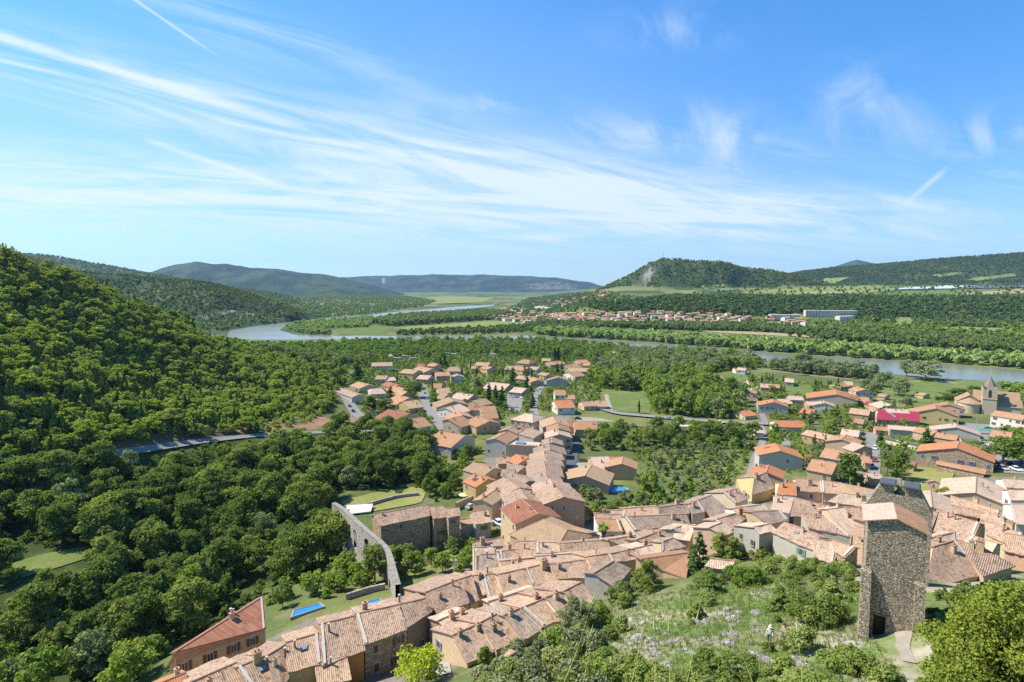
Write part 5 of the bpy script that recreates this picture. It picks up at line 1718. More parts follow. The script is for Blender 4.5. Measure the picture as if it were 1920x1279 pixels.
OV([(1786, 947), (1836, 958), (1787, 960), (1833, 969)], 8, 1.5, 'old', 'tan', 'small striped roof below the rosy strip', chim=0, winmode=0)
OV([(1836, 952), (1880, 971), (1839, 974), (1883, 988)], 8, 1.5, 'old', 'tan', 'dusky roof facing the dark street cleft', chim=1, winmode=0)
OV([(1880, 897), (1925, 900), (1888, 913), (1930, 916)], 9, 3, 'pale', 'white', 'white house with pale roof beyond the street cleft', chim=1, winmode=1)
OV([(1889, 918), (1930, 919), (1896, 936), (1935, 939)], 9.5, 1.5, 'pale', 'white', 'second white house along the street cleft', chim=0, winmode=1)
OV([(1896, 945), (1935, 945), (1906, 981), (1940, 985)], 9.5, 2, 'pinkpale', 'white', 'tall white house nearest in the street cleft row', chim=0, winmode=2)
OV([(1822, 1004), (1868, 1018), (1812, 1016), (1858, 1033)], 7.5, 2, 'pale', 'tan', 'little pale roof above a dark yard', chim=0, winmode=0)
OV([(1848, 977), (1915, 1000), (1850, 1001), (1912, 1029)], 8, 2, 'old', 'tan', 'striped roof with a white dish terrace at the right', chim=2, winmode=0)
OV([(1890, 1000), (1945, 1010), (1884, 1030), (1940, 1046)], 7, 2, 'rosy', 'pink', 'rosy roof and pink wall cut by the right border', chim=0, winmode=0)
OV([(1604, 985), (1641, 996), (1598, 1052), (1632, 1078)], 6.5, 2, 'rosy', 'tan', 'reddish roof falling beside the left edge of the near tower', chim=1, winmode=0)
OV([(1650, 940), (1735, 958), (1640, 958), (1730, 980)], 8, 2, 'old', 'tan', 'mottled roof hidden between the two towers', chim=0, winmode=0)

# ------------------------------------------------------------------ landmark structures
def wall_along(pts, thick, b, mat=0, cap_mat=0, loc=None):
    pass


# near tower -------------------------------------------------------------
def near_tower():
    zt = 63.0
    zb = 51.5
    L = V3((*on_plane(1628, 977, zt), zt))
    Rr = V3((*on_plane(1738, 1003, zt - 0.35), zt))
    e = (Rr - L).to_2d()
    wdt = e.length
    ex = Vector((e.x, e.y, 0)).normalized()
    nv = Vector((ex.y, -ex.x, 0))          # faces the camera
    base = (L + Rr) / 2
    gzv = float(gz(base.x, base.y))
    rt = root('stone_tower', (base.x, base.y, gzv), 'square rubble stone tower with buttresses and pink monopitch roof on the slope', 'tower')
    rt.rotation_euler = (0, 0, math.atan2(ex.y, ex.x))
    # local frame: x along the front, y away from the camera, z up from ground
    hw = wdt / 2
    hL, hR, hA = zt - gzv, zt - 0.35 - gzv, zt + 0.62 - gzv
    xa = -hw + wdt * 0.49
    dep = 4.2
    b = MB()
    low = -2.5
    dx0, dx1, dz = -hw * 0.62, -hw * 0.18, 1.55
    front = [(-hw, hL), (xa, hA), (hw, hR)]
    # front wall with the door opening
    b.poly([(-hw, 0, low), (dx0, 0, low), (dx0, 0, dz), (-hw, 0, dz)])
    b.poly([(dx1, 0, low), (hw, 0, low), (hw, 0, dz), (dx1, 0, dz)])
    b.poly([(-hw, 0, dz), (dx0, 0, dz), (dx1, 0, dz), (hw, 0, dz), (hw, 0, hR), (xa, 0, hA), (-hw, 0, hL)])
    b.poly([(dx0, 0, low), (dx0, 0.7, low), (dx0, 0.7, dz), (dx0, 0, dz)])
    b.poly([(dx1, 0.7, low), (dx1, 0, low), (dx1, 0, dz), (dx1, 0.7, dz)])
    b.poly([(dx0, 0, dz), (dx0, 0.7, dz), (dx1, 0.7, dz), (dx1, 0, dz)])
    b.poly([(-hw, dep, low), (-hw, 0, low), (-hw, 0, hL), (-hw, dep, hL)])
    b.poly([(hw, 0, low), (hw, dep, low), (hw, dep, hR), (hw, 0, hR)])
    b.poly([(hw, dep, low), (-hw, dep, low), (-hw, dep, hL), (xa, dep, hA), (hw, dep, hR)])
    ob('tower_wall', b.mesh('tower_wall', [STONE]), rt)
    # buttresses with sloping tops, left one deep
    for nm, x0, x1, zt2, pr in (('buttress', -hw - 0.32, -hw + 0.50, hL * 0.58, 1.55), ('buttress', hw - 0.62, hw + 0.20, hL * 0.54, 0.95)):
        b = MB()
        p = [(x0, low), (x1, low)]
        b.poly([(x0, -pr, low), (x1, -pr, low), (x1, -0.28, zt2 - 0.5), (x0, -0.28, zt2 - 0.5)])
        b.poly([(x0, -0.28, zt2 - 0.5), (x1, -0.28, zt2 - 0.5), (x1, 0.05, zt2), (x0, 0.05, zt2)], 1)
        b.poly([(x0, 0.4, low), (x0, -pr, low), (x0, -0.28, zt2 - 0.5), (x0, 0.05, zt2), (x0, 0.4, zt2)])
        b.poly([(x1, -pr, low), (x1, 0.4, low), (x1, 0.4, zt2), (x1, 0.05, zt2), (x1, -0.28, zt2 - 0.5)])
        b.poly([(x0, 0.05, zt2), (x1, 0.05, zt2), (x1, 0.4, zt2), (x0, 0.4, zt2)], 1)
        if x0 < -hw:
            b.poly([(x0, 0.4, low), (x0, 0.4, zt2), (-hw, 0.4, zt2), (-hw, 0.4, low)])
        else:
            b.poly([(hw, 0.4, low), (hw, 0.4, zt2), (x1, 0.4, zt2), (x1, 0.4, low)])
        ob(nm, b.mesh(nm, [STONE, STONE]), rt)
    # door leaf deep in the opening
    b = MB()
    b.box(dx0 + 0.01, 0.45, low, dx1 - 0.01, 0.52, dz - 0.01, 0)
    ob('door', b.mesh('door', [plain('black_wood', (0.03, 0.025, 0.02))]), rt)
    b = MB()
    b.box(dx0 - 0.12, -0.06, dz + 0.002, dx1 + 0.12, 0.06, dz + 0.14, 0)
    ob('lintel', b.mesh('lintel', [WOOD]), rt)
    # roof: two panels meeting at an off centre ridge
    b = MB()
    o = 0.22
    th = 0.12

    def pan(x0, z0, x1, z1, mat):
        q = [(x0, -o, z0), (x1, -o, z1), (x1, dep + o, z1), (x0, dep + o, z0)]
        b.poly(q, mat, [(p[1], p[0]) for p in q])
        b.poly([(p[0], p[1], p[2] - th) for p in q[::-1]], 1)
        for i in range(4):
            j = (i + 1) % 4
            a, c = q[i], q[j]
            b.poly([a, (a[0], a[1], a[2] - th), (c[0], c[1], c[2] - th), c], 1)
    sl = (hA - hL) / (xa + hw)
    sr = (hA - hR) / (hw - xa)
    pan(-hw - 0.42, hL - 0.42 * sl + 0.16, xa, hA + 0.16, 0)
    pan(xa + 0.003, hA + 0.16, hw + 0.3, hR - 0.3 * sr + 0.16, 2)
    ob('roof', b.mesh('roof', [ROOFS['pinkpale'], RIDGE_CAP, ROOFS['salmon']]), rt)
    return rt


near_tower()


# bell tower just behind ------------------------------------------------
def bell_tower():
    d0 = 78.0
    bx, by, _ = at_depth(1685, 950, d0)
    g0 = float(gz(bx, by))
    top = at_depth(1685, 913, d0)[2]
    ang = math.atan2(by, bx) - math.pi / 2
    rt = root('bell_tower', (bx, by, g0), 'stone bell tower with open bell and blue grey metal caps behind the near tower', 'bell tower', rz=ang)
    mpp = by / F
    wt, wb_ = 62 * mpp / 2, 108 * mpp / 2
    h = top - g0
    hb = h - 46 * mpp
    b = MB()
    o = 9 * mpp                           # half width of the bell opening
    hs = h - 17 * mpp
    tk = 2.0
    low = -3

    def pr(pts):
        b.poly([(x, 0, z) for x, z in pts])
        b.poly([(x, tk, z) for x, z in pts[::-1]])
        for i in range(len(pts)):
            j = (i + 1) % len(pts)
            (x0, z0), (x1, z1) = pts[i], pts[j]
            b.poly([(x0, 0, z0), (x0, tk, z0), (x1, tk, z1), (x1, 0, z1)])
    xs = wb_ + (wt - wb_) * (hs - hb) / (h - hb)
    pr([(-wb_, low), (wb_, low), (wb_, hb), (xs, hs), (-xs, hs), (-wb_, hb)])
    pr([(-xs, hs), (-o, hs), (-o, h), (-wt, h)])
    pr([(o, hs), (xs, hs), (wt, h), (o, h)])
    ob('tower_wall', b.mesh('tower_wall', [STONE]), rt)
    for x0, x1 in ((-wt - 0.15, -o + 0.25), (o - 0.25, wt + 0.15)):
        b = MB()
        b.box(x0, -0.35, h + 0.003, x1, tk + 0.35, h + 0.22, 0)
        b.box(x0 + 0.05, -0.2, h + 0.222, x1 - 0.05, tk + 0.2, h + 0.36, 0, 0.1)
        ob('metal_cap', b.mesh('metal_cap', [BLUE_METAL]), rt)
    b = MB()
    prof = [(0.0, 0.95), (0.22, 0.93), (0.3, 0.75), (0.36, 0.45), (0.5, 0.15), (0.62, 0.0)]
    n = 14
    sc = o / 0.75
    for (r0, z0), (r1, z1) in zip(prof, prof[1:]):
        for i in range(n):
            a0, a1 = 2 * math.pi * i / n, 2 * math.pi * (i + 1) / n
            b.poly([(r0 * sc * math.cos(a0), 1 + r0 * sc * math.sin(a0), z0 * sc), (r1 * sc * math.cos(a0), 1 + r1 * sc * math.sin(a0), z1 * sc),
                    (r1 * sc * math.cos(a1), 1 + r1 * sc * math.sin(a1), z1 * sc), (r0 * sc * math.cos(a1), 1 + r0 * sc * math.sin(a1), z0 * sc)])
    ob('bell', b.mesh('bell', [plain('aged_bronze', (0.10, 0.14, 0.12), 0.5, 0.5, 0.2, 3, 0.4)]), rt, (0, 0, hs + 0.15))
    b = MB()
    b.box(-o - 0.1, 0.85, h - 0.3, o + 0.1, 1.15, h - 0.08, 0)
    ob('bell_beam', b.mesh('bell_beam', [WOOD]), rt)


bell_tower()


# church --------------------------------------------------------------------
def church():
    bx, by, bz = hit(1852, 776, 0)
    g0 = bz
    rt = root('church', (bx, by, g0), 'pale stone church with round apse and a pointed stone spire beside the river meadow', 'church')
    mpp = by / F * 1.08
    yaw = math.atan2(by, bx) - math.pi / 2 + 0.12
    rt.rotation_euler = (0, 0, yaw)
    hw = 10.5 * mpp * 0.95
    H = (776 - 727) * mpp * 1.0
    b = MB()
    b.box(-hw, -hw, -2, hw, hw, H, 0)
    b.box(-hw - 0.25, -hw - 0.25, H * 0.56, hw + 0.25, hw + 0.25, H * 0.575, 0)
    ob('bell_tower', b.mesh('bell_tower', [WALLS['cream']]), rt)
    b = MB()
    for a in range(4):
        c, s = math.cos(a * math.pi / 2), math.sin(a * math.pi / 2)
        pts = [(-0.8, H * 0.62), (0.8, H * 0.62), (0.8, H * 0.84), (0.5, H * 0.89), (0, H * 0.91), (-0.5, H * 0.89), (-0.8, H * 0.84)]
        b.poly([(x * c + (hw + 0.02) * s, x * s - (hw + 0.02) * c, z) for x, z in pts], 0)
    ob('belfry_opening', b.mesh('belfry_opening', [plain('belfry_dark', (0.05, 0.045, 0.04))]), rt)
    sp = (727 - 710) * mpp
    b = MB()
    n = 8
    rb = hw * 1.02
    ring = [(rb * math.cos(2 * math.pi * (i + .5) / n), rb * math.sin(2 * math.pi * (i + .5) / n), H + 0.01) for i in range(n)]
    for i in range(n):
        b.poly([ring[i], ring[(i + 1) % n], (0, 0, H + sp + 0.6)])
    ob('spire', b.mesh('spire', [WALLS['dark']]), rt)
    b = MB()
    for sx in (-1, 1):
        for sy in (-1, 1):
            b.box(sx * hw - 0.55, sy * hw - 0.55, H + 0.005, sx * hw + 0.55, sy * hw + 0.55, H + 1.7, 0, 0.15)
            b.box(sx * hw - 0.4, sy * hw - 0.4, H + 1.702, sx * hw + 0.4, sy * hw + 0.4, H + 2.8, 0, 0.38)
    ob('pinnacle', b.mesh('pinnacle', [WALLS['dark']]), rt)
    # nave behind and left, transept right
    b = MB()

    def gable(x0, y0, x1, y1, he, hr, axis, wm=0, rm=1):
        if axis == 'x':
            ym = (y0 + y1) / 2
            b.poly([(x0, y0, -2), (x1, y0, -2), (x1, y0, he), (x0, y0, he)], wm)
            b.poly([(x1, y1, -2), (x0, y1, -2), (x0, y1, he), (x1, y1, he)], wm)
            for x in (x0, x1):
                b.poly([(x, y0, -2), (x, y1, -2), (x, y1, he), (x, ym, hr), (x, y0, he)], wm)
            o = 0.5
            rr = (hr - he) / (ym - y0)
            for ya, s in ((y0, -1), (y1, 1)):
                q = [(x0 - o, ym, hr + 0.2), (x1 + o, ym, hr + 0.2), (x1 + o, ya + s * o, he - o * rr + 0.2), (x0 - o, ya + s * o, he - o * rr + 0.2)]
                b.poly(q, rm, [(p[0], math.hypot(p[1] - ym, p[2] - hr)) for p in q])
        else:
            xm = (x0 + x1) / 2
            b.poly([(x0, y1, -2), (x0, y0, -2), (x0, y0, he), (x0, y1, he)], wm)
            b.poly([(x1, y0, -2), (x1, y1, -2), (x1, y1, he), (x1, y0, he)], wm)
            for y in (y0, y1):
                b.poly([(x0, y, -2), (x1, y, -2), (x1, y, he), (xm, y, hr), (x0, y, he)], wm)
            o = 0.5
            rr = (hr - he) / (xm - x0)
            for xa, s in ((x0, -1), (x1, 1)):
                q = [(xm, y0 - o, hr + 0.2), (xm, y1 + o, hr + 0.2), (xa + s * o, y1 + o, he - o * rr + 0.2), (xa + s * o, y0 - o, he - o * rr + 0.2)]
                b.poly(q, rm, [(p[1], math.hypot(p[0] - xm, p[2] - hr)) for p in q])
    gable(-20 * mpp, 4 * mpp, 42 * mpp, 34 * mpp, 8.5, 14.0, 'x')
    gable(-44 * mpp, 3 * mpp, -8 * mpp, 40 * mpp, 6.5, 11.0, 'y')
    gable(10.2 * mpp, -2 * mpp, 44 * mpp, 14 * mpp, 6, 9.5, 'x')
    ob('nave', b.mesh('nave', [WALLS['cream'], ROOFS['beige']]), rt)
    b = MB()
    n = 20
    cx0, cy0, ra, ha = -26 * mpp, 2 * mpp, 17 * mpp, 6.2
    for i in range(n):
        a0, a1 = math.pi + math.pi * i / n, math.pi + math.pi * (i + 1) / n
        p0 = (cx0 + ra * math.cos(a0), cy0 + ra * math.sin(a0))
        p1 = (cx0 + ra * math.cos(a1), cy0 + ra * math.sin(a1))
        b.poly([(*p0, -2), (*p1, -2), (*p1, ha), (*p0, ha)], 0)
        q0 = (cx0 + (ra + .5) * math.cos(a0), cy0 + (ra + .5) * math.sin(a0))
        q1 = (cx0 + (ra + .5) * math.cos(a1), cy0 + (ra + .5) * math.sin(a1))
        b.poly([(*q0, ha + 0.02), (*q1, ha + 0.02), (cx0, cy0 + 0.3, ha + 3.2)], 1, [(i, 6), (i + 1, 6), (i + .5, 0)])
    ob('apse', b.mesh('apse', [WALLS['cream'], ROOFS['beige']]), rt)
    HOUSE_SPOTS.append((bx, by + 5, 22))


church()


# bell niche on the chapel like house ---------------------------------------
def bell_gable():
    x, y, z = hit(1751, 923, 0)
    d = y
    x, y, zz = at_depth(1750, 921, d)
    ang = math.atan2(y, x) - math.pi / 2
    rt = root('bell_gable', (x, y, float(gz(x, y))), 'small gabled bell wall with one opening behind the chapel like house', 'bell gable', rz=ang)
    mpp = y / F
    top = at_depth(1750, 902, d)[2] - float(gz(x, y))
    hw = 10 * mpp
    b = MB()
    o = 3.2 * mpp
    z0, z1 = top - 15 * mpp, top - 7 * mpp
    for ya in (0, 0.9):
        s = 1
        b.poly([(-hw, ya, -2), (hw, ya, -2), (hw, ya, z0), (-hw, ya, z0)])
        b.poly([(-hw, ya, z0), (-o, ya, z0), (-o, ya, z1), (-hw, ya, z1)])
        b.poly([(o, ya, z0), (hw, ya, z0), (hw, ya, z1), (o, ya, z1)])
        b.poly([(-hw, ya, z1), (hw, ya, z1), (hw, ya, top - 4 * mpp), (0, ya, top), (-hw, ya, top - 4 * mpp)])
    for x_ in (-hw, hw, ):
        b.poly([(x_, 0, -2), (x_, .9, -2), (x_, .9, top - 4 * mpp), (x_, 0, top - 4 * mpp)])
    for x_ in (-o, o):
        b.poly([(x_, 0, z0), (x_, .9, z0), (x_, .9, z1), (x_, 0, z1)])
    b.poly([(-o, 0, z0), (o, 0, z0), (o, .9, z0), (-o, .9, z0)])
    b.poly([(-o, 0, z1), (o, 0, z1), (o, .9, z1), (-o, .9, z1)])
    ob('wall', b.mesh('wall', [WALLS['pink']]), rt)
    b = MB()
    for s in (-1, 1):
        b.poly([(0, -.2, top + .12), (0, 1.1, top + .12), (s * (hw + .2), 1.1, top - 4 * mpp), (s * (hw + .2), -.2, top - 4 * mpp)])
    ob('coping', b.mesh('coping', [RIDGE_CAP]), rt)
    b = MB()
    b.tube((0, .45, z0 + .25), (0, .45, z1 - .15), 0.38, 0.18, 10)
    ob('bell', b.mesh('bell', [METAL]), rt)


bell_gable()


# aqueduct across the ravine -----------------------------------------------
def aqueduct():
    zt = 23.0
    px = [(625, 944), (633, 948), (642, 954), (653, 963), (672, 981), (694, 1000), (714, 1017), (726, 1031), (733, 1050), (739, 1072), (746, 1098)]
    L = smooth_line([on_plane(x, y, zt) for x, y in px], 0.45)
    d = np.gradient(L, axis=0)
    d /= np.linalg.norm(d, axis=1)[:, None]
    nr = np.stack([d[:, 1], -d[:, 0]], 1)
    s = np.concatenate([[0], np.cumsum(np.linalg.norm(np.diff(L, axis=0), axis=1))])
    cen = L[len(L) // 2]
    g0 = float(gz(*cen))
    rt = root('aqueduct', (cen[0], cen[1], g0), 'narrow curved stone aqueduct on two tiers of arches crossing the ravine', 'aqueduct')
    th = 0.52
    Ls = s[-1]

    def holes(t):
        """openings (z0, z1) at distance t along the wall"""
        g = float(gz(*L[min(np.searchsorted(s, t), len(L) - 1)]))
        out = []
        for c, r, zb, zs in ((Ls * 0.22, 1.3, zt - 7.0, zt - 3.4), (Ls * 0.30, 1.3, zt - 7.4, zt - 3.4), (Ls * 0.455, 2.1, zt - 6.0, zt - 3.6), (Ls * 0.465, 2.9, g - 2, zt - 9.6),
                             (Ls * 0.60, 1.2, zt - 6.4, zt - 3.6), (Ls * 0.61, 1.8, g - 2, zt - 9.4), (Ls * 0.37, 0.5, zt - 4.5, zt - 2.8), (Ls * 0.80, 1.5, g - 2, zt - 5.4)):
            u = abs(t - c)
            if u < r:
                ztop = zs + math.sqrt(max(r * r - u * u, 0)) * 0.9
                if ztop > zb:
                    out.append((zb, min(ztop, zt - 1.0)))
        return sorted(out)
    b = MB()
    top = MB()
    for i in range(len(L) - 1):
        p0, p1 = L[i], L[i + 1]
        h0, h1 = holes(s[i] + 1e-3), holes(s[i + 1] - 1e-3)
        a = [(p0[0] + nr[i][0] * th - cen[0], p0[1] + nr[i][1] * th - cen[1]), (p1[0] + nr[i + 1][0] * th - cen[0], p1[1] + nr[i + 1][1] * th - cen[1])]
        c = [(p0[0] - nr[i][0] * th - cen[0], p0[1] - nr[i][1] * th - cen[1]), (p1[0] - nr[i + 1][0] * th - cen[0], p1[1] - nr[i + 1][1] * th - cen[1])]
        gl = min(float(gz(*p0)), float(gz(*p1))) - 2.0
        n = min(len(h0), len(h1))
        z0, z1 = [gl], [gl]
        for k in range(n):
            z0 += list(h0[k])
            z1 += list(h1[k])
        z0.append(zt)
        z1.append(zt)
        for k in range(0, len(z0), 2):
            za, zb_, zc, zd = z0[k] - g0, z0[k + 1] - g0, z1[k] - g0, z1[k + 1] - g0
            b.poly([(*a[0], za), (*a[1], zc), (*a[1], zd), (*a[0], zb_)])
            b.poly([(*c[1], zc), (*c[0], za), (*c[0], zb_), (*c[1], zd)])
            if k > 0:
                b.poly([(*a[0], za), (*c[0], za), (*c[1], zc), (*a[1], zc)])
            if k + 2 < len(z0):
                b.poly([(*a[0], zb_), (*a[1], zd), (*c[1], zd), (*c[0], zb_)])
        ga, gb = 1.12, 1.12
        A = [(v[0] * 1, v[1] * 1) for v in a]
        z = zt - g0 + 0.003
        q0 = (nr[i] * 0.1, nr[i + 1] * 0.1)
        a_ = [(a[0][0] + q0[0][0], a[0][1] + q0[0][1]), (a[1][0] + q0[1][0], a[1][1] + q0[1][1])]
        c_ = [(c[0][0] - q0[0][0], c[0][1] - q0[0][1]), (c[1][0] - q0[1][0], c[1][1] - q0[1][1])]
        top.poly([(*a_[0], z + .22), (*a_[1], z + .22), (*c_[1], z + .22), (*c_[0], z + .22)])
        top.poly([(*a_[0], z), (*a_[1], z), (*a_[1], z + .22), (*a_[0], z + .22)])
        top.poly([(*c_[1], z), (*c_[0], z), (*c_[0], z + .22), (*c_[1], z + .22)])
        HOUSE_SPOTS.append((p0[0], p0[1], 0.2)) if i % 6 == 0 else None
    ob('arcade', b.mesh('arcade', [STONE2]), rt)
    ob('channel_top', top.mesh('channel_top', [stone_mat('lichened_coping', [(0.20, 0.18, 0.15), (0.30, 0.27, 0.22), (0.25, 0.22, 0.18)], 1.2, (0.3, 0.27, 0.22), 0.05)]), rt)


aqueduct()


# swimming pools -------------------------------------------------------------
def oval_pool(px, py, wpx, dep_ratio, h, label, cover=None):
    x, y, z = hit(px, py, h)
    mpp = math.hypot(math.hypot(x, y), CZ - z) / F
    rx = wpx * mpp / 2
    ry = rx * dep_ratio
    g0 = float(gz(x, y))
    rt = root('swimming_pool', (x, y, g0), label, 'swimming pool')
    n = 28
    ring = [(rx * math.cos(2 * math.pi * i / n), ry * math.sin(2 * math.pi * i / n)) for i in range(n)]
    out = [(p[0] * 1.06, p[1] * 1.08) for p in ring]
    b = MB()
    for i in range(n):
        j = (i + 1) % n
        b.poly([(*out[i], -0.6), (*out[j], -0.6), (*out[j], h), (*out[i], h)], 0)
        b.poly([(*out[i], h), (*out[j], h), (*ring[j], h), (*ring[i], h)], 1)
        b.poly([(*ring[j], h), (*ring[i], h), (*ring[i], h - .3), (*ring[j], h - .3)], 0)
    ob('pool_wall', b.mesh('pool_wall', [plain('pool_liner', (0.35, 0.50, 0.68), 0.5), FRAME_W]), rt)
    b = MB()
    b.poly([(*p, h - 0.15) for p in ring], 0)
    ob('water', b.mesh('water', [POOL_BLUE]), rt)


oval_pool(1158, 916, 36, 0.5, 1.2, 'oval above ground pool with pale blue sides in the garden')


def terrace_pool():
    x, y, z = hit(982, 832, 6.2)
    g0 = float(gz(x, y))
    rt = root('terrace_house', (x, y, g0), 'flat roof terrace with a small blue pool between old houses', 'house', rz=-0.25)
    b = MB()
    b.box(-7, -4.5, -2, 7, 4.5, 6.0, 0)
    b.box(-7.1, -4.6, 6.002, 7.1, -4.3, 6.8, 0)
    ob('wall', b.mesh('wall', [WALLS['tan']]), rt)
    b = MB()
    b.box(-3.5, -1.2, 6.003, 0.5, 1.6, 6.9, 0)
    pl = ob('pool', b.mesh('pool', [FRAME_W]), rt)
    b = MB()
    b.poly([(-3.3, -1.0, 6.91), (0.3, -1.0, 6.91), (0.3, 1.4, 6.91), (-3.3, 1.4, 6.91)])
    ob('water', b.mesh('water', [POOL_BLUE]), pl)
    b = MB()
    for i in range(4):
        b.box(2 + i * 1.1, -2.5, 6.004, 2.8 + i * 1.1, -0.6, 6.5, 0)
    ob('deck_chair', b.mesh('deck_chair', [FRAME_W]), rt)
    HOUSE_SPOTS.append((x, y, 8))


terrace_pool()


def quad_pool(pts, label, z_off=0.6):
    q = []
    m = hit(sum(p[0] for p in pts) / 4, sum(p[1] for p in pts) / 4, z_off)
    z = m[2]
    for p in pts:
        q.append(Vector((*on_plane(*p, z), z)))
    c = sum(q, Vector()) / 4
    rt = root('swimming_pool', c, label, 'swimming pool')
    b = MB()
    b.poly([p - c for p in q], 0)
    ob('water', b.mesh('water', [POOL_BLUE]), rt)
    b = MB()
    for i in range(4):
        j = (i + 1) % 4
        a, d = q[i] - c, q[j] - c
        ao, do = a * 1.13, d * 1.13
        up = Vector((0, 0, 0.12))
        dn = Vector((0, 0, -3.0))
        b.poly([ao + up, do + up, d + up, a + up], 0)
        b.poly([a + up, d + up, d - up, a - up], 0)
        b.poly([ao + dn, do + dn, do + up, ao + up], 0)
    ob('coping', b.mesh('coping', [CONCRETE]), rt)
    HOUSE_SPOTS.append((c.x, c.y, 7))


quad_pool([(548, 1157), (552, 1145), (598, 1132), (606, 1138)], 'bright blue rectangular pool with cut corner below the pale roofs')
quad_pool([(686, 1136), (692, 1128), (712, 1123), (713, 1128)], 'turquoise pool peeping out behind the bare stone house')


# cars, van, trailer ----------------------------------------------------------
def car_meshes(paint, van=False):
    b = MB()
    if van:
        prof = [(-2.6, 0.35), (2.5, 0.35), (2.6, 0.9), (2.2, 1.25), (1.6, 2.2), (-2.6, 2.3)]
        hw = 0.95
    else:
        prof = [(-2.1, 0.35), (2.1, 0.35), (2.15, 0.65), (1.2, 0.92), (-1.6, 0.98), (-2.1, 0.85)]
        hw = 0.86
    b.poly([(x, -hw, z) for x, z in prof])
    b.poly([(x, hw, z) for x, z in prof[::-1]])
    for i in range(len(prof)):
        (x0, z0), (x1, z1) = prof[i], prof[(i + 1) % len(prof)]
        b.poly([(x0, -hw, z0), (x0, hw, z0), (x1, hw, z1), (x1, -hw, z1)])
    if not van:
        b.poly([(0.35, -0.66, 1.44), (0.35, 0.66, 1.44), (-1.15, 0.66, 1.44), (-1.15, -0.66, 1.44)])
    body = b.mesh('body', [paint])
    b = MB()
    if van:
        b.poly([(2.22, -0.8, 1.28), (2.22, 0.8, 1.28), (1.66, 0.75, 2.12), (1.66, -0.75, 2.12)])
        for s in (-1, 1):
            b.poly([(0.9, s * 0.955, 1.3), (1.9, s * 0.955, 1.3), (1.55, s * 0.955, 1.95), (0.9, s * 0.955, 1.95)])
    else:
        lo = [(1.1, -0.8, 0.93), (1.1, 0.8, 0.93), (-1.75, 0.8, 0.98), (-1.75, -0.8, 0.98)]
        hi = [(0.35, -0.66, 1.43), (0.35, 0.66, 1.43), (-1.15, 0.66, 1.43), (-1.15, -0.66, 1.43)]
        for i in range(4):
            j = (i + 1) % 4
            b.poly([lo[i], lo[j], hi[j], hi[i]])
    glass = b.mesh('window', [GLASS_DARK])
    b = MB()
    b.tube((0, -0.1, 0), (0, 0.1, 0), 0.33, 0.33, 10)
    wheel = b.mesh('wheel', [plain('tyre_rubber', (0.03, 0.03, 0.03))])
    return body, glass, wheel


PAINTS = {c: plain(c + '_car_paint', v, 0.3, 0.5, 0.03) for c, v in (('white', (0.75, 0.75, 0.74)), ('black', (0.03, 0.032, 0.036)), ('silver', (0.42, 0.44, 0.46)), ('blue', (0.05, 0.09, 0.24)), ('red', (0.35, 0.03, 0.03)), ('grey', (0.15, 0.155, 0.165)))}
CARM = {c: car_meshes(PAINTS[c]) for c in PAINTS}
VANM = car_meshes(PAINTS['white'], True)


def car(px, py, colour, aim, label, van=False, group=None, lift=0.3):
    """aim = photo pixel the nose points at"""
    x, y, z = hit(px, py, lift)
    ax, ay, _ = hit(*aim, lift)
    rt = root('van' if van else 'car', (x, y, z), label, 'van' if van else 'car', group, math.atan2(ay - y, ax - x))
    body, glass, wheel = VANM if van else CARM[colour]
    ob('body', body, rt)
    ob('window', glass, rt)
    for sx in (-1.35, 1.35):
        for sy in (-0.8, 0.8):
            ob('wheel', wheel, rt, (sx, sy, 0.33))
    return rt


car(662, 772, 'black', (668, 786), 'black car driving up the valley road under the wooded hill')
car(655, 762, 'grey', (650, 748), 'dark grey car half hidden in the shade beside the valley road')
car(809, 761, 'black', (813, 772), 'black car parked in the estate street')
car(775, 770, 'blue', (790, 768), 'blue car in front of the white garage door')
car(1040, 963, 'white', (1030, 955), 'white van parked at the foot of the tall orange brown gable', True)
car(936, 984, 'white', (944, 986), 'white car parked on the grey walled terrace', lift=4.2)
car(882, 952, 'silver', (892, 946), 'pale car under the terrace of the solar house', lift=0.4)
GP_ = 'cars standing in the car park by the cypresses'
for i, (px, py, c) in enumerate(((953, 744, 'white'), (961, 745, 'silver'), (969, 745, 'grey'), (977, 747, 'white'), (910, 733, 'white'))):
    car(px, py, c, (px + 1, py + 8), ('white car at the left end of the car park row', 'silver car second in the car park row', 'dark car third in the car park row', 'white car at the right end of the car park row', 'white car left of the purple tree by the estate')[i], group=GP_)
for i, (px, py, c) in enumerate(((1118, 803, 'white'), (1121, 808, 'black'), (1084, 786, 'black'))):
    car(px, py, c, (px + 10, py + 1), ('white car beside the tan house by the oval lawn', 'black car in front of the white one by the oval lawn', 'dark car behind the tan house by the oval lawn')[i])
for i, (px, py, c) in enumerate(((1101, 699, 'white'), (1108, 699, 'silver'), (1096, 694, 'white'))):
    car(px, py, c, (px + 8, py - 3), ('white car below the long brown building', 'silver car right of the long brown building', 'white car close under the long brown building wall')[i])
car(1854, 806, 'black', (1862, 806), 'dark car on the church square beside the green awning')
car(1805, 783, 'black', (1812, 783), 'dark car by the apse of the church')
car(1816, 818, 'grey', (1822, 826), 'dark grey car at the corner of the low grey gable')
car(1852, 880, 'blue', (1860, 886), 'blue car parked at the end of the long lean to roof')
car(1616, 815, 'blue', (1622, 814), 'pale roofed blue car by the low brown house')
car(1417, 745, 'grey', (1420, 750), 'grey car on the stony lane beside the pinkish gable')
car(1420, 728, 'white', (1424, 722), 'white car in the yard of the brown house')
car(1640, 865, 'red', (1640, 875), 'red car standing in the side street')
car(1862, 868, 'black', (1872, 870), 'black car in the shade of the plane trees')
car(1889, 871, 'black', (1899, 873), 'second dark car under the plane trees')


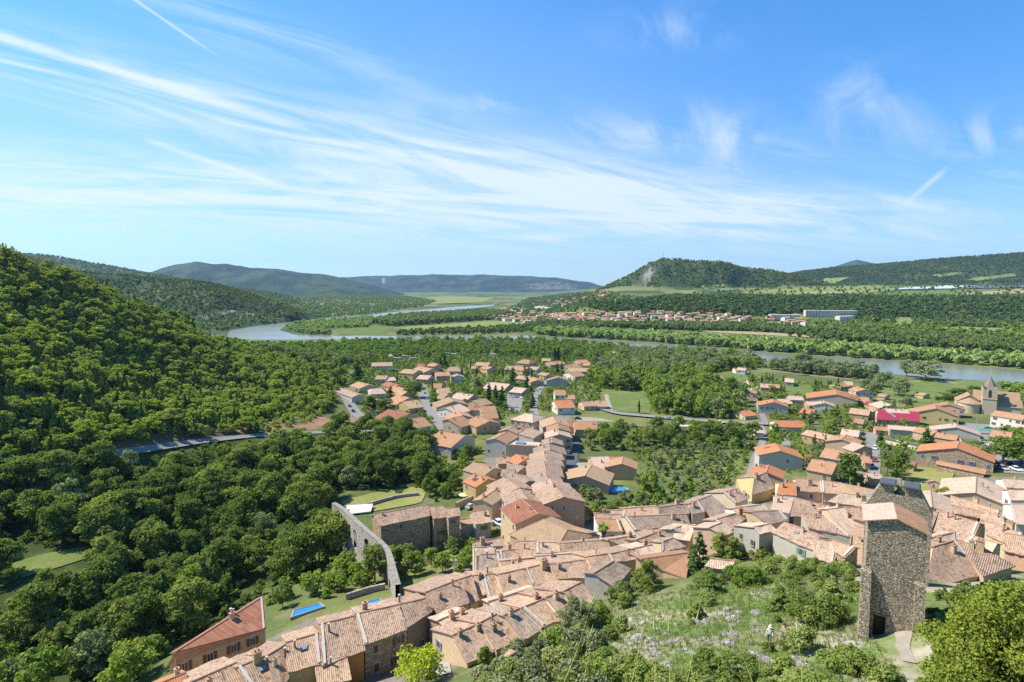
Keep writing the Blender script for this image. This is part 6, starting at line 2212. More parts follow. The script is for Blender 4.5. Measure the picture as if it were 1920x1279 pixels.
GC = 'small cars parked about the streets'
for i, (px, py, c, ax, ay) in enumerate(((800, 748, 'white', 804, 756), (806, 754, 'silver', 810, 762), (822, 778, 'white', 828, 786), (797, 738, 'grey', 799, 744), (1004, 760, 'silver', 1003, 768), (1012, 730, 'white', 1016, 725), (1066, 850, 'grey', 1068, 842), (1070, 838, 'white', 1072, 830),
                                         (1640, 842, 'white', 1640, 850), (1634, 876, 'silver', 1634, 884), (1690, 831, 'white', 1698, 833), (1560, 805, 'black', 1568, 806), (1880, 880, 'silver', 1890, 882), (1905, 882, 'white', 1914, 884), (1850, 840, 'white', 1852, 848), (1833, 818, 'silver', 1836, 826), (680, 786, 'white', 686, 793), (1255, 786, 'silver', 1265, 787), (1350, 793, 'white', 1360, 794))):
    car(px, py, c, (ax, ay), f'small {c} car standing in a street of the valley', group=GC)


def trailer():
    x, y, z = hit(1089, 914, 0)
    rt = root('trailer', (x, y, z), 'bright red box trailer beside the pinkish gabled house', 'trailer', rz=0.35)
    b = MB()
    b.box(-2.1, -1.1, 0.6, 2.1, 1.1, 2.4, 0)
    b.box(-2.0, -0.2, 0.45, 3.3, 0.2, 0.58, 1)
    ob('body', b.mesh('body', [PAINTS['red'], METAL]), rt)
    for s in (-1, 1):
        ob('wheel', CARM['red'][2], rt, (0, s * 1.2, 0.33))


trailer()


# red pipe on the grey house, awning, parasol, marquee ----------------------
def simple(name, px, py, h, label, cat, fn, mats, rz=0.0, group=None):
    x, y, z = hit(px, py, h)
    b = MB()
    fn(b)
    o = ob(name, b.mesh(name, mats), None, (x, y, z), rz)
    return tag(o, label, cat, group)


def _pipe(b):
    b.tube((0, 0, -1), (0, 0, 7.6), 0.42, 0.42, 14)
    b.tube((0, 0, 7.61), (0, 0, 7.8), 0.5, 0.5, 14)


simple('flue_pipe', 1387, 1014, 0.0, 'tall rust red flue pipe against the grey house', 'flue', _pipe, [plain('rust_paint', (0.38, 0.095, 0.035), 0.6)])


def _parasol(b):
    b.tube((0, 0, 0), (0, 0, 2.5), 0.04, 0.04, 6, 1)
    n = 8
    for i in range(n):
        a0, a1 = 2 * math.pi * i / n, 2 * math.pi * (i + 1) / n
        b.poly([(1.9 * math.cos(a0), 1.9 * math.sin(a0), 2.2), (1.9 * math.cos(a1), 1.9 * math.sin(a1), 2.2), (0, 0, 2.75)], 0)


simple('parasol', 870, 939, 0.0, 'yellow parasol on the terrace below the solar house', 'parasol', _parasol, [plain('yellow_canvas', (0.72, 0.62, 0.28)), WOOD])


def _tarp(b):
    b.poly([(-5.5, -3, 0.5), (5, -2.2, 0.7), (5.5, 3, 1.3), (-3.5, 3.4, 1.2)], 0)
    b.poly([(-5.5, -3, 0.4), (-5.5, -3, 0.5), (5, -2.2, 0.7), (5, -2.2, 0.3)], 0)


simple('tarpaulin', 667, 960, 0.0, 'large white sheet spread on the garden terrace by the aqueduct', 'tarpaulin', _tarp, [plain('white_sheet', (0.55, 0.53, 0.49), 0.8, 0.2, 0.06)], 0.2)


def _awning(b):
    for x in (-3.4, 3.4):
        for y in (-1.5, 1.5):
            b.tube((x, y, 0), (x, y, 2.3), 0.06, 0.06, 6, 1)
    b.box(-3.8, -1.8, 2.3, 3.8, 1.8, 2.55, 0, 0.25)


simple('awning', 1846, 814, 0.0, 'green market awning on the church square', 'awning', _awning, [plain('green_canvas', (0.04, 0.30, 0.20)), METAL], -0.15)


def _goal(b):
    b.box(-1.8, -0.05, 0, -1.7, 0.05, 2.0, 0)
    b.box(1.7, -0.05, 0, 1.8, 0.05, 2.0, 0)
    b.box(-1.8, -0.051, 2.001, 1.8, 0.051, 2.1, 0)
    b.box(-1.8, 1.2, 0, -1.72, 1.28, 1.9, 0)
    b.box(1.72, 1.2, 0, 1.8, 1.28, 1.9, 0)


simple('swing_frame', 682, 921, 0.0, 'dark swing frame on the yellow terrace near the wood', 'swing', _goal, [METAL], 0.1)


def _pole(b):
    b.tube((0, 0, -0.5), (0, 0, 8.5), 0.14, 0.09, 8, 0)
    b.box(-0.9, -0.05, 7.9, 0.9, 0.05, 8.02, 0)
    for x in (-0.75, 0, 0.75):
        b.tube((x, 0, 8.025), (x, 0, 8.2), 0.04, 0.04, 5, 1)


GPOL = 'utility poles of the village'
for px, py, lab in ((700, 744, 'utility pole rising before the pink roofed square house'), (769, 797, 'utility pole in front of the white house at the road junction'), (891, 738, 'utility pole beside the purple tree'), (1697, 745, 'slim pole standing in the river meadow'), (1585, 722, 'utility pole by the meadow edge houses'),
                    (917, 813, 'utility pole at the end of the long hedge'), (1423, 788, 'utility pole at the lane corner'), (1830, 808, 'lamp post like pole on the church square')):
    simple('utility_pole', px, py, 0.0, lab, 'pole', _pole, [plain('pole_concrete', (0.40, 0.38, 0.35)), METAL], 0.3, GPOL)


# retaining and garden walls --------------------------------------------------
def garden_wall(pts, hgt, th, mat, label, name='garden_wall', n=8):
    P = smooth_line([hit(*p)[:2] for p in pts], 2.0)
    d = np.gradient(P, axis=0)
    d /= np.linalg.norm(d, axis=1)[:, None] + 1e-9
    nr = np.stack([d[:, 1], -d[:, 0]], 1)
    c = P.mean(0)
    g0 = float(gz(*c))
    b = MB()
    z = gz(P[:, 0], P[:, 1])
    for i in range(len(P) - 1):
        q = []
        for k in (i, i + 1):
            a = P[k] + nr[k] * th / 2 - c
            e = P[k] - nr[k] * th / 2 - c
            q.append((a, e, z[k] - g0))
        (a0, e0, z0), (a1, e1, z1) = q
        b.poly([(*a0, z0 - 1.5), (*a1, z1 - 1.5), (*a1, z1 + hgt), (*a0, z0 + hgt)])
        b.poly([(*e1, z1 - 1.5), (*e0, z0 - 1.5), (*e0, z0 + hgt), (*e1, z1 + hgt)])
        b.poly([(*a0, z0 + hgt), (*a1, z1 + hgt), (*e1, z1 + hgt), (*e0, z0 + hgt)])
    o = ob(name, b.mesh(name, [mat]), None, (c[0], c[1], g0))
    return tag(o, label, 'wall')


garden_wall([(1408, 905), (1416, 880), (1424, 858), (1431, 838)], 2.2, 0.5, STONE2, 'curved stone wall along the narrow lane')
garden_wall([(1400, 716), (1416, 746), (1428, 775)], 1.6, 0.4, WALLS['cream'], 'straight cream wall beside the stony lane')
garden_wall([(1605, 895), (1640, 905), (1690, 912)], 2.5, 0.5, STONE2, 'stone wall below the small pink shed roof')
garden_wall([(1660, 832), (1700, 840), (1748, 852)], 1.5, 0.4, WALLS['cream'], 'pale wall along the dark road')
garden_wall([(1085, 866), (1112, 868)], 1.8, 0.3, WALLS['brown'], 'brown garden wall left of the pinkish grey roofed house')
garden_wall([(1125, 897), (1160, 897)], 1.6, 0.3, WALLS['brown'], 'brown garden wall above the oval pool')
garden_wall([(690, 950), (740, 936), (786, 930)], 1.3, 0.5, STONE2, 'mossy terrace wall across the yellow garden')
garden_wall([(735, 1040), (790, 1056), (840, 1062), (880, 1060)], 1.6, 0.5, STONE2, 'stone terrace wall in the ravine gardens')
garden_wall([(650, 1125), (690, 1112), (722, 1105)], 1.4, 0.5, STONE2, 'low stone wall between the two pools')
garden_wall([(1180, 800), (1260, 806), (1400, 812)], 1.0, 0.5, WALLS['tan'], 'tan parapet along the bridge road', 'parapet')
garden_wall([(855, 957), (884, 944), (905, 938)], 2.6, 0.4, WALLS['cream'], 'cream terrace wall below the yellow parasol')
garden_wall([(1795, 815), (1812, 846), (1840, 870)], 0.8, 0.3, WALLS['cream'], 'low kerb wall beside the church square road')


# old bridge arch under the road
def culvert():
    x, y, z = hit(1287, 801, 0)
    rt = root('bridge', (x, y, z), 'small bridge with a dark square opening under the bridge road', 'bridge', rz=-0.12)
    b = MB()
    b.box(-4.5, -1.2, -4.0, -3.3, 3.5, 0.6, 0)
    b.box(3.3, -1.2, -4.0, 4.5, 3.5, 0.6, 0)
    b.box(-3.298, -1.0, -0.4, 3.298, 3.4, 0.58, 0)
    ob('abutment', b.mesh('abutment', [WALLS['cream']]), rt)
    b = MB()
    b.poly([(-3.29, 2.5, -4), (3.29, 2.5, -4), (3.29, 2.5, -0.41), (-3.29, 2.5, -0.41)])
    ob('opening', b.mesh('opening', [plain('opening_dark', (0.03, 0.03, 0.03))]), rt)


culvert()


# far town: two slab blocks and small houses ---------------------------------
def slab_block(p0, p1, h, dep, label, floors):
    a = Vector(hit(*p0))
    c = Vector(hit(*p1))
    e = (c - a).to_2d()
    ln = e.length
    m = (a + c) / 2
    rt = root('apartment_block', (m.x, m.y, float(gz(m.x, m.y))), label, 'apartment block', rz=math.atan2(e.y, e.x))
    b = MB()
    b.box(-ln / 2, 0, -4, ln / 2, dep, h, 0)
    ob('wall', b.mesh('wall', [WALLS['white']]), rt)
    b = MB()
    b.box(-ln / 2 - .4, -.6, h + .01, ln / 2 + .4, dep + .4, h + 1.0, 0)
    ob('roof', b.mesh('roof', [WALLS['white']]), rt)
    b = MB()
    for f in range(floors):
        z = h - (f + 1) * h / floors
        b.box(-ln / 2 + .5, -1.1, z + .1, ln / 2 - .5, -0.01, z + .9, 0)
    ob('balcony', b.mesh('balcony', [WALLS['white']]), rt)
    b = MB()
    for f in range(floors):
        z = h - (f + 1) * h / floors
        for i in range(int(ln / 7)):
            x = -ln / 2 + 3 + i * 7
            b.box(x, -0.02, z + 1.1, x + 2.6, 0.02, z + 2.3, 0)
    ob('window_band', b.mesh('window_band', [GLASS_DARK]), rt)
    HOUSE_SPOTS.append((m.x, m.y, ln * 0.4))


slab_block((1510, 594), (1606, 597), 16, 12, 'long white five storey apartment slab before the dark wood', 5)
slab_block((1574, 606), (1603, 602), 13, 12, 'short apartment slab set in front of the long one', 4)
slab_block((1444, 597), (1500, 599), 9, 12, 'low white school like slab left of the apartment slab', 3)
slab_block((1003, 581), (1027, 582), 12, 14, 'white flat roofed block in the far town', 3)


def mast():
    x, y, z = at_depth(1243, 487, 2490)
    g0 = float(gz(x, y))
    rt = root('radio_mast', (x, y, g0), 'thin radio mast on the summit of the castle hill', 'mast')
    b = MB()
    b.tube((0, 0, -3), (0, 0, 38), 0.9, 0.5, 6)
    ob('pole', b.mesh('pole', [METAL]), rt)
    b = MB()
    b.box(-1.6, -1.6, 18, 1.6, 1.6, 20, 0)
    ob('antenna', b.mesh('antenna', [FRAME_W]), rt)


mast()


def tiny_house_mesh(k, wall, roof):
    r = random.Random(k)
    L, W, H = r.uniform(9, 15), r.uniform(8, 10), r.uniform(4, 7)
    b = MB()
    b.box(-L / 2, -W / 2, -4, L / 2, W / 2, H, 0)
    rh = H + W * 0.16
    o = 0.6
    for s in (-1, 1):
        q = [(-L / 2 - o, 0, rh + .2), (L / 2 + o, 0, rh + .2), (L / 2 + o, s * (W / 2 + o), H), (-L / 2 - o, s * (W / 2 + o), H)]
        b.poly(q if s > 0 else q[::-1], 1)
    for x in (-L / 2, L / 2):
        b.poly([(x, -W / 2, H), (x, W / 2, H), (x, 0, rh)], 0)
    for i in range(3):
        x = -L / 3 + i * L / 3
        b.box(x - .6, -W / 2 - .03, H - 2.6, x + .6, -W / 2 - .005, H - 1.2, 2)
    return b.mesh('town_house', [WALLS[wall], ROOFS[roof], GLASS_DARK])


TINY = [(tiny_house_mesh(k, w_, r_), cl, rl) for k, (w_, r_, cl, rl) in enumerate((('cream', 'salmon', 'cream', 'salmon'), ('white', 'salmon', 'white', 'salmon'), ('tan', 'beige', 'tan', 'beige'), ('pink', 'salmon', 'pink', 'salmon'), ('cream', 'beige', 'cream', 'beige'), ('white', 'beige', 'white', 'beige'), ('cream', 'orange', 'cream', 'orange')))]
nr_ = np.random.RandomState(5)
TOWN = []
for poly, n, where, grp in (([(880, 588), (960, 578), (1020, 590), (1060, 604), (990, 606), (905, 600)], 92, 'in the far town by the river', 'far town houses by the river'),
                            ([(1030, 592), (1120, 590), (1210, 588), (1340, 592), (1420, 598), (1380, 607), (1180, 607), (1060, 606)], 106, 'below the far pine wood', 'far town houses below the pine wood'),
                            ([(1430, 598), (1500, 602), (1510, 610), (1440, 610)], 10, 'near the white slab', 'far houses by the slab'),
                            ([(985, 562), (1060, 550), (1130, 546), (1150, 556), (1090, 566), (1060, 580), (1000, 576)], 45, 'on the castle hill flank', 'far houses on the castle hill flank'),
                            ([(530, 560), (600, 556), (680, 562), (740, 572), (660, 577), (590, 574)], 44, 'on the far left bank', 'far village on the left bank')):
    xs = [p[0] for p in poly]
    ys = [p[1] for p in poly]
    k = 0
    tries = 0
    while k < n and tries < 4000:
        tries += 1
        px, py = nr_.uniform(min(xs), max(xs)), nr_.uniform(min(ys), max(ys))
        if not in_poly([px], [py], poly)[0]:
            continue
        x, y, z = hit(px, py, 0)
        if any((x - q[0]) ** 2 + (y - q[1]) ** 2 < 18 ** 2 for q in TOWN):
            continue
        TOWN.append((x, y))
        me, wl, rf = TINY[nr_.randint(len(TINY))]
        s = 1.2 if y < 1700 else 1.3
        o = ob('town_house', me, None, (x, y, float(gz(x, y))), nr_.uniform(-0.7, 0.7), (s, s, s))
        tag(o, f'small {wl} house with {rf} roof {where}', 'house', grp)
        k += 1
TOWN = np.array(TOWN)


# caravans of the campsite by the river
def caravan_mesh():
    b = MB()
    b.box(-3.2, -1.25, 0.5, 3.2, 1.25, 2.7, 0, 0.12)
    b.box(-2.4, -1.27, 1.5, -0.6, -1.2, 2.1, 1)
    b.box(0.4, -1.27, 1.5, 2.2, -1.2, 2.1, 1)
    b.box(-0.5, -1.1, 0.1, 0.5, 1.1, 0.5, 2)
    b.box(3.2, -0.1, 0.5, 4.2, 0.1, 0.62, 2)
    return b.mesh('caravan', [FRAME_W, GLASS_DARK, METAL])


CARV = caravan_mesh()
nc_ = np.random.RandomState(77)
for px, py in [(728, 641), (742, 642), (757, 640), (768, 643), (800, 652), (815, 655), (751, 648), (782, 645), (850, 668), (838, 666), (760, 672), (775, 676), (862, 640), (880, 643), (905, 645), (925, 642), (948, 645), (970, 648), (990, 644), (1010, 647), (744, 676), (925, 668), (905, 661), (1035, 646)]:
    x, y, z = hit(px, py, 0)
    tag(ob('caravan', CARV, None, (x, y, float(gz(x, y))), nc_.uniform(-0.6, 0.6), (1.25, 1.25, 1.25)), 'white caravan pitched among the campsite trees by the river', 'caravan', 'caravans of the campsite')
    HOUSE_SPOTS.append((x, y - 4, 9))

# ------------------------------------------------------------------ vegetation prototypes
def leaf_quads(C, N, size, rs, aspect=1.5):
    """rhombic leaf sprays: centres C, normals N"""
    n = len(C)
    N = N / (np.linalg.norm(N, axis=1)[:, None] + 1e-9)
    r = rs.normal(size=(n, 3))
    U = np.cross(N, r)
    U /= np.linalg.norm(U, axis=1)[:, None] + 1e-9
    W = np.cross(N, U)
    s = size * rs.uniform(0.65, 1.35, n)[:, None]
    a = U * s * aspect * 0.5
    b = W * s * 0.5
    V = np.stack([C - a, C - b * 0.9 + a * 0.1 + N * s * 0.08, C + a, C + b + N * s * 0.08], 1).reshape(-1, 3)
    return V


def lobes_crown(rs, height, width, base, nl, kind='round'):
    """centres and radii of foliage clumps filling an uneven crown"""
    L = []
    for i in range(nl):
        if kind == 'round':
            t = rs.uniform(0.0, 1.0)
            z = base + (height - base) * (0.12 + 0.78 * t)
            rr = width / 2 * math.sqrt(max(0.05, 1 - (2 * t - 0.85) ** 2 / 1.5)) * rs.uniform(0.35, 0.95)
            a = rs.uniform(0, 6.283)
            r = width * rs.uniform(0.10, 0.22)
        elif kind == 'cone':
            t = (i + rs.uniform(0, 1)) / nl
            z = base + (height - base) * t
            rr = width / 2 * (1 - t) ** 0.8 * rs.uniform(0.3, 0.85)
            a = rs.uniform(0, 6.283)
            r = width * (0.07 + 0.16 * (1 - t))
        elif kind == 'column':
            t = (i + rs.uniform(0, 1)) / nl
            z = base + (height - base) * t
            rr = width / 2 * rs.uniform(0.0, 0.5) * (1 - t * t)
            a = rs.uniform(0, 6.283)
            r = width * 0.5 * (math.sin(math.pi * min(1, 0.16 + 0.84 * t)) ** 0.6) * rs.uniform(0.6, 0.85) + 0.05
        elif kind == 'clumpy':      # ragged mound of many small leaf clusters with hollows between
            t = rs.uniform(0, 1) ** 0.7
            a = rs.uniform(0, 6.283)
            bulge = 0.78 + 0.20 * math.sin(a * 3 + width) + 0.12 * math.sin(a * 5 + height * 3)
            z = height * (0.06 + 0.82 * t) * (0.82 + 0.18 * math.sin(a * 2 + width * 2))
            rr = width / 2 * math.sqrt(max(0.03, 1 - t * t)) * bulge * rs.uniform(0.45, 1.05)
            r = width * rs.uniform(0.05, 0.115)
        else:   # dome / shrub
            t = rs.uniform(0, 1) ** 0.8
            z = height * (0.12 + 0.75 * t)
            rr = width / 2 * math.sqrt(max(0.04, 1 - t * t)) * rs.uniform(0.2, 0.85)
            a = rs.uniform(0, 6.283)
            r = width * rs.uniform(0.13, 0.22)
        L.append((rr * math.cos(a), rr * math.sin(a), z, r))
    return np.array(L)


def crown_arrays(seed, height, width, base, nl, nleaf, size, kind, squash=0.85):
    rs = np.random.RandomState(seed)
    L = lobes_crown(rs, height, width, base, nl, kind)
    w_ = L[:, 3] ** 2
    pick = rs.choice(len(L), nleaf, p=w_ / w_.sum())
    d = rs.normal(size=(nleaf, 3))
    d /= np.linalg.norm(d, axis=1)[:, None]
    d[:, 2] = np.where(d[:, 2] < -0.35, -d[:, 2] * 0.6, d[:, 2])
    rad = L[pick, 3] * rs.uniform(0.55, 1.08, nleaf)
    C = L[pick, :3] + d * rad[:, None] * np.array([1, 1, squash])
    N = d * 0.85 + np.array([0, 0, 0.25]) + rs.normal(size=(nleaf, 3)) * 0.6
    return leaf_quads(C, N, size, rs)


def trunk_builder(seed, height, width, base, r, kind):
    rs = random.Random(seed)
    b = MB()
    if kind in ('cone', 'column'):
        b.tube((0, 0, -0.6), (0, 0, height * 0.9), r, r * 0.15, 7)
        return b
    b.tube((0, 0, -0.6), (0, 0, base + (height - base) * 0.25), r * 1.1, r * 0.75, 8)
    z0 = base + (height - base) * 0.2
    for i in range(5):
        a = i * 1.2566 + rs.uniform(-0.4, 0.4)
        q = (math.cos(a) * width * 0.3, math.sin(a) * width * 0.3, base + (height - base) * rs.uniform(0.5, 0.8))
        b.tube((0, 0, z0 * rs.uniform(0.75, 1.0)), q, r * 0.5, r * 0.12, 6)
    b.tube((0, 0, z0), (rs.uniform(-.5, .5), rs.uniform(-.5, .5), height * 0.85), r * 0.6, r * 0.12, 6)
    return b


class Kind:
    def __init__(self, name, cat, mat, kind, height, width, base, nl, nleaf, size, r, nvar, low=(16, 300, 1.75)):
        self.name, self.cat, self.mat, self.h, self.w = name, cat, mat, height, width
        self.crowns, self.trunks, self.whole, self.low, self.whole_lo = [], [], [], [], []
        for v in range(nvar):
            sd = zlib.crc32(name.encode()) % 1000 + v * 17
            rs = np.random.RandomState(sd)
            hh, ww = height, width * rs.uniform(0.9, 1.1)
            V = crown_arrays(sd, hh, ww, base, nl, nleaf, size, kind)
            f = np.arange(len(V)).reshape(-1, 4)
            self.crowns.append(mesh_np('crown', V, f, [mat]))
            tb = trunk_builder(sd, hh, ww, base, r, kind)
            self.trunks.append(tb.mesh('trunk', [BARK]))
            # one-mesh version for distant copies
            V2 = crown_arrays(sd, hh, ww, base, nl, int(nleaf * 0.4), size * 1.45, kind)
            vv = np.concatenate([V2, np.array(tb.v)])
            n4 = len(V2) // 4
            fs = [tuple(q) for q in np.arange(len(V2)).reshape(-1, 4)] + [tuple(i + len(V2) for i in q) for q in tb.f]
            self.whole.append(mesh_np(name, vv, fs, [mat, BARK], [0] * n4 + [1] * len(tb.f)))
            self.low.append(crown_arrays(sd + 5, hh, ww, base * 0.6, low[0], low[1], size * low[2], kind))


K = {}
K['oak'] = Kind('oak_tree', 'tree', L_OAK, 'round', 8.0, 7.5, 1.5, 26, 1500, 0.50, 0.18, 4)
K['broad'] = Kind('broadleaf_tree', 'tree', L_BROAD, 'round', 11.0, 9.5, 2.2, 34, 2600, 0.50, 0.25, 5)
K['pine'] = Kind('pine_tree', 'tree', L_PINE, 'cone', 11.0, 5.5, 0.8, 34, 1700, 0.48, 0.18, 3)
K['cypress'] = Kind('cypress_tree', 'tree', L_CYP, 'column', 12.0, 2.3, 0.3, 26, 1100, 0.34, 0.14, 2)
K['garden'] = Kind('garden_tree', 'tree', L_GARD, 'round', 8.0, 7.2, 1.4, 24, 1300, 0.50, 0.16, 4)
K['willow'] = Kind('willow_tree', 'tree', L_WIL, 'round', 13.0, 10.5, 1.4, 32, 1700, 0.62, 0.28, 3)
K['olive'] = Kind('olive_tree', 'tree', L_OLIVE, 'round', 5.0, 5.0, 0.9, 18, 900, 0.38, 0.14, 3)
K['shrub'] = Kind('shrub', 'shrub', L_SHRUB, 'dome', 2.2, 3.0, 0.0, 24, 2200, 0.17, 0.05, 4)
K['greyshrub'] = Kind('grey_shrub', 'shrub', L_OLIVE, 'dome', 2.2, 3.0, 0.0, 24, 2000, 0.17, 0.05, 2)
K['bush'] = Kind('garden_bush', 'bush', L_GARD, 'dome', 2.4, 3.2, 0.0, 16, 700, 0.34, 0.06, 3)

ROADS_W = ROAD_LINES
HS = np.array([(x, y, r) for x, y, r in HOUSE_SPOTS])
CLEAR = []                      # (x, y, r) extra clearings


def free(x, y, margin=0.3):
    ok = np.ones(x.shape, bool)
    for hx, hy, hr in HS:
        ok &= (x - hx) ** 2 + (y - hy) ** 2 > (hr * 0.86 + margin) ** 2
    for ri, (L, wd) in enumerate(ROADS_W):
        lo, hi = L.min(0) - 10, L.max(0) + 10
        near = ok & (x > lo[0]) & (x < hi[0]) & (y > lo[1]) & (y < hi[1])
        if near.any():
            dd = seg_dist(x[near], y[near], [tuple(p) for p in L[::2]])
            t = ok[near]
            t &= dd > wd / 2 + (2.4 if ri == 0 else 1.4)
            ok[near] = t
    return ok


GAPS_PX = [  # meadows, lawns, yards and water kept free of trees
    [(1138, 738), (1165, 733), (1205, 738), (1222, 758), (1218, 776), (1160, 774), (1143, 762)],
    [(1690, 900), (1720, 874), (1790, 886), (1780, 915), (1730, 928), (1695, 925)],
    [(1097, 793), (1120, 784), (1150, 786), (1160, 798), (1140, 806), (1110, 805)],
    [(5, 1062), (80, 1032), (185, 1012), (200, 1045), (135, 1100), (30, 1135)], [(470, 820), (620, 812), (622, 826), (480, 838)],
    [(650, 945), (700, 928), (780, 916), (795, 924), (785, 944), (690, 960)],
    [(1800, 790), (1868, 795), (1862, 848), (1925, 858), (1925, 892), (1860, 886), (1838, 830)],
    [(948, 742), (985, 746), (975, 772), (955, 772)],
    [(1070, 866), (1110, 866), (1100, 882), (1072, 900)], [(1128, 903), (1192, 903), (1190, 948), (1130, 948)],
    [(1330, 700), (1390, 696), (1392, 716), (1345, 722)], [(1470, 722), (1520, 722), (1530, 745), (1475, 742)],
    [(160, 852), (230, 838), (330, 820), (330, 830), (210, 850)],
    [(450, 807), (485, 788), (530, 768), (565, 775), (600, 782), (632, 802), (560, 808)],
    [(1672, 612), (1680, 596), (1705, 594), (1715, 600), (1708, 612)], [(1745, 615), (1800, 613), (1885, 616), (1880, 625), (1790, 622)], [(1290, 620), (1400, 622), (1500, 627), (1600, 634), (1590, 637), (1480, 631), (1380, 626)],
    [(545, 1128), (612, 1120), (640, 1140), (560, 1168)],
]


def scatter(poly, spacing, seed, extra=None, n_max=200000, gaps=True, check=True, jitter=0.75):
    """tree positions inside an outline of photo pixels, spread evenly over the ground"""
    rs = np.random.RandomState(seed)
    W = np.array([hit(*p)[:2] for p in poly])
    lo, hi = W.min(0) - 5, W.max(0) + 5
    if poly[0][0] < 0:
        lo[0] -= 30
    sp = spacing
    xs = np.arange(lo[0], hi[0], sp)
    ys = np.arange(lo[1], hi[1], sp)
    X, Y = np.meshgrid(xs, ys)
    X = X.ravel() + rs.uniform(-0.5, 0.5, X.size) * sp * jitter * 2
    Y = Y.ravel() + rs.uniform(-0.5, 0.5, Y.size) * sp * jitter * 2
    Z = gz(X, Y)
    px, py = project(X, Y, Z)
    m = in_poly(px, py, poly)
    if gaps:
        for gp in GAPS_PX:
            m &= ~in_poly(px, py, gp)
    X, Y, Z, px, py = X[m], Y[m], Z[m], px[m], py[m]
    m = ~in_poly(X, Y, RIVER) & (seg_dist(X, Y, RIVER, True) > 2.0) if Y.size and Y.max() > 440 else np.ones(X.shape, bool)
    if check:
        m &= free(X, Y, spacing * 0.22)
    X, Y, Z = X[m], Y[m], Z[m]
    return X, Y, Z, rs


N_TREES = {}
PEND = {}


def plant(kind, x, y, h, label, group, w=None, var=None, rot=None, parts=None, rs=random, z=None):
    k = K[kind]
    v = rs.randint(0, len(k.crowns) - 1) if var is None else var
    sz = h / k.h
    sx = sz if w is None else w / k.w
    z = float(gz(x, y)) if z is None else z
    dist = math.sqrt(x * x + y * y + (CZ - z) ** 2)
    app = k.w * sx * F / dist
    force = parts is True
    rz = rs.uniform(0, 6.28) if rot is None else rot
    if parts is False or (not force and app < 1e9):
        PEND.setdefault(kind, []).append((app, x, y, z, sx, sz, v, rz, label, group))
        return None
    N_TREES[k.name] = N_TREES.get(k.name, 0) + 1
    if parts:
        rt = root(k.name, (x, y, z), label, k.cat, group, rz)
        rt.scale = (sx, sx, sz)
        ob('trunk', k.trunks[v], rt)
        ob('crown', k.crowns[v], rt)
        return rt


def mass(name, X, Y, Hs, lows, mat, seed, wscale=1.0, zoff=0.0):
    """one mass of far trees as one mesh; lows = list of (verts at real size, height)"""
    rs = np.random.RandomState(seed)
    out = []
    n = len(X)
    Z = gz(X, Y)
    v = rs.randint(0, len(lows), n)
    rot = rs.uniform(0, 6.283, n)
    for j in range(len(lows)):
        m = np.where(v == j)[0]
        if not len(m):
            continue
        P, h0 = lows[j]
        s = (Hs[m] / h0)[:, None]
        c, sn = np.cos(rot[m])[:, None], np.sin(rot[m])[:, None]
        ws = wscale
        x = (P[None, :, 0] * c - P[None, :, 1] * sn) * s * ws + X[m][:, None]
        y = (P[None, :, 0] * sn + P[None, :, 1] * c) * s * ws + Y[m][:, None]
        z = P[None, :, 2] * s + Z[m][:, None] - 0.2 + zoff
        out.append(np.stack([x, y, z], -1).reshape(-1, 3))
    V = np.concatenate(out)
    o = ob(name, mesh_np(name, V, np.arange(len(V)).reshape(-1, 4), [mat]))
    return tag(o, kind='stuff')


def low_set(k):
    return [(V, K[k].h) for V in K[k].low]


def dots(seed, nq, h, w, kind='round'):
    """very coarse far tree"""
    return [(crown_arrays(seed + i, h, w, h * 0.12, 7, nq, w * 0.42, kind), h) for i in range(4)]


vr = random.Random(21)


def app_size(X, Y, Z, h):
    return h * F / np.sqrt(X ** 2 + Y ** 2 + (CZ - Z) ** 2)


# ---- wooded hill on the left -------------------------------------------------
X, Y, Z, rs = scatter(HILL_PX, 4.6, 31)
H = rs.uniform(4.0, 7.4, len(X)) * np.where(rs.rand(len(X)) < 0.15, 0.65, 1.0)
pxh, pyh = project(X, Y, Z)
pine_p = 0.13 + 0.42 * sstep(640, 760, pyh) * sstep(650, 250, pxh) + 0.2 * sstep(520, 650, pxh)
isp = rs.rand(len(X)) < pine_p
for i in range(len(X)):
    if isp[i]:
        plant('pine', X[i], Y[i], H[i] * 1.35, 'dark pine standing among the paler oaks of the left hillside', 'pines on the left hillside', w=H[i] * 0.62, rs=vr)
    else:
        up = pyh[i] < 700
        plant('oak', X[i], Y[i], H[i], 'round green oak high on the wooded left hillside' if up else 'round green oak low on the wooded left hillside above the road', 'oaks on the upper left hillside' if up else 'oaks on the lower left hillside', w=H[i] * vr.uniform(0.95, 1.45), rs=vr)
# undergrowth between the trees of the hill
X, Y, Z, rs = scatter(HILL_PX, 4.2, 32, gaps=False)
H = rs.uniform(1.2, 3.6, len(X))
mass('hillside_undergrowth', X, Y, H, [(crown_arrays(970 + q, 2.4, 3.8, 0, 8, 70, 0.7, 'dome'), 2.4) for q in range(3)], L_OAK, 6)

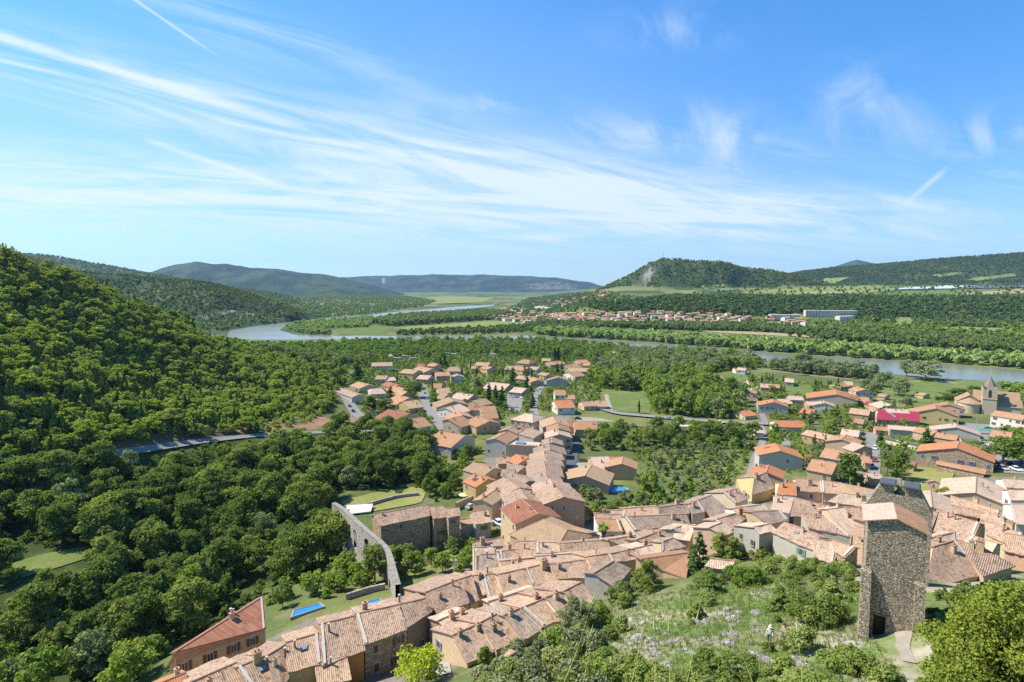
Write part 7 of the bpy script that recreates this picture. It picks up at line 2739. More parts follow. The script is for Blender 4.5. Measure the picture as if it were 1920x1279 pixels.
# ---- the ravine wood ----------------------------------------------------------
X, Y, Z, rs = scatter(RAV_PX, 6.6, 41)
pxr, pyr = project(X, Y, Z)
keep = ~in_poly(pxr, pyr, [(640, 1060), (560, 1100), (500, 1120), (560, 1180), (640, 1180), (760, 1100), (740, 1060)]) & (Y < 330)
X, Y, Z, pxr, pyr = X[keep], Y[keep], Z[keep], pxr[keep], pyr[keep]
H = rs.uniform(5.0, 13.5, len(X))
for i in range(len(X)):
    lab = ('dense dark green tree in the ravine wood at the lower left', 'trees in the lower ravine wood') if pyr[i] > 1000 else ('leafy green tree of the ravine wood below the valley road', 'trees of the ravine wood below the road')
    # keep the road and the little meadow in sight over the lower crowns
    if 290 < pxr[i] < 640 and (vr.random() < 0.8):
        rd = np.interp(pxr[i], [205, 330, 480, 620, 640], [858, 840, 822, 814, 813])
        H[i] = min(H[i], (pyr[i] - rd - 3) * Y[i] / F * 0.95)
    if 10 < pxr[i] < 195 and 1060 < pyr[i] < 1200:
        H[i] = min(H[i], (pyr[i] - 1058) * Y[i] / F)
    if H[i] < 1.4:
        continue
    if H[i] < 4:
        plant('bush', X[i], Y[i], H[i], 'low bush at the upper edge of the ravine wood', 'bushes of the ravine edge', rs=vr)
        continue
    low = pyr[i] > 1000
    u = vr.random()
    if u < 0.70:
        plant('broad', X[i], Y[i], H[i], lab[0], lab[1], w=H[i] * vr.uniform(0.75, 1.0), rs=vr)
    elif u < 0.86:
        plant('garden', X[i], Y[i], H[i] * 0.85, 'lighter yellow green tree in the ravine wood', 'lighter trees of the ravine wood', w=H[i] * vr.uniform(0.65, 0.9), rs=vr)
    elif u < 0.94:
        plant('pine', X[i], Y[i], H[i] * 1.1, 'dark conifer rising out of the ravine wood', 'conifers of the ravine wood', w=H[i] * 0.5, rs=vr)
    else:
        plant('willow', X[i], Y[i], H[i] * 0.9, 'pale grey green tree in the ravine wood', 'pale trees of the ravine wood', w=H[i] * 0.7, rs=vr)
X, Y, Z, rs = scatter(RAV_PX, 4.2, 42)
H = rs.uniform(1.0, 3.2, len(X))
mass('ravine_undergrowth', X, Y, H, [(crown_arrays(1020 + q, 2.4, 3.8, 0, 8, 110, 0.55, 'dome'), 2.4) for q in range(3)], L_BROAD, 8)

# ---- gardens between ravine and village -----------------------------------------
def grove(poly, spacing, seed, kinds, hr, label, group, parts=None, wr=(0.8, 1.1), gaps=True):
    X, Y, Z, rs = scatter(poly, spacing, seed, gaps=gaps)
    for i in range(len(X)):
        k = kinds[rs.randint(len(kinds))]
        lo, hi = hr[k] if isinstance(hr, dict) else hr
        h = rs.uniform(lo, hi)
        lab = label.get(k) if isinstance(label, dict) else label
        gp = group + (' ' + K[k].cat + 's' if len(set(kinds)) > 1 else '')
        plant(k, X[i], Y[i], h, lab, f'{K[k].name.replace("_", " ")}s {group}', w=h * K[k].w / K[k].h * rs.uniform(*wr), rs=vr, parts=parts)


HG = {'garden': (3.5, 6), 'bush': (1.2, 2.6), 'olive': (3, 4.5), 'broad': (7, 10), 'willow': (9, 13), 'oak': (4, 7), 'shrub': (1, 2.4), 'greyshrub': (1, 2), 'pine': (6, 11)}
grove([(720, 1040), (800, 1060), (880, 1010), (900, 1030), (885, 1085), (820, 1085), (760, 1105), (745, 1085)], 4.4, 51, ['garden', 'garden', 'bush', 'olive'], HG,
      {'garden': 'green fruit tree in the ravine gardens below the stone range', 'bush': 'low bush in the ravine gardens below the stone range', 'olive': 'grey green olive in the ravine gardens below the stone range'}, 'in the ravine gardens')
grove([(630, 1060), (700, 1060), (735, 1100), (640, 1120), (560, 1160), (510, 1165), (505, 1130), (580, 1100)], 3.6, 52, ['garden', 'bush', 'bush'], HG,
      {'garden': 'green fruit tree in the terraces around the blue pools', 'bush': 'low bush in the terraces around the blue pools'}, 'around the blue pools')
grove([(790, 850), (860, 830), (900, 850), (880, 880), (860, 920), (850, 945), (800, 940), (790, 915)], 5.0, 53, ['garden', 'broad', 'bush'], {**HG, 'broad': (6, 9)},
      {'garden': 'leafy tree on the bank below the big grey house', 'broad': 'tall leafy tree on the bank below the big grey house', 'bush': 'bush on the bank below the big grey house'}, 'below the big grey house')
grove([(960, 985), (995, 1000), (1000, 1012), (940, 1006), (925, 996)], 3.2, 54, ['bush', 'shrub'], HG, {'bush': 'leafy bush under the bare gabled house', 'shrub': 'pale shrub under the bare gabled house'}, 'under the bare gabled house')

grove([(1440, 692), (1540, 690), (1640, 702), (1650, 710), (1560, 706), (1460, 700)], 7.0, 56, ['willow'], (8, 13), 'tall silver willow screening the river near the footpath', 'screening the river')
grove([(1085, 918), (1130, 932), (1200, 938), (1260, 945), (1240, 962), (1180, 975), (1110, 980), (1092, 955)], 5.2, 55, ['garden', 'bush', 'olive', 'garden'], HG,
      {'garden': 'leafy garden tree between the oval pool and the village roofs', 'bush': 'bush between the oval pool and the village roofs', 'olive': 'pale olive between the oval pool and the village roofs'}, 'below the oval pool')
# ---- the estate: garden trees, hedges -----------------------------------------
EST = [(650, 692), (760, 672), (900, 668), (1130, 660), (1135, 720), (1120, 760), (1090, 775), (1030, 775), (960, 775), (935, 800), (880, 825), (800, 812), (760, 806), (700, 800), (672, 765), (660, 735)]
X, Y, Z, rs = scatter(EST, 10.5, 61)
for i in range(len(X)):
    k = ('garden', 'garden', 'garden', 'broad', 'olive')[rs.randint(5)]
    if False:
        k = 'olive'
    h = {'garden': rs.uniform(2.8, 5.2), 'broad': rs.uniform(4.5, 7), 'olive': rs.uniform(2.6, 4.2)}[k]
    plant(k, X[i], Y[i], h, {'garden': 'small green garden tree between the estate houses', 'broad': 'larger leafy tree between the estate houses', 'olive': 'silvery olive between the estate houses'}[k],
          {'garden': 'garden trees of the estate', 'broad': 'leafy trees of the estate', 'olive': 'olives of the estate'}[k], w=h * K[k].w / K[k].h * rs.uniform(0.75, 1.05), rs=vr)
X, Y, Z, rs = scatter(EST, 4.4, 62)
H = rs.uniform(0.8, 2.6, len(X))
mass('garden_shrubbery', X, Y, H, [(crown_arrays(1100 + q, 2.4, 3.4, 0, 8, 70, 0.62, 'dome'), 2.4) for q in range(4)], L_GARD, 9)

CY = 'slim dark cypresses of the estate'
for px, py, hpx, lab in ((811, 737, 24, 'tall slim cypress at the end of the estate street'), (866, 706, 19, 'slim cypress beside the small white gabled house'), (894, 707, 22, 'slim cypress between the garden trees of the estate'),
                         (745, 718, 18, 'slim dark cypress left of the stepped bungalow'), (943, 707, 18, 'cypress left in the middle cypress group'), (936, 703, 12, 'short cypress of the middle cypress group'),
                         (984, 702, 20, 'cypress in front of the beige terrace houses'), (997, 708, 18, 'cypress right of the terrace cypress'), (963, 668, 12, 'cypress above the beige terrace'), (978, 669, 13, 'cypress left of the hipped orange house'),
                         (1001, 668, 20, 'tall cypress behind the hipped orange house'), (1010, 664, 18, 'cypress right of the tall one behind the hipped house'), (866, 665, 9, 'small cypress by the campsite'), (882, 692, 14, 'cypress beside the hidden red roof'),
                         (1198, 775, 26, 'lone cypress on the roadside by the meadow'), (1558, 725, 12, 'short slim cypress above the huge orange roof'), (1571, 730, 22, 'tall slim cypress above the huge orange roof'), (1154, 661, 12, 'slim cypress beside the lone pink house'),
                         (830, 712, 10, 'small cypress beside the pink walled house'), (952, 700, 12, 'narrow cypress right of the middle group'), (990, 712, 16, 'dark cypress beside the big cedar')):
    x, y, z = hit(px, py, 0)
    h = hpx / F * math.hypot(y, CZ - z) * 1.03
    plant('cypress', x, y, h, lab, CY, w=max(1.6, h * 0.19), parts=True, rs=vr)
for px, py, hpx, wpx, lab in ((1040, 676, 24, 9, 'left one of the two broad dark cypresses'), (1047, 676, 25, 9, 'right one of the two broad dark cypresses')):
    x, y, z = hit(px, py, 0)
    s = math.hypot(y, CZ - z) / F
    plant('cypress', x, y, hpx * s, lab, None, w=wpx * s, parts=True, rs=vr)
for px, py, hpx, wpx, k, lab in (
        (917, 757, 38, 11, 'cypress', 'very tall dark conifer left in the row of three by the car park'), (929, 760, 36, 16, 'pine', 'middle dark conifer of the row of three by the car park'), (942, 764, 38, 22, 'pine', 'broad right conifer of the row of three by the car park'),
        (962, 727, 36, 22, 'pine', 'big cedar like conifer in front of the large pale orange roof'), (987, 733, 30, 18, 'pine', 'dark conifer right of the big cedar'), (998, 765, 26, 20, 'pine', 'dark conifer at the lane below the car park'),
        (778, 746, 28, 34, 'broad', 'dark umbrella shaped pine in the middle of the estate'), (672, 712, 34, 26, 'pine', 'broad dark fir at the foot of the wooded hill'), (733, 744, 20, 16, 'pine', 'dark conifer behind the broad tan house'),
        (834, 690, 26, 14, 'pine', 'left dark fir beside the square hipped house'), (825, 689, 20, 12, 'pine', 'smaller dark fir left of its taller twin'), (896, 745, 18, 18, 'garden', 'round dark tree above the small cream house'),
        (815, 762, 24, 20, 'garden', 'round green tree at the kerb of the estate street'), (60, 912, 60, 70, 'broad', 'big tree hiding the valley road at the left border'), (110, 902, 56, 64, 'broad', 'second big tree hiding the valley road at the left'), (165, 893, 46, 56, 'broad', 'leafy tree where the valley road comes out of the wood'), (15, 915, 66, 70, 'pine', 'spreading dark conifer at the left border above the ravine'),
        (696, 775, 32, 30, 'broad', 'big round tree at the road bend below the estate'), (725, 782, 34, 34, 'broad', 'wide round tree beside the red roofed long house'),
        (1053, 702, 22, 12, 'pine', 'small conifer in front of the red orange roof'), (1044, 701, 20, 12, 'pine', 'left small conifer in front of the red orange roof'),
        (1310, 1078, 78, 46, 'pine', 'tall dark spruce at the foot of the village houses'), (703, 1092, 66, 56, 'broad', 'round leafy tree leaning on the aqueduct'),
        (1362, 1052, 52, 54, 'broad', 'leafy tree before the red tile hung gable'), (1590, 912, 58, 52, 'broad', 'big round dark green tree beside the tan house'), (620, 826, 34, 26, 'garden', 'bright green young tree at the edge of the valley road'),
        (1680, 900, 52, 44, 'broad', 'leafy green tree left of the yellow lawn'), (1663, 890, 44, 30, 'olive', 'blue grey tree left of the leafy one by the yellow lawn'), (1735, 850, 44, 34, 'pine', 'dark green conifer before the tall stone gable'), (1652, 838, 30, 18, 'pine', 'slim conifer on the dark road'),
        (1880, 872, 46, 84, 'broad', 'wide flat plane tree shading the church square'), (1915, 868, 42, 60, 'broad', 'second plane tree at the right border'), (1475, 802, 20, 14, 'pine', 'small spruce at the door of the long orange bungalow'),
        (1700, 940, 26, 44, 'garden', 'spreading bush below the yellow lawn'), (1765, 955, 40, 26, 'garden', 'yellow green bush left of the big pale gable'), (1220, 940, 56, 36, 'garden', 'dark green tree right of the oval pool'), (1175, 950, 32, 26, 'olive', 'pale grey tree under the oval pool'),
        (1352, 770, 24, 22, 'pine', 'dark pine group beside the tall meadow house'), (1366, 694, 22, 20, 'pine', 'dark tree left of the white meadow house'), (1505, 692, 30, 34, 'willow', 'silver willow on the near bank right of the grove'),
        (1590, 762, 18, 34, 'olive', 'blue grey round tree below the huge orange roof'), (1700, 765, 22, 28, 'olive', 'pale olive on the river meadow'), (1685, 742, 34, 36, 'willow', 'round silver tree in the river meadow'), (1655, 725, 28, 30, 'willow', 'grey tree left in the river meadow row'),
        (1735, 712, 36, 52, 'willow', 'large silver willow group on the river bank'), (1700, 706, 30, 24, 'willow', 'tall grey poplar left of the large willow group'), (1640, 742, 26, 30, 'willow', 'pale rounded willow at the meadow houses'),
        (1625, 735, 24, 26, 'willow', 'pale willow behind the meadow houses'), (1895, 752, 34, 60, 'garden', 'big yellow green tree behind the church'), (1920, 760, 24, 30, 'garden', 'yellow green tree at the border behind the church'), (1825, 745, 20, 30, 'broad', 'dark round tree left of the church'),
        (1795, 752, 22, 34, 'broad', 'dark bush like tree in the meadow left of the church'), (1770, 757, 20, 30, 'broad', 'dark tree beside the large yellow gable')):
    x, y, z = hit(px, py, 0)
    s = y / F * 1.08
    plant(k, x, y, hpx * s, lab, None, w=wpx * s, parts=True, rs=vr)

# ---- campsite and riverside belt ------------------------------------------------
CAMP = [(560, 652), (640, 646), (760, 642), (900, 640), (1000, 642), (1100, 648), (1180, 655), (1150, 676), (1060, 672), (940, 668), (760, 674), (650, 692), (560, 682), (480, 660)]
X, Y, Z, rs = scatter(CAMP, 10.0, 71)
H = rs.uniform(6, 12, len(X))
order = np.argsort(-app_size(X, Y, Z, H))
for n, i in enumerate(order[:190]):
    if n % 5 < 2:
        plant('willow', X[i], Y[i], H[i], 'pale willow in the campsite wood by the river', 'willows of the campsite wood', rs=vr)
    else:
        plant('broad' if n % 2 else 'garden', X[i], Y[i], H[i] * 0.9, 'green tree in the campsite wood by the river', 'trees of the campsite wood', rs=vr)
rest = order[190:]
mass('riverside_woods', X[rest], Y[rest], H[rest], [(crown_arrays(1200 + q, 11, 10, 0.8, 14, 150, 1.6, 'round'), 11.0) for q in range(4)], L_GARD, 11)
X, Y, Z, rs = scatter(CAMP, 7.0, 72)
mass('riverside_undergrowth', X, Y, rs.uniform(1.5, 4, len(X)), [(crown_arrays(1230 + q, 2.4, 3.6, 0, 6, 50, 0.8, 'dome'), 2.4) for q in range(3)], L_FARW, 12)

# ---- the grove in the middle ------------------------------------------------------
GRO = [(1115, 690), (1180, 668), (1290, 664), (1390, 676), (1440, 690), (1380, 694), (1335, 700), (1330, 720), (1390, 745), (1395, 770), (1370, 786), (1290, 782), (1225, 778), (1222, 755), (1205, 735), (1130, 732), (1105, 715)]
X, Y, Z, rs = scatter(GRO, 9.5, 81)
for i in range(len(X)):
    px, py = project(X[i], Y[i], Z[i])
    wl = py < 712
    k = 'willow' if (wl and rs.rand() < 0.7 or rs.rand() < 0.12) else 'garden'
    h = rs.uniform(9, 15)
    plant(k, X[i], Y[i], h, {'willow': 'silver grey willow in the grove below the river', 'garden': 'tall green tree in the grove by the bridge road'}[k], {'willow': 'willows of the middle grove', 'garden': 'green trees of the middle grove'}[k], w=h * rs.uniform(0.7, 0.95), rs=vr)
X, Y, Z, rs = scatter(GRO, 6.0, 82)
mass('grove_undergrowth', X, Y, rs.uniform(2, 5, len(X)), [(crown_arrays(1300 + q, 2.4, 3.4, 0, 8, 80, 0.62, 'dome'), 2.4) for q in range(3)], L_GARD, 13)

# ---- gardens and orchards in the middle right ---------------------------------------
ORC = [(1085, 812), (1180, 803), (1290, 808), (1400, 815), (1422, 826), (1405, 870), (1385, 905), (1330, 930), (1280, 945), (1210, 955), (1110, 975), (1090, 955), (1120, 930), (1190, 925), (1195, 880), (1180, 846), (1100, 850)]
X, Y, Z, rs = scatter(ORC, 6.6, 91)
for i in range(len(X)):
    px, py = project(X[i], Y[i], Z[i])
    big = py < 850
    k = ('broad' if rs.rand() < 0.4 else 'garden') if (big and rs.rand() < 0.5) else ('olive' if rs.rand() < 0.5 else 'bush')
    h = {'broad': rs.uniform(7, 10), 'garden': rs.uniform(6, 9), 'olive': rs.uniform(3.2, 5.2), 'bush': rs.uniform(1.4, 3)}[k]
    plant(k, X[i], Y[i], h, {'broad': 'leafy tree under the bridge road', 'garden': 'round leafy tree under the bridge road', 'olive': 'pale olive in the gardens right of the main street', 'bush': 'low bush in the gardens right of the main street'}[k],
          {'broad': 'leafy trees under the bridge road', 'garden': 'round trees under the bridge road', 'olive': 'olives of the middle gardens', 'bush': 'bushes of the middle gardens'}[k], w=h * K[k].w / K[k].h * rs.uniform(0.8, 1.1), rs=vr)
X, Y, Z, rs = scatter(ORC, 4.2, 92)
mass('orchard_shrubbery', X, Y, rs.uniform(0.6, 2.2, len(X)), [(crown_arrays(1400 + q, 2.4, 3.4, 0, 8, 80, 0.5, 'dome'), 2.4) for q in range(4)], L_GARD, 14)

RSUB = [(1400, 705), (1480, 715), (1560, 722), (1640, 735), (1640, 760), (1720, 765), (1720, 770), (1650, 780), (1720, 800), (1790, 830), (1760, 850), (1700, 850), (1690, 900), (1600, 915), (1560, 905), (1480, 890), (1430, 870), (1440, 820), (1430, 790)]
X, Y, Z, rs = scatter(RSUB, 8.0, 95)
for i in range(len(X)):
    k = ('bush', 'olive', 'pine', 'bush', 'garden')[rs.randint(5)]
    h = {'garden': rs.uniform(4, 7), 'olive': rs.uniform(3, 5), 'pine': rs.uniform(5, 8), 'bush': rs.uniform(1.5, 3.2)}[k]
    plant(k, X[i], Y[i], h, {'garden': 'round garden tree among the houses towards the church', 'olive': 'pale garden tree among the houses towards the church', 'pine': 'small dark conifer among the houses towards the church', 'bush': 'garden bush among the houses towards the church'}[k],
          K[k].name.replace('_', ' ') + 's towards the church', w=h * K[k].w / K[k].h * rs.uniform(0.8, 1.1), rs=vr)
X, Y, Z, rs = scatter(RSUB, 3.9, 96)
mass('garden_hedges', X, Y, rs.uniform(0.6, 2.6, len(X)), [(crown_arrays(1500 + q, 2.4, 3.2, 0, 8, 60, 0.55, 'dome'), 2.4) for q in range(4)], L_GARD, 15)
X, Y, Z, rs = scatter([(1860, 812), (1930, 815), (1930, 850), (1880, 846), (1866, 835)], 5.0, 97)
for i in range(len(X)):
    plant('bush', X[i], Y[i], rs.uniform(2, 4.5), 'dense bush around the small white house at the right', 'bushes at the right border', rs=vr)
X, Y, Z, rs = scatter([(1440, 690), (1540, 690), (1600, 702), (1640, 712), (1600, 712), (1500, 704), (1440, 696)], 8.5, 98)
for i in range(len(X)):
    plant('willow', X[i], Y[i], rs.uniform(8, 13), 'silver willow along the near river bank', 'willows along the near river bank', rs=vr)

# ---- far belts (woods that read as one mass) --------------------------------------------
def belt(name, poly, spacing, hr, lows, mat, seed, w=1.0):
    X, Y, Z, rs = scatter(poly, spacing, seed, gaps=True, check=False)
    if len(TOWN) and Y.size:
        for tx, ty in TOWN:
            m = (X - tx) ** 2 + (Y - ty) ** 2 > 8 ** 2
            X, Y = X[m], Y[m]
    H = rs.uniform(hr[0], hr[1], len(X))
    return mass(name, X, Y, H, lows, mat, seed, w)


LOW_R = dots(2000, 70, 11, 10)
LOW_RR = dots(2100, 34, 11, 10)
LOW_C = dots(2200, 40, 14, 6.5, 'cone')
LOW_T = dots(2300, 14, 9, 9)
belt('willow_woods', [(1000, 622), (1100, 624), (1200, 629), (1320, 636), (1400, 641), (1500, 650), (1600, 657), (1760, 668), (1950, 682), (1950, 694), (1760, 681), (1640, 673), (1540, 667), (1430, 659), (1330, 650), (1230, 642), (1130, 636), (1000, 628.5)], 9.0, (8, 14), LOW_R, L_FARW, 101)
belt('river_woods', [(1040, 609), (1180, 611), (1400, 613), (1600, 627), (1760, 634), (1950, 645), (1950, 668), (1760, 654), (1620, 645), (1450, 628), (1380, 624), (1120, 616)], 10.0, (8, 14), LOW_R, L_FAR, 102)
belt('pine_woods', [(1080, 572), (1180, 566), (1260, 559), (1420, 559.5), (1560, 560), (1700, 561), (1950, 560), (1950, 606), (1760, 606), (1640, 604), (1606, 596), (1500, 588), (1420, 592), (1340, 592), (1210, 586), (1130, 584)], 10.0, (10, 17), LOW_C, L_PINE, 103)
belt('mixed_woods', [(1080, 572), (1180, 566), (1260, 559), (1420, 559.5), (1560, 560), (1700, 561), (1950, 560), (1950, 616), (1700, 612), (1640, 606), (1606, 600), (1500, 590), (1420, 594), (1340, 594), (1210, 590), (1130, 586)], 12.0, (8, 13), LOW_RR, L_FAR, 104)
belt('peninsula_woods', [(535, 614), (560, 606), (640, 600), (700, 595), (700, 606), (690, 614), (620, 617), (618, 629), (560, 626)], 9.0, (5, 9), LOW_R, L_FARW, 105)
belt('peninsula_woods', [(690, 607), (740, 596), (830, 590), (905, 584), (960, 590), (920, 600), (830, 606), (740, 613)], 10.0, (9, 15), LOW_RR, L_FAR, 106)
belt('channel_woods', [(735, 629), (760, 624), (870, 620), (985, 614), (1020, 602), (1060, 606), (1130, 618), (1010, 622), (900, 627), (740, 629)], 10.5, (6, 11), LOW_R, L_FAR, 107)
belt('town_woods', [(900, 600), (960, 578), (990, 560), (1060, 552), (1130, 548), (1200, 560), (1100, 575), (1120, 590), (1350, 592), (1480, 602), (1500, 612), (1380, 612), (1180, 612), (1040, 609)], 22.0, (6, 11), LOW_RR, L_FAR, 108)
belt('bank_woods', [(500, 562), (620, 552), (760, 556), (820, 566), (780, 578), (680, 585), (560, 598), (520, 600)], 24.0, (7, 12), LOW_RR, L_FAR, 109)
belt('bank_woods', [(430, 622), (480, 606), (560, 598), (700, 585), (760, 579), (700, 588), (560, 600), (480, 609), (440, 619)], 13.0, (5, 9), LOW_RR, L_FAR, 110)
belt('terrace_woods', [(1600, 600), (1700, 604), (1950, 608), (1950, 640), (1760, 630), (1640, 622), (1530, 612), (1510, 604)], 17.0, (6, 12), LOW_RR, L_GARD, 111)
belt('bank_woods', [(360, 648), (430, 641), (480, 646), (640, 644), (640, 650), (560, 655), (480, 662), (400, 658)], 8.0, (3, 7), LOW_R, L_GARD, 112)
belt('bank_woods', [(320, 600), (400, 588), (560, 590), (560, 596), (440, 616), (420, 622), (330, 618)], 12.0, (5, 10), LOW_RR, L_FAR, 113)


def ridge_woods(name, rid, spacing, hr, lows, mat, seed, keep=1.0):
    k = RNAMES.index(rid) + 1
    m = GWHICH == k
    ii, jj = np.where(m)
    x0, x1, y0, y1 = GXX[m].min(), GXX[m].max(), GYY[m].min(), GYY[m].max()
    rs = np.random.RandomState(seed)
    d = RIDGES[rid][0]
    n = int((x1 - x0) * (min(y1, d + 60) - y0) / spacing ** 2)
    X = rs.uniform(x0, x1, n)
    Y = rs.uniform(y0, min(y1, d + 60), n)
    r = np.log((Y - Y0) / _a + 1) / math.log((YN - Y0) / _a + 1) * (NROW - 1)
    t = np.clip((X / (Y + 60.0) + T_MAX) / (2 * T_MAX) * (NCOL - 1), 0, NCOL - 1)
    ok = GWHICH[np.clip(np.round(r).astype(int), 0, NROW - 1), np.round(t).astype(int)] == k
    ok &= (fbm(X / 160, Y / 160, 4) + 0.5 + rs.uniform(-0.2, 0.2, n)) > (0.5 - keep * 0.25)
    X, Y = X[ok], Y[ok]
    px, py = project(X, Y, gz(X, Y))
    ok = (px > -60) & (px < 1980)
    for pl in ([(1188, 540), (1200, 512), (1215, 500), (1236, 497), (1236, 508), (1222, 516), (1218, 528), (1200, 545)], [(360, 592), (400, 580), (450, 583), (500, 592), (540, 602), (480, 612), (420, 616)],
               [(1500, 527), (1590, 519), (1600, 524), (1520, 533)], [(1740, 517), (1800, 511), (1805, 515), (1765, 521)], [(1810, 524), (1900, 514), (1910, 519), (1830, 528)], [(1308, 536), (1355, 533), (1362, 538), (1320, 543)],
               [(1385, 548), (1480, 541), (1640, 535), (1700, 543), (1930, 534), (1940, 558), (1420, 558)]):
        ok &= ~(in_poly(px, py, pl) & (rs.rand(len(px)) < 0.93))
    X, Y = X[ok], Y[ok]
    mass(name, X, Y, rs.uniform(hr[0], hr[1], len(X)), lows, mat, seed, zoff=-0.8)


ridge_woods('castle_hill_woods', 'castle', 11.0, (6, 11), LOW_T, L_HILL, 121)
ridge_woods('left_hill_woods', 'left_mid', 8.5, (4, 8), LOW_RR, L_HILL, 122)
ridge_woods('right_hill_woods', 'right', 15.0, (8, 13), LOW_T, L_HILL, 123)
ridge_woods('back_hill_woods', 'left_back', 20.0, (8, 13), LOW_T, L_HILL, 124, 0.6)
# hedgerow trees in the far fields
X, Y, Z, rs = scatter([(1300, 552), (1400, 540), (1640, 531), (1930, 531), (1930, 557), (1300, 560)], 60.0, 125, gaps=False, check=False, jitter=1.0)
mass('hedgerow_woods', X, Y, rs.uniform(6, 13, len(X)), LOW_RR, L_FAR, 126)
X, Y, Z, rs = scatter([(1300, 536), (1380, 528), (1480, 524), (1640, 528), (1930, 526), (1930, 531), (1640, 532), (1480, 531), (1380, 537), (1310, 544)], 26.0, 127, gaps=False, check=False)
mass('hedgerow_woods', X, Y, rs.uniform(6, 12, len(X)), LOW_RR, L_FAR, 128)

# ---- the near slope ----------------------------------------------------------------------
SLOPE = [(1120, 1150), (1180, 1120), (1270, 1110), (1330, 1090), (1440, 1070), (1520, 1065), (1600, 1080), (1625, 1130), (1620, 1190), (1690, 1250), (1700, 1330), (1300, 1400), (900, 1400), (880, 1290), (960, 1240), (1040, 1200)]
X, Y, Z, rs = scatter(SLOPE, 2.7, 131, check=True)
n = 0
for i in range(len(X)):
    px, py = project(X[i], Y[i], Z[i])
    thick = fbm(np.array([X[i] / 9.0]), np.array([Y[i] / 9.0]), 3)[0] + 0.5
    dense = 0.30 + 0.5 * (px < 1190) + 0.45 * (py > 1215) * (px < 1560) + 0.35 * (px > 1450) * (py < 1180) - 0.25 * (1190 < px < 1450) * (py < 1230)
    if rs.rand() > dense * (0.35 + 1.3 * max(0, thick - 0.3)) * 1.25:
        continue
    grey = px < 1160 and rs.rand() < 0.6
    k = 'greyshrub' if grey else 'shrub'
    h = rs.uniform(0.7, 2.3) * (1.35 if px < 1150 else 1.0)
    n += 1
    if n > 290:
        break
    plant(k, X[i], Y[i], h, {'greyshrub': 'silvery grey shrub on the slope below the lower row of roofs', 'shrub': 'green shrub on the rocky slope below the viewpoint' if px > 1250 else 'green shrub at the foot of the slope beside the lower roofs'}[k],
          {'greyshrub': 'grey shrubs on the slope', 'shrub': 'green shrubs on the rocky slope' if px > 1250 else 'green shrubs beside the lower roofs'}[k], w=h * rs.uniform(1.1, 1.6), parts=True, rs=vr)
X, Y, Z, rs = scatter([(1270, 1075), (1300, 1050), (1400, 1042), (1460, 1040), (1540, 1066), (1600, 1078), (1620, 1110), (1560, 1100), (1480, 1080), (1400, 1095), (1320, 1100)], 2.3, 133)
for i in range(len(X)):
    if rs.rand() < 0.62:
        plant('shrub', X[i], Y[i], rs.uniform(0.6, 1.9), 'green shrub along the foot of the village houses', 'shrubs along the foot of the village houses', w=rs.uniform(1.4, 3.0), rs=vr)
X, Y, Z, rs = scatter([(1745, 1125), (1930, 1075), (2500, 1060), (2600, 1500), (1760, 1500), (1745, 1260)], 2.4, 134)
X, Y = X[Y > 30], Y[Y > 30]
mass('slope_scrub', X, Y, rs.uniform(0.7, 2.2, len(X)), [(crown_arrays(1600 + q, 2.2, 3.2, 0, 22, 900, 0.22, 'clumpy'), 2.2) for q in range(4)], L_SHRUB, 135)
# the trees that show largest become things of their own, the small rest of each kind reads as one mass
REST_NAME = {'oak': 'hillside_woods', 'broad': 'ravine_woods', 'garden': 'garden_woods', 'pine': 'pine_thickets', 'olive': 'olive_orchards', 'willow': 'willow_thickets', 'bush': 'bushes_mass', 'shrub': 'scrub', 'greyshrub': 'grey_scrub'}
for kind, lst in PEND.items():
    k = K[kind]
    lst.sort(key=lambda t: -t[0])
    room = max(0, 296 - N_TREES.get(k.name, 0))
    for app, x, y, z, sx, sz, v, rz, label, group in lst[:room]:
        N_TREES[k.name] = N_TREES.get(k.name, 0) + 1
        if app > 30:
            rt = root(k.name, (x, y, z), label, k.cat, group, rz)
            rt.scale = (sx, sx, sz)
            ob('trunk', k.trunks[v], rt)
            ob('crown', k.crowns[v], rt)
        else:
            tag(ob(k.name, k.whole[v], None, (x, y, z), rz, (sx, sx, sz)), label, k.cat, group)
    rest = lst[room:]
    if rest:
        A = np.array([t[1:6] for t in rest])
        mass(REST_NAME[kind], A[:, 0], A[:, 1], A[:, 4] * k.h, [(V, k.h) for V in k.low], k.mat, 5)

# lime green shrub at the very bottom, palm, purple tree
def special(name, cat, mat, seed, px, py, hpx, wpx, label, kind='round', nl=26, nleaf=1600, size=0.3, base=0.5, at=None):
    x, y, z = at or hit(px, py, 0)
    s = y / F * 1.1
    h, w_ = hpx * s * 1.1, wpx * s
    rt = root(name, (x, y, z), label, cat)
    ob('crown', mesh_np('crown', *(lambda V: (V, np.arange(len(V)).reshape(-1, 4)))(crown_arrays(seed, h, w_, base, nl, nleaf, size, kind)), [mat]), rt)
    ob('trunk', trunk_builder(seed, h, w_, base, 0.12, kind).mesh('trunk', [BARK]), rt)


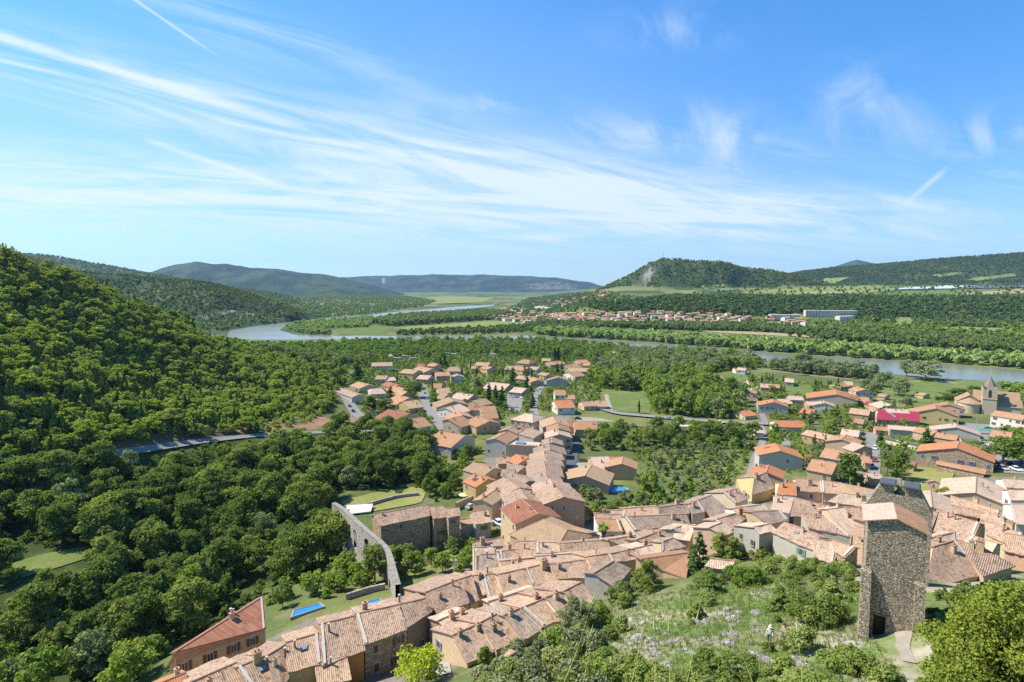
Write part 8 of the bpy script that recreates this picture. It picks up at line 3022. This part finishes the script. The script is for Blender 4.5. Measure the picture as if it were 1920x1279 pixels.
special('sapling', 'tree', L_LIME, 61, 785, 1285, 62, 100, 'bright yellow green sapling in front of the bare stone house', nleaf=2200, size=0.26)
special('plum_tree', 'tree', L_PURP, 62, 896, 735, 16, 18, 'dark purple plum tree at the edge of the estate', nleaf=600, size=0.5)
special('plum_tree', 'tree', L_PURP, 63, 1545, 768, 14, 16, 'purple plum tree before the white arched house', nleaf=600, size=0.5)
bx_, by_ = 24.2, 26.0
bz_ = float(gz(bx_, by_))
bs_ = F / by_ / 1.1
special('evergreen_bush', 'bush', L_FIG, 64, 0, 0, (71.9 - bz_) / 1.1 * bs_, 9.6 * bs_, 'large broad leaved evergreen bush filling the lower right corner', 'clumpy', nl=230, nleaf=95000, size=0.105, base=0.3, at=(bx_, by_, bz_))
for sd, (px, py, hpx, wpx, m, lab) in enumerate((
        (1211, 1106, 54, 70, L_BROAD, 'round dark evergreen shrub beside the streaked roof house'),
        (1530, 1168, 56, 130, L_SHRUB, 'wide green thicket left of the near tower'), (1598, 1262, 40, 120, L_SHRUB, 'dense rounded shrub in front of the near tower door'), (1462, 1145, 30, 56, L_SHRUB, 'round shrub below the grey walled house with the striped roof'),
        (1305, 1162, 30, 44, L_SHRUB, 'round shrub alone on the open grassy slope'), (1330, 1112, 40, 66, L_GARD, 'thick shrub beneath the tall spruce'), (1400, 1098, 34, 84, L_GARD, 'spreading shrub right of the tall spruce'),
        (1165, 1126, 36, 62, L_GARD, 'green shrub left of the round evergreen'), (1085, 1190, 66, 100, L_OLIVE, 'big silvery bush under the last lower row roof'), (1010, 1262, 60, 100, L_OLIVE, 'big silvery bush at the bottom beside the lower roofs'),
        (908, 1246, 34, 40, L_GARD, 'bright green bush at the end of the lower row'), (1130, 1275, 50, 110, L_SHRUB, 'large olive green thicket at the bottom of the slope'), (1345, 1292, 46, 120, L_SHRUB, 'broad green thicket at the bottom middle'),
        (1500, 1296, 36, 110, L_SHRUB, 'low broad thicket left of the pale trail'), (1225, 1296, 46, 110, L_SHRUB, 'thicket left of the broad one at the bottom middle'), (1040, 1225, 40, 70, L_GARD, 'leafy green bush between two silvery ones'), (1440, 1219, 15, 22, L_SHRUB, 'small shrub hiding the legs of the pale hiker'), (1467, 1214, 14, 20, L_SHRUB, 'small shrub hiding the legs of the bare backed hiker'),
        (960, 1275, 40, 70, L_SHRUB, 'small thicket beside the rosy shed'))):
    special('thicket' if 'thicket' in lab else 'shrub', 'shrub', m, 300 + sd, px, py, hpx, wpx, lab, 'clumpy', nl=80, nleaf=int(4200 + wpx * 50), size=0.16, base=0.1)


def palm():
    x, y = on_plane(1131, 1024, 26.5)
    z = 26.5
    rt = root('palm_tree', (x, y, z), 'single shaggy palm tree among the village roofs', 'palm')
    top = at_depth(1131, 988, y)[2] - z
    b = MB()
    b.tube((0, 0, -6), (0.1, 0, top), 0.42, 0.30, 10)
    b.tube((0.1, 0, top - 1.6), (0.1, 0, top), 0.62, 0.50, 10)
    ob('trunk', b.mesh('trunk', [BARK]), rt)
    rs = np.random.RandomState(3)
    b = MB()
    for i in range(46):
        a = rs.uniform(0, 6.283)
        up = rs.uniform(-0.5, 1.2)
        ln = rs.uniform(1.3, 1.9)
        p = Vector((0.1, 0, top))
        d = Vector((math.cos(a), math.sin(a), up)).normalized()
        side = Vector((-math.sin(a), math.cos(a), 0))
        prev = None
        for k in range(6):
            w_ = 0.30 * math.sin(math.pi * (k + 0.6) / 6.4)
            cur = (p - side * w_, p + side * w_)
            if prev:
                b.poly([prev[0], prev[1], cur[1], cur[0]])
            prev = cur
            p = p + d * ln / 5
            d = (d + Vector((0, 0, -0.22))).normalized()
    ob('fronds', b.mesh('fronds', [L_SHRUB]), rt)


palm()


# rocks on the slope ------------------------------------------------------------
def rock_mesh(seed):
    import bmesh
    bm = bmesh.new()
    bmesh.ops.create_icosphere(bm, subdivisions=3, radius=1.0)
    r = np.random.RandomState(seed)
    off = r.uniform(0, 50, 3)
    for v in bm.verts:
        p = v.co
        n = fbm(np.array([p.x * 1.3 + off[0] + p.z]), np.array([p.y * 1.3 + off[1] - p.z * 0.7]), 4)[0]
        v.co = Vector((p.x * 1.25, p.y, p.z * 0.62)) * (1 + n * 0.9)
    me = bpy.data.meshes.new('rock')
    bm.to_mesh(me)
    bm.free()
    me.materials.append(ROCK)
    return me


ROCK = stone_mat('limestone_rock', [(0.24, 0.22, 0.19), (0.33, 0.31, 0.27), (0.38, 0.35, 0.31)], 0.9, (0.2, 0.18, 0.15), 0.1, 1.0)
RKM = [rock_mesh(i) for i in range(5)]
X, Y, Z, rs = scatter([(1180, 1160), (1300, 1130), (1450, 1100), (1600, 1130), (1600, 1200), (1560, 1279), (1250, 1279), (1200, 1230)], 2.6, 141)
for i in range(min(len(X), 70)):
    s = rs.uniform(0.2, 0.75) ** 1.4
    o = ob('rock', RKM[rs.randint(5)], None, (X[i], Y[i], Z[i] + 0.05), rs.uniform(0, 6.28), (s, s, s * rs.uniform(0.6, 1.0)))
    tag(o, 'pale limestone rock cropping out of the near slope', 'rock', 'limestone rocks on the near slope')
for px, py, wpx, lab in ((1196, 1200, 30, 'pale grey boulder at the left edge of the open slope'), (1320, 1126, 16, 'white rock on the grass under the spruce'), (1468, 1214, 22, 'rock beside the two hikers')):
    x, y, z = hit(px, py, 0)
    s = y / F * wpx / 2.4
    tag(ob('rock', RKM[1], None, (x, y, z + s * .2), 0.6, (s, s, s)), lab, 'rock')

# grass on the near slope (stuff) --------------------------------------------------
X, Y, Z, rs = scatter(SLOPE, 0.55, 151, check=False)
m = rs.rand(len(X)) < 0.85
X, Y, Z = X[m], Y[m], Z[m]
n = len(X)


def blades(X, Y, Z, rs, k, hr, w0):
    out = []
    for j in range(k):
        a = rs.uniform(0, 6.283, len(X))
        ln = rs.uniform(*hr, len(X))
        bx = X + rs.uniform(-0.25, 0.25, len(X))
        by = Y + rs.uniform(-0.25, 0.25, len(X))
        lx, ly = np.cos(a) * ln * 0.45, np.sin(a) * ln * 0.45
        wx_, wy_ = -np.sin(a) * w0, np.cos(a) * w0
        zb = gz(bx, by) - 0.05
        q = np.stack([np.stack([bx - wx_, by - wy_, zb], -1), np.stack([bx + wx_, by + wy_, zb], -1),
                      np.stack([bx + lx + wx_ * .3, by + ly + wy_ * .3, zb + ln], -1), np.stack([bx + lx - wx_ * .3, by + ly - wy_ * .3, zb + ln], -1)], 1)
        out.append(q.reshape(-1, 3))
    return np.concatenate(out)


GRASS = leaf_mat('slope_grass', (0.10, 0.15, 0.035), (0.25, 0.28, 0.09), 0.35)
V = blades(X, Y, Z, rs, 7, (0.15, 0.55), 0.035)
tag(ob('grass', mesh_np('grass', V, np.arange(len(V)).reshape(-1, 4), [GRASS])), kind='stuff')

# tall dry stalks close to the camera
STALK = plain('dry_stalk', (0.42, 0.38, 0.14), 0.8, 0.2, 0.1, 4)
GS = 'tall dry grass stalks just below the viewpoint'
for i, (p0, p1, d, lab) in enumerate((((1040, 1290), (1108, 1130), 5.2, 'longest dry grass stalk leaning right at the bottom'), ((1080, 1290), (1106, 1192), 5.6, 'short dry stalk beside the longest one'), ((1165, 1290), (1200, 1195), 4.8, 'bent dry stalk left of the upright pair'),
                                 ((1222, 1290), (1225, 1178), 5.0, 'upright dry stalk, left of a pair'), ((1250, 1290), (1253, 1182), 5.4, 'upright dry stalk, right of a pair'), ((1275, 1290), (1306, 1160), 5.0, 'dry stalk leaning right above the bottom thicket'), ((1420, 1285), (1372, 1180), 5.5, 'arching dry stalk leaning left'),
                                 ((1502, 1290), (1494, 1180), 5.0, 'thin dry stalk left of the near tower'))):
    a, c = Vector(at_depth(*p0, d)), Vector(at_depth(*p1, d + 0.3))
    foot = a + (a - c) * 0.15
    foot.z = min(foot.z, a.z - 0.3)
    b = MB()
    n_ = 7
    prev = foot - a
    for k in range(1, n_ + 1):
        t = k / n_
        p = (foot - a).lerp(c - a, t)
        p += Vector((0.03 * math.sin(t * 3.1), 0, 0.02 * math.sin(t * 6)))
        b.tube(prev, p, 0.006 * (1.15 - t), 0.006 * (1.05 - t) + 0.0008, 5, 0, False)
        prev = p
    b.tube(prev, prev + (c - a).normalized() * 0.12, 0.008, 0.002, 5, 0)
    tag(ob('grass_stalk', b.mesh('grass_stalk', [STALK]), None, a), lab, 'grass stalk', GS)


# two hikers on the path -------------------------------------------------------------
def person(px, py, yaw, label, shirt, hat):
    x, y, z = hit(px, py, 0)
    rt_me = bpy.data.meshes.new('person')
    # skeleton: vertex, radius, parent
    J = [((0, 0, 0.95), 0.15, None), ((0, 0, 1.2), 0.155, 0), ((0, 0, 1.42), 0.165, 1), ((0, 0, 1.53), 0.06, 2), ((0, 0.02, 1.63), 0.095, 3), ((0, 0.02, 1.74), 0.085, 4),
         ((-0.2, 0, 1.42), 0.065, 2), ((-0.27, 0.05, 1.15), 0.05, 6), ((-0.22, 0.24, 0.98), 0.04, 7), ((-0.2, 0.31, 0.94), 0.035, 8),
         ((0.2, 0, 1.42), 0.065, 2), ((0.28, 0.0, 1.15), 0.05, 10), ((0.27, 0.14, 0.92), 0.04, 11), ((0.26, 0.2, 0.86), 0.035, 12),
         ((-0.1, 0.02, 0.85), 0.1, 0), ((-0.11, 0.14, 0.5), 0.07, 14), ((-0.11, 0.08, 0.08), 0.05, 15), ((-0.11, 0.24, 0.03), 0.04, 16),
         ((0.1, -0.02, 0.85), 0.1, 0), ((0.11, -0.02, 0.48), 0.07, 18), ((0.11, -0.2, 0.1), 0.05, 19), ((0.11, -0.06, 0.03), 0.04, 20)]
    rt_me.from_pydata([j[0] for j in J], [(j[2], i) for i, j in enumerate(J) if j[2] is not None], [])
    o = ob('person', rt_me, None, (x, y, z), yaw)
    md = o.modifiers.new('skin', 'SKIN')
    for i, j in enumerate(J):
        rt_me.skin_vertices[0].data[i].radius = (j[1], j[1])
    rt_me.skin_vertices[0].data[0].use_root = True
    sd = o.modifiers.new('sub', 'SUBSURF')
    sd.levels = sd.render_levels = 2
    m_, t, out = new_mat('person_' + shirt[0])
    tcn = t.new('ShaderNodeTexCoord')
    zc = t.sep(tcn.outputs['Object'])[2]
    c = t.ramp(t.math('DIVIDE', zc, 2.0), [(0.0, (0.08, 0.06, 0.05)), (0.06, (0.09, 0.10, 0.14)), (0.47, shirt[1]), (0.755, (0.48, 0.31, 0.23)), (0.86, hat)], 'CONSTANT')
    principled(t, out, c, 0.85, 0.2)
    rt_me.materials.append(m_)
    tag(o, label, 'person')
    b = MB()
    b.tube((0, 0.02, 1.70), (0, 0.02, 1.86), 0.125, 0.10, 12)
    b.tube((0, 0.05, 1.69), (0, 0.05, 1.70), 0.19, 0.19, 14)
    ob('hat', b.mesh('hat', [plain('hat_' + shirt[0], hat, 0.8)]), o)


person(1443, 1206, 2.6, 'person in pale top and white hat climbing the slope path', ('pale', (0.62, 0.58, 0.45)), (0.75, 0.73, 0.70))
person(1470, 1202, 2.2, 'person with bare back and dark hair on the slope path', ('bare', (0.50, 0.30, 0.20)), (0.12, 0.07, 0.04))
print('TREES', N_TREES, 'OBJECTS', len(scene.objects))

# ---- the air -------------------------------------------------------------------
HAZE = True
if HAZE:
    m_, t, out = new_mat('haze_air')
    v = t.new('ShaderNodeVolumePrincipled')
    v.inputs['Color'].default_value = (0.36, 0.62, 1.0, 1)
    v.inputs['Density'].default_value = 3.5e-5
    v.inputs['Anisotropy'].default_value = 0.25
    t.l.new(v.outputs[0], out.inputs['Volume'])
    b = MB()
    b.box(-24000, -400, -4.0, 24000, 16800, 900, 0)
    tag(ob('haze', b.mesh('haze', [m_])), kind='stuff')
